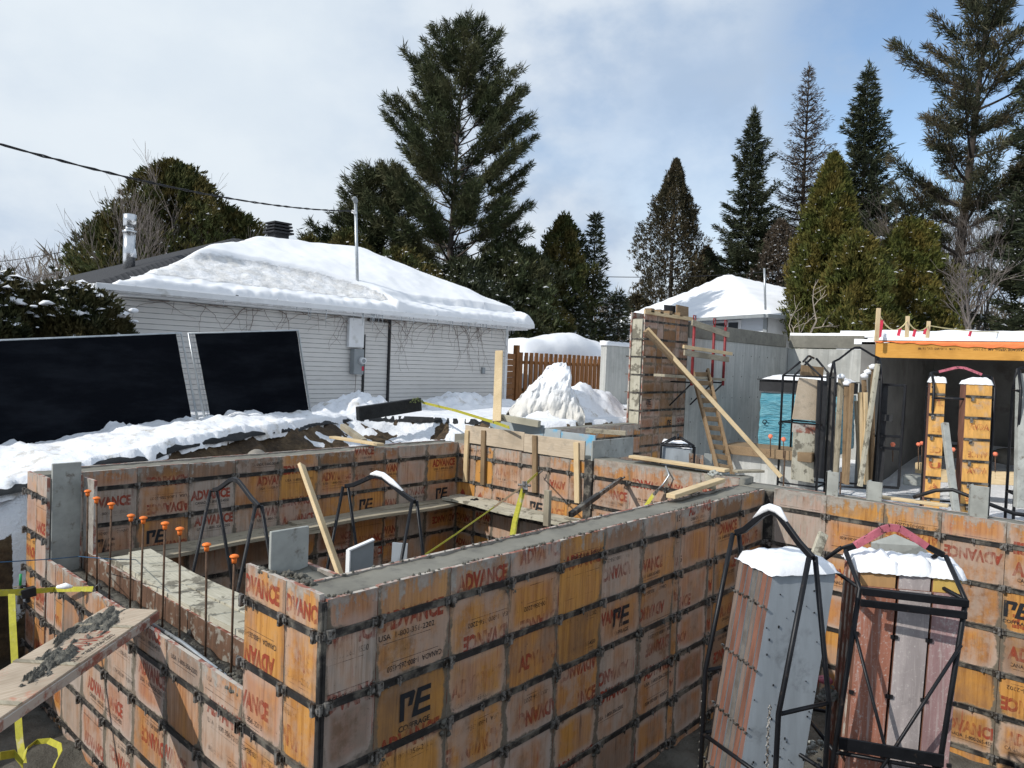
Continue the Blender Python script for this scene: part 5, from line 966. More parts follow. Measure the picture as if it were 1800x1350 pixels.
q = Vector((17.407, 0.953, 2.209)); q0 = Vector((17.409, 0.924, 1.619)); t_ = thing('rebar', 'second capped bar close behind the one left of the narrow stack', 'rebar', q0, 0, g); obj('bar', MB().tube([(0, 0, 0), q-q0], .012, 5).mesh('bar', M['rust'], True), t_); obj('cap', MB().tube([q-q0-Vector((0, 0, .05)), q-q0, q-q0+Vector((0, 0, .04))], [.03, .055, .03], 8).mesh('cap', M['capred'], True), t_)
q = Vector((16.765, 0.169, 2.185)); q0 = Vector((16.767, 0.140, 1.602)); t_ = thing('rebar', 'capped bar between the two orange stacks', 'rebar', q0, 0, g); obj('bar', MB().tube([(0, 0, 0), q-q0], .012, 5).mesh('bar', M['rust'], True), t_); obj('cap', MB().tube([q-q0-Vector((0, 0, .05)), q-q0, q-q0+Vector((0, 0, .04))], [.03, .055, .03], 8).mesh('cap', M['capred'], True), t_)
q = Vector((16.933, -0.617, 2.158)); q0 = Vector((16.935, -0.644, 1.602)); t_ = thing('rebar', 'capped bar right of the wider orange stack', 'rebar', q0, 0, g); obj('bar', MB().tube([(0, 0, 0), q-q0], .012, 5).mesh('bar', M['rust'], True), t_); obj('cap', MB().tube([q-q0-Vector((0, 0, .05)), q-q0, q-q0+Vector((0, 0, .04))], [.03, .055, .03], 8).mesh('cap', M['capred'], True), t_)
q = Vector((12.998, 2.867, 2.413)); q0 = Vector((12.999, 2.845, 1.975)); t_ = thing('rebar', 'bar with tiny red cap at the left front of the blue tub', 'rebar', q0, 0, g); obj('bar', MB().tube([(0, 0, 0), q-q0], .012, 5).mesh('bar', M['rust'], True), t_); obj('cap', MB().tube([q-q0-Vector((0, 0, .05)), q-q0, q-q0+Vector((0, 0, .04))], [.03, .055, .03], 8).mesh('cap', M['capred'], True), t_)
q = Vector((12.987, 2.578, 2.381)); q0 = Vector((12.988, 2.558, 1.973)); t_ = thing('rebar', 'bar with tiny red cap at the right front of the blue tub', 'rebar', q0, 0, g); obj('bar', MB().tube([(0, 0, 0), q-q0], .012, 5).mesh('bar', M['rust'], True), t_); obj('cap', MB().tube([q-q0-Vector((0, 0, .05)), q-q0, q-q0+Vector((0, 0, .04))], [.03, .055, .03], 8).mesh('cap', M['capred'], True), t_)

g = 'timbers lying in the new garage'
single('timber', MB().bar((16.968, 0.511, 1.521), (17.082, -1.104, 1.651), .25, .28), M['lumber_y'], 'long yellow timber on the snow behind the orange stacks', 'timber', bevel=.008)
single('concrete_piece', MB().bar((16.453, 1.078, 1.412), (16.514, 0.711, 1.404), .4, .22), M['grout'], 'grey concrete block with snow left of the narrow orange stack', 'block', bevel=.02)
single('yellow_block', MB().bar((17.094, 0.975, 1.639), (17.091, 0.829, 1.644), .2, .25), M['lumber_y'], 'small yellow block behind the narrow orange stack', 'block', bevel=.01)
for (p, r_, lab) in (((22.560, 1.038, 1.683), .55, 'left pale sandy heap at the back of the garage'), ((22.423, -0.303, 1.712), .6, 'right pale sandy heap at the back of the garage')):
    bm = bmesh.new(); bmesh.ops.create_icosphere(bm, subdivisions=3, radius=r_); m = MB()
    for v in bm.verts: v.co.z *= .5; v.co *= 1+.12*fbm(v.co.x*3, v.co.y*3, v.co.z*3)
    m.add([Vector(p)+v.co-Vector((0, 0, .1)) for v in bm.verts], [[v.index for v in f.verts] for f in bm.faces]); bm.free(); single('sand_heap', m, M['stone'], lab, 'heap', 'sand heaps in the garage', smooth=True)
# ================================================================== white garage-like house behind the bank
EY, EX0, EX1, EZ, YB = 10.28, 2.15, 13.62, 4.86, 17.8
HS = thing('house', 'low white-sided building with a hip roof under thick snow', 'building', (7.8, 14, 2.6))
def roof_z(x, y): return EZ+.46*max(0, min(y-EY, YB-y, (x-EX0)*.86, (EX1-x)*1.15))
t = NT('white_lap_siding', .6); sx = t.sep(t.tc.outputs['Object']); n = t.noise(1.2, 5, .6, seed=False); n2 = t.noise(2, 5, .65, (.5, .5, 6), seed=False)
c0 = t.mix(t.rng(n, .4, .7), (.90, .90, .89), (.82, .825, .82)); c0 = t.mix(t.math('MULTIPLY', t.rng(n2, .55, .75), .5), c0, (.42, .41, .37)); c0 = t.mix(t.math('MULTIPLY', t.rng(t.math('ADD', sx[2], t.math('MULTIPLY', n, .6)), 1.95, 2.5), .55), c0, (.42, .385, .34)); M['siding'] = t.done(c0)
def lap(x0, y0, x1, y1, z0, z1, e=.102, out=(0, -1)):
    m = MB(); k = 0; z = z0; vs = []; o_ = Vector((out[0], out[1], 0))
    while z < z1:
        zt = min(z+e, z1); a, b = Vector((x0, y0, 0)), Vector((x1, y1, 0))
        vs += [a+o_*.018+Vector((0, 0, z)), b+o_*.018+Vector((0, 0, z)), b+o_*.012+Vector((0, 0, zt-.013)), a+o_*.012+Vector((0, 0, zt-.013)), a-o_*.004+Vector((0, 0, zt-.012)), b-o_*.004+Vector((0, 0, zt-.012))]; z = zt
    n_ = len(vs)//6; fs = [(6*i, 6*i+1, 6*i+2, 6*i+3) for i in range(n_)]; gs_ = [(6*i+3, 6*i+2, 6*i+5, 6*i+4) for i in range(n_)]+[(6*i+4, 6*i+5, 6*i+7, 6*i+6) for i in range(n_-1)]
    m.add(vs, fs+gs_); m.m = [0]*len(fs)+[1]*len(gs_); return m
DX0, DX1 = 8.12, 8.82
M['groove'] = simple('siding_groove_shade', (.50, .50, .50), .9, bump=0)  # gap shadow between the siding courses, put into a greyer groove colour
def hs(nm, m, mat, **k): return obj(nm, m.mesh(nm, mat), HS, -HS.location, **k)
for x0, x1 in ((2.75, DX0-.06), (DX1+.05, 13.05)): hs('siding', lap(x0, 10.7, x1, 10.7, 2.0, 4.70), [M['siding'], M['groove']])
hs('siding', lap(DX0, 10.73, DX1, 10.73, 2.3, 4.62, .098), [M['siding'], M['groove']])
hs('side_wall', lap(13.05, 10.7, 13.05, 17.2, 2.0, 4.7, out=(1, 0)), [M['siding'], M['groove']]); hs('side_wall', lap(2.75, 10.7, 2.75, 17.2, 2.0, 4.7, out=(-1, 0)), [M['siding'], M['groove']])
hs('core', MB().box(2.77, 13.03, 10.76, 17.2, 2., 4.7), M['siding'])
hs('door_frame', MB().box(DX0-.055, DX0, 10.66, 10.75, 2.3, 4.30).box(DX1, DX1+.05, 10.66, 10.75, 2.3, 4.63).box(DX0+.1, DX1+.05, 10.66, 10.75, 4.631, 4.70), M['blackvent'])
hs('corner_trim', MB().box(13.0, 13.09, 10.66, 10.76, 2.0, 4.7), M['white'])
hs('soffit', MB().box(EX0+.06, EX1-.06, EY+.06, YB, 4.70, 4.74), M['white'])
g_ = MB(); ring = [(EX0, YB), (EX0, EY), (EX1, EY), (EX1, YB)]
g_.box(EX0, EX1, EY-.02, EY+.05, 4.74, 4.86); g_.box(EX0, EX1, EY-.10, EY-.02, 4.76, 4.78).box(EX0, EX1, EY-.12, EY-.10, 4.76, 4.87)
g_.box(EX0-.02, EX0+.05, EY+.05, YB, 4.74, 4.86).box(EX1-.05, EX1+.02, EY+.05, YB, 4.74, 4.86); hs('gutter', g_, M['white'], bevel=.006)
# roof deck with shingle courses
nx, ny = 116, 76; V = []; 
for j in range(ny+1):
    for i in range(nx+1):
        x = EX0+(EX1-EX0)*i/nx; y = EY+(YB-EY)*j/ny; V.append((x, y, roof_z(x, y)+.01))
F = [(j*(nx+1)+i, j*(nx+1)+i+1, (j+1)*(nx+1)+i+1, (j+1)*(nx+1)+i) for j in range(ny) for i in range(nx)]
t = NT('dark_shingles', .85); wv = t.n.new('ShaderNodeTexWave'); wv.bands_direction = 'X'; wv.inputs['Scale'].default_value = 2.4; wv.inputs['Distortion'].default_value = .6; wv.wave_profile = 'SAW'; t.l.new(t.vec((1, 1, 1), seed=False), wv.inputs['Vector'])
n = t.noise(9, 5, .7, seed=False); t.bump(t.math('ADD', wv.outputs['Fac'], n), .8, .03); M['shingle'] = t.done(t.mix(t.math('MULTIPLY', wv.outputs['Fac'], .8), (.018, .019, .022), t.mix(n, (.045, .046, .05), (.09, .09, .095))))
hs('roof', MB().add(V, F), M['shingle'])
# snow blanket
nx, ny = 210, 130; V = np.zeros((ny+1, nx+1, 3)); MI = []; cut = np.zeros((ny+1, nx+1))
for j in range(ny+1):
    for i in range(nx+1):
        x = EX0-.02+(EX1-EX0+.10)*i/nx; y = EY-.07+(YB-EY)*(j/ny)**1.4; front = y-EY; left = (x-EX0)*.86; rz_ = roof_z(x, y)
        th = .34+.07*fbm(x*.5, y*.5, 2)-.12*sstep(1.5, 3.6, front)
        th += .13*math.exp(-((x-10.4)/1.6)**2)*sstep(.3, 3, front)
        th *= sstep(-.10, .30, (EX1+.06-x))**.4
        onl = left-front                                  # <0 on the left hip plane: bare shingles
        th *= sstep(.10+.1*fbm(y*2, 1), .70, onl) if x < 8 else 1
        # slab that slid: step down along an arc
        arc = 1.55*max(0, 1-((x-5.6)/3.1)**2)**.5
        torn = sstep(arc+.06, arc-.10, front) if (2.6 < x < 8.7) else 0
        th = th*(1-torn*.50)+torn*.038*fbm(x*4, y*4, 3)
        if x > 8.3: low = sstep(.52-.1*sstep(9, 12.8, x)+.05*fbm(x*2, 1), .40, front)*sstep(8.3, 9.5, x)*sstep(13.5, 13.2, x); th = th*(1-low*.45)+low*.02*fbm(x*6, y*9)
        th += .012*fbm(x*2.5, y*2.5, 7)
        th *= sstep(-.075, .02, front+.02*fbm(x*8, 3))**.5
        V[j, i] = (x, y, rz_-.02+(th if th > .025 else -.10)); cut[j, i] = torn*sstep(.15, .35, front)
idx = np.arange((nx+1)*(ny+1)).reshape(ny+1, nx+1); F = np.stack([idx[:-1, :-1], idx[:-1, 1:], idx[1:, 1:], idx[1:, :-1]], -1).reshape(-1, 4)
V[..., 0] -= HS.location.x; V[..., 1] -= HS.location.y; V[..., 2] -= HS.location.z
rm = np_mesh('roof_snow', V.reshape(-1, 3), F, M['tornsnow'], None, True, 4); ra = rm.attributes.new('torn', 'FLOAT', 'POINT'); ra.data.foreach_set('value', cut.astype(np.float32).ravel()); obj('roof_snow', rm, HS)
ic = MB()
for k in range(46):
    x = random.choice([random.uniform(4, 13), random.uniform(8, 13), random.uniform(7.2, 8.4)]); l_ = random.uniform(.08, .45)*(1.3 if random.random() < .2 else .7); ic.tube([(x, EY-.08, 4.78), (x, EY-.08, 4.78-l_)], [.011, .002], 5)
t = NT('ice', .15, 0, .6); t.b.inputs['Transmission Weight'].default_value = .5; M['ice'] = t.done((.78, .82, .85)); obj('icicles', ic.mesh('icicles', M['ice'], True), HS, -HS.location, kind='stuff')
# vines under the eave
vn = MB(); R = random.Random(12)
def vine(p, d, l, r):
    pts = [Vector(p)]; v = Vector(d)
    for _ in range(int(l/.08)):
        v += Vector((R.uniform(-.35, .35), 0, R.uniform(-.4, .25))); v.normalize(); pts.append(pts[-1]+v*.08); pts[-1].y = 10.62+.05*R.random()
        if pts[-1].z > 4.70: pts[-1].z = 4.70; v.z = -.3
    if len(pts) > 1: vn.tube(pts, [max(.0025, r*(1-i/len(pts))) for i in range(len(pts))], 4, cap=False)
    return pts
for k in range(26): pp = vine((3.2+k*.38, 10.66, 4.68), (R.choice((-1, 1)), 0, -.05), 1.0, .009)
for k in range(34):
    x = R.uniform(3.2, 13.2); pp = vine((x, 10.66, 4.68), (R.uniform(-.5, .5), 0, -1), R.choice((.3, .4, .6, .9, 1.3)), .0055)
    if len(pp) > 5 and R.random() < .5: vine(pp[len(pp)//2], (R.uniform(-1, 1), 0, -.5), .35, .004)
obj('vine', vn.mesh('vine', M['vine']), HS, -HS.location, kind='stuff')
hs('meter_backing', MB().box(7.60, 8.02, 10.58, 10.68, 3.98, 4.66), M['white'], bevel=.008)
mt = thing('electric_meter', 'grey electric meter box with round glass dial under a white panel', 'meter', (7.82, 10.6, 3.3)); ml = -mt.location
obj('box', MB().box(7.70, 7.98, 10.50, 10.67, 3.36, 3.95).mesh('box', M['grey']), mt, ml, bevel=.012)
obj('dial', MB().tube([(7.90, 10.50, 3.68), (7.90, 10.40, 3.68)], [.085, .075], 16).mesh('dial', M['white'], True), mt, ml); obj('dial_face', MB().tube([(7.90, 10.399, 3.68), (7.90, 10.395, 3.68)], [.05, .05], 12).mesh('dial_face', M['grey']), mt, ml)
obj('seal_tag', MB().box(7.92, 7.97, 10.49, 10.50, 3.45, 3.55).mesh('seal_tag', M['redflag']), mt, ml)
obj('cord', MB().tube([(7.85, 10.62, 3.36), (7.84, 10.62, 3.0), (7.78, 10.62, 2.75)], .006, 4).mesh('cord', M['vine']), mt, ml)
single('outlet_cover', MB().box(12.05, 12.17, 10.63, 10.68, 3.43, 3.60), M['grey'], 'small grey outlet cover near the right corner of the white siding', 'outlet', bevel=.005)
ma = thing('service_mast', 'galvanised service mast rising through the roof snow', 'mast', (8.25, 11.2, 5.2)); mq = -ma.location; TOP = Vector((8.10, 11.2, 7.44))
obj('pipe', MB().tube([(8.27, 11.2, 4.9), TOP], .038, 10).mesh('pipe', M['galv'], True), ma, mq)
obj('weatherhead', MB().tube([TOP+Vector((0, 0, -.02)), TOP+Vector((0, 0, .04)), TOP+Vector((-.05, -.03, .08)), TOP+Vector((-.12, -.07, .05))], [.045, .06, .06, .04], 8).mesh('weatherhead', M['grey'], True), ma, mq)
obj('insulator', MB().tube([TOP+Vector((0, 0, -.24)), TOP+Vector((-.1, -.03, -.23))], [.05, .04], 8).mesh('insulator', M['white']), ma, mq)
c0 = TOP+Vector((-.08, -.03, -.22)); c1 = Vector((-1.348, 6.105, 6.057)); pts = []
for k in range(41):
    u_ = k/40; p = c0.lerp(c1, u_); p.z -= .42*4*u_*(1-u_)*.6; pts.append(p)
tw_ = MB(); tw_.tube([p+Vector((.012*math.cos(i*2.2), 0, .012*math.sin(i*2.2))) for i, p in enumerate(pts)], .010, 5).tube([p+Vector((.012*math.cos(i*2.2+3), 0, .012*math.sin(i*2.2+3))) for i, p in enumerate(pts)], .011, 5)
single('service_cable', tw_, M['cable'], 'twisted black service cable sagging from upper left to the roof mast', 'cable', smooth=True)
def wire(name, a, b, sag, r, lab):
    a, b = Vector(a), Vector(b); pts = [a.lerp(b, k/24)-Vector((0, 0, sag*4*(k/24)*(1-k/24))) for k in range(25)]; single(name, MB().tube(pts, r, 4), M['cable'], lab, 'wire')
wire('overhead_wire', (2.717, 36.001, 6.692), (9.961, 34.023, 8.512), .3, .02, 'thin overhead wire crossing the bare trees at far left')
wire('overhead_wire', (19.094, 19.366, 7.759), (29.879, 10.408, 8.292), .35, .018, 'thin overhead wire between the two houses')
ch_ = thing('flue_pipe', 'shiny stainless flue pipe on the left slope of the white building', 'chimney', (3.5, 12.6, 5.4)); cl = Vector((3.52, 12.5, 0))-ch_.location
obj('pipe', MB().tube([(0, 0, 5.3), (0, 0, 6.16)], .115, 18).mesh('pipe', M['chrome'], True), ch_, cl); obj('collar', MB().tube([(0, 0, 6.12), (0, 0, 6.165)], .135, 18).tube([(0, 0, 6.16), (0, 0, 6.25)], .085, 16).mesh('collar', M['chrome'], True), ch_, cl)
obj('rain_cap', MB().tube([(0, 0, 6.25), (0, 0, 6.26), (0, 0, 6.49), (0, 0, 6.50)], [.09, .125, .125, .1], 18).mesh('rain_cap', M['chrome'], True), ch_, cl)
obj('snow_cap', MB().tube([(.05, -.1, 5.62), (.07, -.1, 5.8)], [.07, .02], 8).mesh('snow_cap', M['snow'], True), ch_, cl)
rv = thing('roof_vent', 'black louvred roof vent near the ridge of the white building', 'roof vent', (8.0, 14.5, 6.7)); rl = Vector((8.0, 14.5, 0))-rv.location
obj('base', MB().box(-.2, .2, -.2, .2, 6.5, 7.0).mesh('base', M['blackvent']), rv, rl)
for k in range(4): obj('louvre', MB().box(-.30+.015*k, .30-.015*k, -.30+.015*k, .30-.015*k, 6.96+.085*k, 7.01+.085*k).mesh('louvre', M['blackvent']), rv, rl, bevel=.008)

# ---- second white house, farther right
H2 = Vector((26.962, 9.011, 5.030)); H2.z = 3.0; ang = math.radians(65.9); hl = Vector((math.cos(ang), math.sin(ang), 0)); hr = Vector((hl.y, -hl.x, 0))
h2 = thing('house', 'white bungalow with snowy hip roof beyond the concrete wall', 'house', H2)
def hp_(a, b, z): return hl*a+hr*b+Vector((0, 0, z))
WZ = 6.02-H2.z; LA, LB = 10.4, 9.0
t = NT('white_bungalow_siding', .6); M['siding2'] = t.done((.66, .69, .73))
m = MB(); z = -1.
while z < WZ:
    m.add([hp_(0, -.03, z), hp_(LA, -.03, z), hp_(LA, 0, z+.22), hp_(0, 0, z+.22)], [(1, 0, 3, 2)]); z += .22
obj('siding', m.mesh('siding', M['siding2']), h2); obj('body', MB().frame(hp_(LA/2, LB/2, WZ/2-.5), hl*LA/2, hr*(LB/2-.01), Vector((0, 0, WZ/2+.5))).mesh('body', M['white']), h2)
ov = .55; APX0, APX1, RISE = 7.7, 8.3, 2.62; rr = MB(); c = [hp_(-ov, -ov, WZ+.02), hp_(LA+ov, -ov, WZ+.02), hp_(LA+ov, LB+ov, WZ+.02), hp_(-ov, LB+ov, WZ+.02)]; rg = [hp_(APX0, 4.5, WZ+RISE), hp_(APX1, 4.5, WZ+RISE)]
rr.add(c+rg, [(1, 0, 4, 5), (2, 1, 5), (3, 2, 5, 4), (0, 3, 4), (0, 1, 2, 3)]); obj('roof', rr.mesh('roof', M['shingle']), h2)
sn_ = MB(); NN = 40; Vv = []
def rz2(a, b): return WZ+.02+RISE*max(0, min((a+ov)/(APX0+ov), (LA+ov-a)/(LA+ov-APX1), (b+ov)/(4.5+ov), (LB+ov-b)/(LB+ov-4.5)))
for j in range(NN+1):
    for i in range(NN+1):
        a_1 = -ov-.03+(LA+2*ov+.06)*i/NN; b_1 = -ov-.03+(LB+2*ov+.06)*j/NN; e = min(i, NN-i, j, NN-j); Vv.append(hp_(a_1, b_1, rz2(a_1, b_1)+(.0 if e == 0 else .20+.06*fbm(a_1*.6, b_1*.6))))
sn_.add(Vv, [(j*(NN+1)+i, j*(NN+1)+i+1, (j+1)*(NN+1)+i+1, (j+1)*(NN+1)+i) for j in range(NN) for i in range(NN)]); obj('roof_snow', sn_.mesh('roof_snow', M['cleansnow'], True), h2)
obj('gutter', MB().bar(hp_(-ov, -ov-.06, WZ), hp_(LA+ov, -ov-.06, WZ), .12, .14).bar(hp_(-ov-.06, -ov, WZ), hp_(-ov-.06, LB+ov, WZ), .12, .14).mesh('gutter', M['grey']), h2)
for k, a_1 in enumerate((1.88, 2.76)):
    w_ = obj('window', MB().bar(hp_(a_1-.42, -.06, WZ-.62), hp_(a_1+.42, -.06, WZ-.62), .08, 1.12).mesh('window', M['white']), h2, bevel=.01)
    obj('pane', MB().bar(hp_(a_1-.31, -.10, WZ-.62), hp_(a_1+.31, -.10, WZ-.62), .03, .9).mesh('pane', M['glassdark'] if 'glassdark' in M else M['insul']), w_)
obj('corner_trim', MB().bar(hp_(0, -.04, -1), hp_(0, -.04, WZ), .16, .1, (1, 0, 0)).mesh('corner_trim', M['grey']), h2)
single('vent_pipe', MB().tube([(26.178, 8.741, 6.250), (26.143, 8.857, 7.910)], .045, 8), M['galv'], 'thin grey vent pipe standing on the bungalow roof corner', 'pipe', smooth=True)

# ================================================================== snow heaps, wooden fence, screens, bank details
def heap(name, label, c, rx, ry, h, seed, mat, prof=1.6, rough=.12, kind=None, n=46, rot=0., spike=0):
    V = []; F = []
    for j in range(n+1):
        for i in range(n+1):
            u_, v_ = 2*i/n-1, 2*j/n-1; q = math.hypot(u_, v_); e = max(0, 1-q**prof); x = c[0]+rx*(u_*math.cos(rot)-v_*math.sin(rot)*ry/rx); y = c[1]+rx*u_*math.sin(rot)+ry*v_*math.cos(rot)
            kf = sstep(5.70, 6.7, y); z = c[2]-.08+h*e*kf*(1+.25*fbm(x*1.2, y*1.2, seed))+rough*e**.4*kf*fbm(x*3.2, y*3.2, seed)+.05*e**.3*kf*fbm(x*9, y*9, seed)+spike*e*abs(fbm(x*4, y*2, seed+3))
            V.append((x, y, z))
    F = [q_ for q_ in [(j*(n+1)+i, j*(n+1)+i+1, (j+1)*(n+1)+i+1, (j+1)*(n+1)+i) for j in range(n) for i in range(n)] if min(V[k_][1] for k_ in q_) > 5.70 and min(math.hypot(2*(k_ % (n+1))/n-1, 2*(k_//(n+1))/n-1) for k_ in q_) < 1.02]
    o = single(name, MB().add(V, F), mat, label, 'snow heap', smooth=True); return o
heap('snow_heap', 'broad white snow slope right of the icy block, beside the tall form column', (11.452, 6.531, 2.519), 2.3, 1.7, .85, 3, M['dirtysnow'], 1.5, .10)
heap('snow_heap', 'low snow drift along the foot of the white siding, right part', (10.6, 9.9, 2.62), 2.6, .8, .42, 5, M['dirtysnow'], 1.3, .14)
heap('snow_heap', 'snow mound piled against the white siding left of the door', (7.2, 9.6, 2.66), 1.3, .7, .38, 8, M['dirtysnow'], 1.5, .14)
# icy slab standing on the heap: thick block with ragged ridge
ib = MB(); base_l, base_r = Vector((9.680, 7.461, 2.706)), Vector((10.497, 6.112, 2.859)); pk = [(9.680, 7.461, 2.706), (9.907, 7.227, 3.123), (10.118, 7.008, 3.451), (10.262, 6.861, 3.712), (10.293, 6.681, 3.819), (10.357, 6.461, 3.827), (10.433, 6.373, 3.731), (10.450, 6.345, 3.545), (10.409, 6.384, 3.393), (10.413, 6.220, 3.177), (10.530, 6.075, 2.861)]
N_ = 110; M_ = 54; Vv = []
def along(u_):
    x = u_*(len(pk)-1); i = min(int(x), len(pk)-2); return Vector(pk[i]).lerp(Vector(pk[i+1]), x-i)
tk = Vector((.55, .75, 0))
for j in range(M_+1):
    for i in range(N_+1):
        u_ = i/N_; v_ = j/M_; top_ = along(u_); bot = base_l.lerp(base_r, u_)+Vector((0, 0, -.35)); front = -Vector((.74, .67, 0))
        ang_ = v_*math.pi; hgt = math.sin(ang_)**.75; p = bot.lerp(top_, hgt)-tk*.45*math.cos(ang_)*(1-.35*hgt)
        rg_ = abs(fbm(p.x*2.2, p.y*2.2, p.z*1.8)); p += front*(.24*rg_+.06*fbm(p.x*7, p.y*7, p.z*5))+Vector((0, 0, hgt*(.10*abs(fbm(p.x*4, p.y*4, 1))+.035*fbm(p.x*12, p.y*12, p.z*9)-.04))); Vv.append(p)
ib.add(Vv, [(j*(N_+1)+i, j*(N_+1)+i+1, (j+1)*(N_+1)+i+1, (j+1)*(N_+1)+i) for j in range(M_) for i in range(N_)])
t = NT('grey_ice_snow', .6); n = t.noise(2.2, 7, .65, seed=False); zz = t.sep(t.tc.outputs['Object'])[2]; t.bump(t.noise(5, 7, .7, seed=False), .6, .07)
M['icy'] = t.done(t.mix(t.rng(t.math('ADD', zz, t.math('MULTIPLY', n, .9)), .75, 1.5), t.mix(t.rng(n, .4, .7), (.62, .60, .56), (.46, .44, .39)), (.82, .84, .87)))
single('ice_block', ib, M['icy'], 'jagged leaning block of grey icy snow in front of the wooden fence', 'ice block', smooth=True)
# wooden fence
fe = thing('wooden_fence', 'brown picket fence behind the icy snow block', 'fence', (14.4, 11.5, 2.5)); fl = -fe.location
FA, FB = Vector((14.45, 11.5, 0)), Vector((19.1, 11.5, 0)); npk = 19
for k in range(npk):
    x = FA.x+(FB.x-FA.x)*(k+.5)/npk; obj('picket', MB().box(x-.075, x+.075, 11.44-.0, 11.47, 2.45, 4.08+.02*random.random()).mesh('picket', M['fencewood']), fe, fl, bevel=.004)
    x += .5*(FB.x-FA.x)/npk; obj('picket', MB().box(x-.07, x+.07, 11.56, 11.59, 2.45, 3.98).mesh('picket', M['fencewood']), fe, fl)
for x in (14.42, 19.1): obj('post', MB().box(x-.06, x+.06, 11.43, 11.6, 2.4, 4.30).mesh('post', M['fencewood']), fe, fl, bevel=.008)
for z in (2.85, 3.78): obj('rail', MB().box(14.5, 19.1, 11.48, 11.55, z-.05, z+.05).mesh('rail', M['fencewood']), fe, fl)
f0, f1 = Vector((13.15, 10.85, 0)), Vector((14.35, 11.5, 0))
for k in range(9): obj('board', MB().bar(f0+Vector((0, 0, 2.52+k*.178)), f1+Vector((0, 0, 2.52+k*.178)), .03, .17).mesh('board', M['fencewood']), fe, fl, bevel=.004)
# neighbour's concrete wall and snowed-over car behind the fence
cwall('block_wall', 'weathered grey concrete wall end between the fence and the tall form column', [(15.6, 20, 9.0, 9.2, 2.3, 4.45)], snowcaps=[(15.55, 20, 8.97, 9.22, 4.50)])
car = thing('covered_car', 'car buried under rounded snow behind the wooden fence, dark window corner showing', 'car', (20, 17, 2.6)); Vc = []; nu, nv = 50, 30; cA, cB = Vector((15.621, 13.169, 3.705)), Vector((21.569, 13.000, 3.846)); cl_ = (cB-cA); cl_.z = 0; cL = cl_.length; cl_.normalize(); cd = Vector((-cl_.y, cl_.x, 0))
for j in range(nv+1):
    for i in range(nu+1):
        u_, v_ = i/nu, 2*j/nv-1; prof = 2.28*max(0, 1-abs(2*u_-1)**8)**.35*(1-.07*math.sin(u_*9)); e = max(0, 1-abs(v_)**3)**.5
        Vc.append(cA+cl_*cL*u_+cd*1.1*v_+Vector((0, 0, 2.9-cA.z+prof*e*.80+.05*fbm(u_*5, v_*3)+.06*abs(math.sin(u_*14+v_))*e)))
obj('snow_cover', MB().add(Vc, [(j*(nu+1)+i, j*(nu+1)+i+1, (j+1)*(nu+1)+i+1, (j+1)*(nu+1)+i) for j in range(nv) for i in range(nu)]).mesh('snow_cover', M['snow'], True), car, -car.location)
obj('window', MB().poly([(19.894, 12.648, 4.499), (20.078, 12.445, 4.552), (20.080, 12.420, 4.042), (19.980, 12.534, 4.122)], (.3, .2, 0)).mesh('window', M['insul']), car, -car.location)
# construction fence panels with black mesh
def screen(label, TLp, TRp, BRp, BLp):
    t_ = thing('fence_panel', label, 'fence panel', BLp, 0, 'temporary fence panels with dark mesh'); l_ = -t_.location; A_, B_, C_, D_ = (Vector(p) for p in (TLp, TRp, BRp, BLp)); n_ = (B_-A_).cross(D_-A_).normalized()
    obj('frame', MB().tube([D_, A_, B_, C_], .021, 8).tube([D_, C_], .019, 8).mesh('frame', M['galv'], True), t_, l_)
    m = MB()
    for k in range(1, 30): u_ = k/30; m.tube([A_.lerp(B_, u_)+n_*.006, D_.lerp(C_, u_)+n_*.006], .004, 3, cap=False)
    for k in range(1, 24): u_ = k/24; m.tube([A_.lerp(D_, u_)+n_*.006, B_.lerp(C_, u_)+n_*.006], .004, 3, cap=False)
    obj('wire_mesh', m.mesh('wire_mesh', M['galv']), t_, l_, kind='stuff')
    nu_, nv_ = 24, 14; V = []
    for j in range(nv_+1):
        for i in range(nu_+1):
            u_, v_ = .045+.93*i/nu_, .006+.98*j/nv_; V.append(A_.lerp(B_, u_).lerp(D_.lerp(C_, u_), v_)-n_*(.026+.012*fbm(u_*6, v_*4)))
    obj('screen_fabric', MB().add(V, [(j*(nu_+1)+i, j*(nu_+1)+i+1, (j+1)*(nu_+1)+i+1, (j+1)*(nu_+1)+i) for j in range(nv_) for i in range(nu_)]).mesh('screen_fabric', M['screen'], True), t_, l_)
t = NT('dark_screen', .95, 0, .04); n = t.noise(1.2, 4, .6, (1, 1, 3)); t.bump(t.noise(2.5, 5, .6, (.6, 1, 2.5)), .8, .05); M['screen'] = t.done(t.mix(t.rng(n, .4, .7), (.0045, .0055, .008), (.010, .012, .016)))
screen('long dark mesh fence panel below the snowy hedge, cut off by the left edge', (-.95, 8.2, 3.69), (2.66, 8.0, 4.04), (2.98, 7.95, 2.45), (-.9, 8.0, 2.2))
screen('right dark mesh fence panel leaning in front of the white siding', (2.80, 8.06, 4.04), (4.70, 8.0, 4.20), (5.02, 8.0, 2.65), (3.12, 8.0, 2.45))
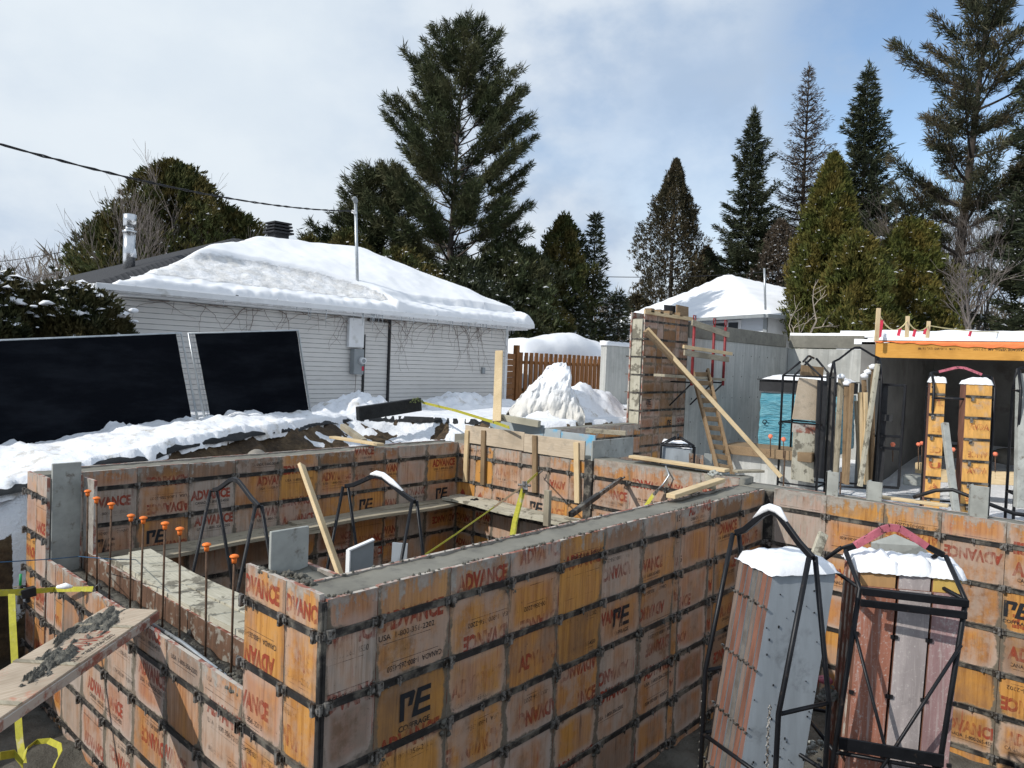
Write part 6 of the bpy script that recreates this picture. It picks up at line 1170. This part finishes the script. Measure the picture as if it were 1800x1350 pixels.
# snow ridge in front of the fence, with its cut edge over the black membrane
nu, nv = 220, 26; V = []
def ridge_path(u_): x = -3.5+9.6*u_; return x, lip_y(x)
for j in range(nv+1):
    for i in range(nu+1):
        x, ly = ridge_path(i/nu); v_ = j/nv; wd = min(8.05+.25, ly+2.2)-ly if x < 4.9 else .8
        y = ly-.10+wd*v_+.10*fbm(x*1.5, 2)+.05*fbm(x*6, v_*3); g0 = ground_z(x, max(y, ly+.35))[0]
        hgt = .13*(math.sin(min(1, v_*1.25)*math.pi*.72)**.6)+.07*fbm(x*1.1, y*1.1, 1)*v_+.045*fbm(x*3.5, y*3.5, 6)+.018*fbm(x*10, y*10, 8)
        hgt += .30*sstep(.55, 1, v_)*max(0, fbm(x*1.9, 3.3))
        if x > 4.9: hgt *= .6
        V.append((x, y, g0+max(-.02, hgt)+(0 if j else -.16)))
F = [(j*(nu+1)+i, j*(nu+1)+i+1, (j+1)*(nu+1)+i+1, (j+1)*(nu+1)+i) for j in range(nv) for i in range(nu)]
o = single('snow_ridge', MB().add(V, F), M['dirtysnow'], 'lumpy snow ridge between the dark fence panels and the cut bank', 'snow bank', smooth=True); o['kind'] = 'structure'
mm = MB(); V = []
for i in range(81):
    x = -3.5+12.*i/80; ly = lip_y(x); g0 = ground_z(x, ly+.35)[0]
    V += [(x, ly+.06+.03*math.sin(i), g0+.0), (x, ly-.10, g0-.06+.02*math.sin(i*1.3)), (x, ly-.125+.02*math.sin(i*.7), g0-.09-.10*abs(fbm(x*1.5, 1)))]
mm.add(V, [(3*i+k, 3*i+k+1, 3*i+k+4, 3*i+k+3) for i in range(80) for k in (0, 1)]); single('membrane_edge', mm, M['membrane'], 'black plastic membrane hanging over the top edge of the cut bank', 'membrane', smooth=True)
g = 'boards on the dirt bank'
plank((1.350, 6.830, 2.446), (2.543, 7.006, 2.567), .16, .03, M['brownwood_x'], 'thin brown board lying at the snow edge above the left part of the bank', 'board', g)
plank((4.638, 6.767, 2.439), (4.295, 5.059, 2.517), .12, .04, M['lumber_x'], 'pale fresh board lying against the bank behind the far wall', 'board', g)
plank((5.102, 7.154, 2.565), (4.747, 6.048, 2.432), .09, .09, M['oldwood_x'], 'weathered post end poking out of the snow streak on the bank', 'board', g)
single('box_beam', MB().bar((5.874, 7.799, 2.711), (7.313, 7.703, 2.872), .12, .26), M['membrane'], 'dark sheet-wrapped beam at the top of the bank below the white door', 'beam', bevel=.01)
single('ratchet_strap', MB().strip([(7.278, 7.595, 2.914), (6.682, 6.013, 2.886), (5.948, 4.435, 2.851), (5.775, 3.878, 2.810)], .05, (0, .3, 1)), M['yellow'], 'long thin yellow strap from the bank top to the blue-stained form boards', 'strap')
lm = MB(); lumps(lm, (7.144, 7.595, 2.916), .16, .12, .12, 40, 51); single('shrub_clump', lm, M['green2'] if 'green2' in M else M['bark'], 'small tuft of weeds and litter at the end of the wrapped beam', 'weeds', smooth=True)
plank((6.692, 5.006, 3.961), (5.940, 4.294, 2.854), .13, .05, M['lumber_z'], 'tall fresh stud standing upright in front of the building corner', 'stud', up=(1, .8, 0))
plank((6.128, 4.387, 2.911), (6.307, 3.738, 2.853), .10, .10, M['palewood_x'], 'pale squared timber lying behind the blue-stained boards', 'timber')
plank((6.625, 3.083, 2.802), (6.859, 2.525, 2.800), .07, .07, M['oldwood_x'], 'old grey stud lying at the right end of the blue-stained form boards', 'timber')
bm = bmesh.new(); bmesh.ops.create_icosphere(bm, subdivisions=3, radius=.13); m = MB()
for v in bm.verts: v.co.z *= .8; v.co *= 1+.12*fbm(v.co.x*6, v.co.y*6, v.co.z*6)
m.add([Vector((2.9, 6.03, 2.33))+v.co for v in bm.verts], [[v.index for v in f.verts] for f in bm.faces]); bm.free(); single('boulder', m, M['stone'], 'rounded pale stone stuck in the dirt bank', 'stone', smooth=True)
# barrier tape posts on the garage roof
g = 'barrier posts on the garage roof'; bp = []
for a_1, b_1, lab in (((16.699, 1.887, 5.422), (16.664, 1.888, 4.624), 'tall light wooden barrier post at the left end of the garage roof'), ((19.159, 1.845, 5.406), (19.141, 1.835, 4.739), 'middle light wooden barrier post on the garage roof'), ((21.110, 1.772, 5.399), (21.079, 1.780, 4.829), 'right light wooden barrier post on the garage roof')):
    plank(a_1, b_1, .09, .06, M['lumber_z'], lab, 'post', g, up=(1, .8, 0)); bp.append(Vector(a_1)-Vector((0, 0, .12)))
bp.append(Vector((27.008, 0.013, 5.494))); rp = thing('barrier_rope', 'sagging rope with red tags strung between the garage roof posts', 'rope', (17.5, 1.5, 5)); pts = []
for k in range(3):
    for i in range(9):
        u_ = i/8; p = bp[k].lerp(bp[k+1], u_); p.z -= (.32, .2, .12)[k]*4*u_*(1-u_); pts.append(p)
obj('rope', MB().tube(pts, .016, 4).mesh('rope', M['rope']), rp, -rp.location)
for i, l_ in ((1, .45), (6, .2), (12, .2), (16, .18), (21, .16)): obj('red_tag', MB().bar(pts[i], pts[i]+Vector((-.03, .03, -l_)), .07, .02, (1, .8, 0)).mesh('red_tag', M['redflag']), rp, -rp.location)

# ================================================================== vegetation
def leaf_mat(name, a, b, c, patch=.8):
    t = NT(name, .75, 0, .2); n = t.noise(patch, 4, .6, seed=False); f = t.noise(7, 3, .6, seed=False)
    return t.done(t.mix(t.rng(n, .40, .68), t.mix(t.rng(f, .35, .65), a, b), c))
M['pine_leaf'] = leaf_mat('red_pine_needles', (.026, .036, .016), (.064, .080, .034), (.090, .088, .042))
M['pine2_leaf'] = leaf_mat('white_pine_needles', (.035, .042, .022), (.072, .078, .042), (.105, .085, .052))
M['spruce_leaf'] = leaf_mat('spruce_needles', (.020, .028, .015), (.046, .058, .030), (.062, .068, .034))
M['cedar_leaf'] = leaf_mat('cedar_foliage', (.032, .042, .014), (.072, .086, .026), (.110, .086, .026), 1.1)
M['cedar_gold'] = leaf_mat('golden_cedar_foliage', (.045, .058, .014), (.105, .118, .026), (.140, .108, .026), 1.0)
M['brown_leaf'] = leaf_mat('bronze_cedar_foliage', (.026, .026, .015), (.060, .054, .028), (.085, .064, .034))
M['larch_leaf'] = leaf_mat('bare_larch_twigs', (.050, .040, .030), (.085, .066, .048), (.105, .08, .055))
M['brush_leaf'] = leaf_mat('far_brush', (.085, .070, .052), (.15, .125, .095), (.19, .16, .12), .5)
M['hedge_leaf'] = leaf_mat('hedge_foliage', (.018, .024, .010), (.045, .050, .018), (.075, .060, .022), 1.5)
M['tree_snow'] = snow_mat('tree_snow', 0, .1)
class Tree:
    def __init__(s): s.P = []; s.D = []; s.S = []; s.sn = []; s.limbs = MB()
    def spray(s, p, d, size): s.P.append(p); s.D.append(d); s.S.append(size)
def blades(P, D, S_, n, spread, wid, up=.25, seed=0):
    """n narrow pointed blades per spray, fanned round the direction; returns V, F"""
    r = np.random.default_rng(seed); P = np.repeat(np.asarray(P, float), n, 0); D = np.repeat(np.asarray(D, float), n, 0); Z = np.repeat(np.asarray(S_, float), n)
    d = D/np.maximum(1e-6, np.linalg.norm(D, axis=1))[:, None]+r.normal(0, spread, D.shape); d[:, 2] += up*r.random(len(d)); d /= np.linalg.norm(d, axis=1)[:, None]
    L = Z*r.uniform(.55, 1.15, len(Z)); a = np.cross(d, r.normal(0, 1, d.shape)); a /= np.maximum(1e-6, np.linalg.norm(a, axis=1))[:, None]; w = (L*wid*r.uniform(.7, 1.3, len(Z)))[:, None]
    P = P+r.normal(0, 1, P.shape)*(Z*.22)[:, None]
    v0 = P; v1 = P+d*(L*.45)[:, None]+a*w; v2 = P+d*L[:, None]; v3 = P+d*(L*.45)[:, None]-a*w
    V = np.stack([v0, v1, v2, v3], 1).reshape(-1, 3); k = np.arange(len(P))*4
    return V, np.stack([k, k+1, k+2, k+3], 1)
def snow_bits(P, size, seed):
    r = np.random.default_rng(seed); P = np.asarray(P, float); n = len(P); s_ = size*r.uniform(.5, 1.5, n)[:, None]; th = r.uniform(0, 3.14, n); a = np.stack([np.cos(th), np.sin(th), r.uniform(-.25, .25, n)], 1)*s_; b = np.stack([-np.sin(th), np.cos(th), r.uniform(-.25, .25, n)], 1)*s_*.6; c = np.array([0, 0, 1.])*s_*.45
    V = np.stack([P-a, P-b, P+a, P+b, P+c], 1).reshape(-1, 3); k = np.arange(n)*5
    return V, np.concatenate([np.stack([k+i, k+(i+1) % 4, k+4], 1) for i in range(4)])
def finish_tree(T, name, label, cat, base, leafmat, barkmat, nb, spread, wid, group, snow=0., snowsize=.12, seed=0, up=.25):
    t_ = thing(name, label, cat, base, 0, group); b = np.array(base)
    obj('trunk', T.limbs.mesh('trunk', M[barkmat], True), t_, -t_.location)
    if T.P:
        V, F = blades(T.P, T.D, T.S, nb, spread, wid, up, seed); obj('crown', np_mesh('crown', V-b, F, M[leafmat], None, False, 4), t_)
        if snow:
            r = np.random.default_rng(seed+5); P = np.array(T.P); hz_ = (P[:, 2]-b[2])/max(.1, (P[:, 2]-b[2]).max()); sel = r.random(len(P)) < (snow if name != 'hedge_bush' else .03+.85*np.clip(hz_, 0, 1)**9); V, F = snow_bits(P[sel]+[0, 0, .04], snowsize, seed); obj('snow_patches', np_mesh('snow_patches', V-b, F, M['tree_snow']), t_, kind='stuff')
    return t_
def conifer(name, label, cat, base, H, R, leaf, kind='spruce', first=.15, whorl=.42, seed=0, snow=0., group='trees behind the houses', bark='bark', droop=.25, dens=1., prof=.85, lean=(0, 0), ragged=.2, size=.30, nb=7):
    r = random.Random(seed); T = Tree(); base = Vector(base); r0 = H*.011+.03
    tp = [base+Vector((lean[0]*k/10, lean[1]*k/10, H*k/10-.3*(k == 0))) for k in range(11)]; T.limbs.tube(tp, [r0*(1-.93*k/10) for k in range(11)], 7)
    z = H*first; 
    while z < H*.985:
        f = (z/H-first)/(1-first); rad = R*(1-f)**prof*(1-.55*math.exp(-f*9)*(first < .2)); nbr = max(3, int((5 if kind == 'pine' else 6)*dens)); a0 = r.uniform(0, 6.28)
        c = base+Vector((lean[0]*z/H, lean[1]*z/H, z))
        for k in range(nbr):
            L = rad*r.uniform(1-ragged*1.6, 1+ragged*.5); az = a0+6.283*k/nbr+r.uniform(-.35, .35); dh = Vector((math.cos(az), math.sin(az), 0))
            if L < .12: L = .12
            el = (.35+.55*f if kind == 'pine' else (.0+.75*f**2)); pts = []; n = max(3, int(L/.28))
            for i in range(n+1):
                u_ = i/n; pts.append(c+dh*L*u_+Vector((0, 0, L*(el*u_-droop*u_*(1.6-u_)*1.0+(.30*u_*u_ if kind != 'pine' else .18*u_*u_)))))
            T.limbs.tube(pts, [max(.006, r0*.32*(1-f*.6)*(1-.85*i/n)) for i in range(n+1)], 4, cap=False)
            s0 = .12 if kind != 'pine' else (.42 if first < .25 and f < .75 else .25)
            m = max(2, int(L/.17*dens))
            for i in range(m):
                u_ = s0+(1-s0)*(i+r.random())/m; q = pts[min(n-1, int(u_*n))].lerp(pts[min(n, int(u_*n)+1)], u_*n-int(u_*n)) if u_ < 1 else pts[-1]
                wl_ = (.30+.55*(1-u_))*min(1.25, L*.42) if kind != 'pine' else (.20+.4*(1-u_)+.1)*min(1.2, L*.38)
                for s_ in (-1, 1, 0):
                    if s_ == 0 and kind != 'pine' and r.random() < .5: continue
                    sd = (dh*.7+Vector((-dh.y, dh.x, 0))*s_*1.0).normalized(); w = wl_*r.uniform(.5, 1.1)*(abs(s_) or .35); steps = max(1, int(w/.17))
                    for g1 in range(steps):
                        p = q+sd*w*(g1+.6)/steps+Vector((r.gauss(0, .03), r.gauss(0, .03), r.gauss(0, .03)+(.10 if kind == 'pine' else -.05*(g1+1)*droop*2)))
                        T.spray(p, (sd+dh*.5+Vector((0, 0, .75 if kind == 'pine' else .05))), size*r.uniform(.8, 1.25))
        z += whorl*r.uniform(.8, 1.2)*(1 if kind != 'pine' else 1.0)*(1-.35*f)
    for _ in range(5): T.spray(tp[-1]+Vector((0, 0, -.1*_)), Vector((0, 0, 1)), size*1.1)
    return finish_tree(T, name, label, cat, base, leaf, bark, nb, .42 if kind != 'pine' else .55, .085 if kind != 'pine' else .055, group, snow, .10, seed)
def cedar(name, label, cat, base, H, R, leaf, seed=0, snow=0., n=1500, group='trees behind the houses', bark='bark', low=.02, shape=.75, size=.20, lumps_=1.1, nb=9, snowsize=.09, wid=.13):
    n = int(n*2.1)
    r = random.Random(seed); T = Tree(); base = Vector(base); tp = [base+Vector((.05*math.sin(k), 0, H*k/8-.3*(k == 0))) for k in range(9)]; T.limbs.tube(tp, [(.05+H*.012)*(1-.9*k/8) for k in range(9)], 6)
    for k in range(26):
        z = H*r.uniform(.1, .85); az = r.uniform(0, 6.28); L = R*.8*(1-(z/H)**2)**.7; c = base+Vector((0, 0, z)); T.limbs.tube([c, c+Vector((math.cos(az)*L*.5, math.sin(az)*L*.5, L*.25)), c+Vector((math.cos(az)*L, math.sin(az)*L, L*.75))], [.04, .025, .008], 4, cap=False)
    k = 0
    while k < n:
        f = r.random()**.85; f = low+(1-low)*f; az = r.uniform(0, 6.283); q = 1-.55*r.random()**1.8
        prof = (1-f**2.2)**shape*min(1, .62+f*1.6) ; lump = 1+.13*math.sin(az*3+f*5+seed)+.10*math.sin(az*5-f*9+seed*2)+lumps_*fbm(math.cos(az)*1.9+seed, math.sin(az)*1.9, f*H*.7)+.10*fbm(math.cos(az)*6+seed, math.sin(az)*6, f*H*2.5)
        rad = R*prof*lump*q
        if lump < .86 and r.random() < .6: k += 1; continue
        p = base+Vector((math.cos(az)*rad, math.sin(az)*rad, f*H+r.gauss(0, .08))); T.spray(p, Vector((math.cos(az)*.8, math.sin(az)*.8, .9)), size*r.uniform(.7, 1.3)); k += 1
    return finish_tree(T, name, label, cat, base, leaf, bark, nb, .45, wid, group, snow, snowsize, seed, up=.4)
def bare(name, label, cat, base, H, seed, spread=.55, group='bare trees', mat='twig', depth=6, r0=.07, trunks=1, lift=.2, kids=3):
    r = random.Random(seed); T = Tree(); base = Vector(base)
    def grow(p, d, L, rad, k):
        q = [p]; v = d.normalized()
        for _ in range(3): v = (v+Vector((r.gauss(0, .11), r.gauss(0, .11), r.gauss(0, .06)+.03*lift))).normalized(); q.append(q[-1]+v*L/3)
        T.limbs.tube(q, [max(.0045, rad*(1-.12*i)) for i in range(4)], 5 if k > 3 else 3, cap=False)
        if k <= 0: return
        for _ in range(kids if k > 1 else 4):
            w = (v+Vector((r.gauss(0, spread), r.gauss(0, spread), r.gauss(0, spread*.6)+lift))).normalized(); grow(q[r.choice((1, 2, 3, 3))], w, L*r.uniform(.62, .88), rad*.58, k-1)
    for _ in range(trunks): grow(base+Vector((r.uniform(-.3, .3)*(trunks > 1), r.uniform(-.3, .3)*(trunks > 1), -.2)), Vector((r.gauss(0, .15), r.gauss(0, .15), 1)), H*.30, r0, depth-1)
    t_ = thing(name, label, cat, base, 0, group); obj('branches', T.limbs.mesh('branches', M[mat]), t_, -t_.location); return t_
def gb(p, z=3.0): return (p[0], p[1], z)
# big red pine in the middle
conifer('pine_tree', 'tallest red pine, standing behind the middle of the white building', 'pine tree', gb((18.138, 18.912, 7.336)), 14.2, 4.1, 'pine_leaf', 'pine', .16, .60, 4, .02, bark='pinebark', droop=.15, dens=1.0, prof=.50, ragged=.20, size=.29, nb=24, lean=(.3, -.3))
conifer('pine_tree', 'shorter white pine at the left foot of the big red pine', 'pine tree', gb((17.971, 23.629, 8.335)), 9.0, 3.9, 'pine_leaf', 'pine', .08, .42, 5, .02, bark='bark', droop=.1, dens=1.15, prof=.60, ragged=.25, size=.34, nb=14)
cedar('cedar_tree', 'broad rounded cedar behind the flue pipe, tallest of its clump', 'cedar', gb((8.846, 23.238, 7.099)), 7.25, 2.35, 'cedar_leaf', 1, .05, 5200, shape=.6)
cedar('cedar_tree', 'cedar forming the left shoulder of the clump behind the flue', 'cedar', gb((7.176, 23.588, 6.901)), 5.3, 1.35, 'cedar_leaf', 2, .03, 3000, shape=.55)
cedar('cedar_tree', 'dark cedar sloping down on the right of the clump behind the shingles', 'cedar', gb((10.616, 22.777, 7.302)), 5.9, 2.0, 'cedar_leaf', 3, .05, 3600, shape=.55)
cedar('cedar_tree', 'small dark cedar behind the black roof vent', 'cedar', gb((11.420, 21.886, 7.348)), 4.7, 1.2, 'cedar_leaf', 4, .05, 1800)
cedar('cedar_tree', 'narrow cedar just right of the black roof vent', 'cedar', gb((13.290, 21.315, 7.557)), 5.1, 1.5, 'cedar_leaf', 6, .04, 2200)
cedar('cedar_tree', 'dark cedar behind the service mast', 'cedar', gb((14.832, 21.107, 7.747)), 5.6, 1.8, 'cedar_leaf', 7, .06, 2600)
gs = 'snow-flecked shrubs below the big pine'
cedar('evergreen_shrub', 'snow-flecked evergreen left of the big pine trunk', 'evergreen', gb((14.924, 17.967, 6.705)), 4.6, 2.0, 'cedar_leaf', 8, .20, 2600, gs, shape=.5)
cedar('evergreen_shrub', 'snow-flecked evergreen right behind the big pine trunk', 'evergreen', gb((17.246, 16.884, 6.690)), 4.5, 2.1, 'spruce_leaf', 9, .22, 2600, gs, shape=.5)
cedar('evergreen_shrub', 'dark evergreen right of the big pine trunk', 'evergreen', gb((19.081, 16.338, 6.632)), 5.3, 2.3, 'pine_leaf', 10, .10, 3000, gs, shape=.55)
cedar('cedar_tree', 'greenish cedar with a pointed top, left of the small spruce', 'cedar', gb((22.095, 16.007, 7.156)), 6.9, 1.45, 'cedar_leaf', 11, .05, 2600)
cedar('cedar_tree', 'round-topped cedar between the big pine and the pointed cedar', 'cedar', gb((21.961, 17.652, 7.212)), 5.6, 1.5, 'cedar_leaf', 12, .05, 2000)
conifer('spruce_tree', 'small open spruce alone against the sky between the houses', 'spruce', gb((23.019, 14.983, 7.209)), 7.1, 1.25, 'spruce_leaf', 'spruce', .12, .42, 13, .10, droop=.1, size=.28)
conifer('spruce_tree', 'snow-laden spruce right of the white building, behind the buried car', 'spruce', gb((21.628, 14.930, 4.960),2.6), 4.2, 1.8, 'spruce_leaf', 'spruce', .05, .28, 14, .40, droop=.4, size=.26)
cedar('evergreen_shrub', 'snowy bush touching the right eave of the white building', 'evergreen', gb((20.073, 15.147, 4.652),2.6), 3.6, 1.15, 'cedar_leaf', 15, .28, 1500, gs, shape=.5)
conifer('spruce_tree', 'snow-laden spruce just left of the tall form column', 'spruce', gb((23.722, 14.105, 5.073),2.6), 4.3, 1.5, 'spruce_leaf', 'spruce', .05, .28, 16, .45, droop=.4, size=.26)
cedar('cedar_tree', 'tall bronze cedar left of the bungalow', 'cedar', gb((39.427, 20.741, 8.425),3.), 14.0, 2.6, 'brown_leaf', 17, .08, 6200, shape=1.0, lumps_=.7, nb=7)
cedar('evergreen_shrub', 'low bronze bush at the left end of the bungalow roof', 'evergreen', gb((37.097, 21.825, 8.244),3.), 5.2, 1.8, 'brown_leaf', 18, .2, 1500, gs)
cedar('cedar_tree', 'dark filler cedar between bronze cedar and tall spruce', 'cedar', gb((41.821, 19.587, 8.609),3.), 8.6, 2.3, 'brown_leaf', 19, .12, 3800, shape=.9, lumps_=.5)
conifer('spruce_tree', 'tall dense spruce above the bungalow ridge', 'spruce', gb((41.715, 16.711, 8.507),3.), 17.1, 3.5, 'spruce_leaf', 'spruce', .14, .60, 20, .03, droop=.25, size=.34, ragged=.34, dens=1.15, nb=11)
conifer('larch_tree', 'thin bare larch, tallest of the group above the bungalow', 'larch', gb((44.932, 14.644, 8.738),3.), 20.4, 3.3, 'larch_leaf', 'spruce', .18, .55, 21, 0, droop=.12, size=.26, nb=4, prof=.75, ragged=.3)
cedar('cedar_tree', 'sparse dark cedar behind the bungalow vent pipe', 'cedar', gb((41.090, 14.409, 8.376),3.), 9.8, 2.3, 'larch_leaf', 22, .14, 2600, shape=.8, lumps_=.6, nb=6)
conifer('spruce_tree', 'dark pointed spruce above the golden cedars', 'spruce', gb((45.370, 11.166, 8.667),3.), 19.7, 3.5, 'spruce_leaf', 'spruce', .28, .62, 23, .02, droop=.25, size=.34, ragged=.34, dens=1.15, nb=11)
cedar('cedar_tree', 'tall golden-green cedar beside the bungalow', 'cedar', gb((28.637, 7.216, 6.412),3.8), 8.8, 1.42, 'cedar_gold', 24, .05, 5600, shape=.75, lumps_=.35, low=.10)
cedar('cedar_tree', 'lower golden cedar spilling to the right of the tall one', 'cedar', gb((27.806, 5.892, 6.322),3.8), 5.4, 1.35, 'cedar_gold', 25, .06, 2600, shape=.6, low=.06)
cedar('cedar_tree', 'broad golden-brown cedar left of the white pine trunk', 'cedar', gb((31.905, 5.093, 6.626),3.8), 6.5, 1.75, 'cedar_gold', 26, .04, 4600, shape=.55, low=.1)
conifer('pine_tree', 'huge white pine with long limbs, cut off by the top right edge', 'pine tree', gb((35.457, 4.151, 6.885),3.6), 21.5, 4.4, 'pine2_leaf', 'pine', .27, 1.05, 27, .01, bark='bark', droop=.16, dens=.95, prof=.30, ragged=.55, size=.37, nb=17, lean=(.9, -.9))
conifer('spruce_tree', 'drooping dark spruce cut off by the right picture edge', 'spruce', gb((34.441, 0.788, 6.742),3.6), 15.4, 3.1, 'spruce_leaf', 'spruce', .12, .62, 28, .08, droop=.42, size=.36, ragged=.35, dens=1.1)
# hedge with snow behind the dark screens
for k, (x, y, h_, R_, lab) in enumerate(((-1.2, 9.9, 2.1, 1.2, 'snow-topped hedge bush at the left picture edge'), (.3, 9.8, 2.12, 1.1, 'snow-topped hedge bush, second from the left edge'), (1.6, 9.7, 2.0, .95, 'snow-topped hedge bush nearest the white siding'))):
    cedar('hedge_bush', lab, 'hedge', (x, y, 2.6), h_, R_, 'hedge_leaf', 40+k, .05, 5200, 'hedge behind the dark fence panels', shape=.30, size=.105, lumps_=.2, nb=8, wid=.17)
    hb = MB(); R = random.Random(60+k)
    for _ in range(26):
        az = R.uniform(0, 6.28); q = R.random()**.5; on_top = R.random() < .55
        p = Vector((x+R_*q*.95*math.cos(az), y+R_*q*.95*math.sin(az), 2.6+h_*(.97-.16*q))) if on_top else Vector((x+R_*1.0*math.cos(az), y-abs(R_*1.0*math.sin(az)), 2.6+h_*R.uniform(.35, .9)))
        rr_ = R.uniform(.04, .20) if on_top else R.uniform(.02, .08); bm = bmesh.new(); bmesh.ops.create_icosphere(bm, subdivisions=2, radius=rr_)
        for v in bm.verts: v.co.z *= .42; v.co *= 1+.9*fbm(v.co.x*11+_, v.co.y*11, v.co.z*11)
        hb.add([p+v.co for v in bm.verts], [[v.index for v in f.verts] for f in bm.faces]); bm.free()
    o = bpy.data.objects['hedge_bush' if k == 0 else 'hedge_bush.%03d' % k]; obj('snow_clumps', hb.mesh('snow_clumps', M['snow'], True), o, -o.location, kind='stuff')
# bare trees and far woods
bare('bare_tree', 'bare tree at the far left edge behind the hedge', 'bare tree', gb((5.177, 27.273, 6.282)), 5.2, 1, depth=6, trunks=3, kids=3, r0=.035)
bare('bare_tree', 'bare tree between the left edge and the rounded cedar', 'bare tree', gb((6.382, 27.437, 6.429)), 5.0, 2, depth=6, trunks=3, kids=3, r0=.035)
bare('bare_tree', 'small bare tree touching the left side of the rounded cedar', 'bare tree', gb((7.362, 27.850, 6.564)), 4.8, 3, depth=6, trunks=2, kids=3, r0=.03)
bare('bare_tree', 'bare tree with upswept twigs rising from behind the rounded cedar', 'bare tree', gb((7.175, 22.063, 6.237)), 7.4, 5, depth=6, trunks=3, kids=3, spread=.32, r0=.04, lift=.35)
bare('bare_tree', 'pale crooked little tree in front of the golden cedar', 'bare tree', gb((25.066, 6.638, 5.176),3.6), 5.0, 7, depth=5, trunks=1, kids=2, mat='pale_twig', spread=.5, r0=.09)
bare('bare_tree', 'large bare tree left of the white pine trunk', 'bare tree', gb((36.958, 5.481, 7.027),3.6), 11.5, 8, depth=6, trunks=3, spread=.35, r0=.08, lift=.3)
bare('bare_tree', 'large bare tree right of the white pine trunk', 'bare tree', gb((37.259, 3.652, 7.016),3.6), 11.5, 9, depth=6, trunks=3, spread=.38, r0=.09, lift=.3)
bare('bare_tree', 'bare young tree close to the right edge', 'bare tree', gb((35.769, 2.309, 6.875),3.6), 9.5, 10, depth=6, trunks=2, spread=.4, r0=.06, lift=.3)
bare('bare_tree', 'dark crooked sapling above the garage roof snow', 'bare tree', gb((30.060, 2.632, 6.109),4.4), 5.5, 11, depth=5, trunks=2, spread=.45, r0=.06)
fw = Tree(); r = random.Random(3)
for k in range(9000):
    u_ = r.random()
    th = math.radians(95-108*u_); D_ = r.uniform(48, 62); p = Vector(((-2.293, -3.413, 3.801)[0]+D_*math.cos(th), (-2.293, -3.413, 3.801)[1]+D_*math.sin(th), 2.8+r.random()**1.3*(5.2+2.2*fbm(u_*14, 3)+1.2*fbm(u_*60, 8)))); fw.spray(p, Vector((r.gauss(0, .4), r.gauss(0, .4), 1)), r.uniform(.7, 1.5))
V, F = blades(fw.P, fw.D, fw.S, 6, .35, .035, .2, 5); o = obj('far_woods', np_mesh('far_woods', V, F, M['brush_leaf'], None, False, 4), kind='stuff'); tag(o, 'brownish leafless woods far behind all the trees', 'woods')
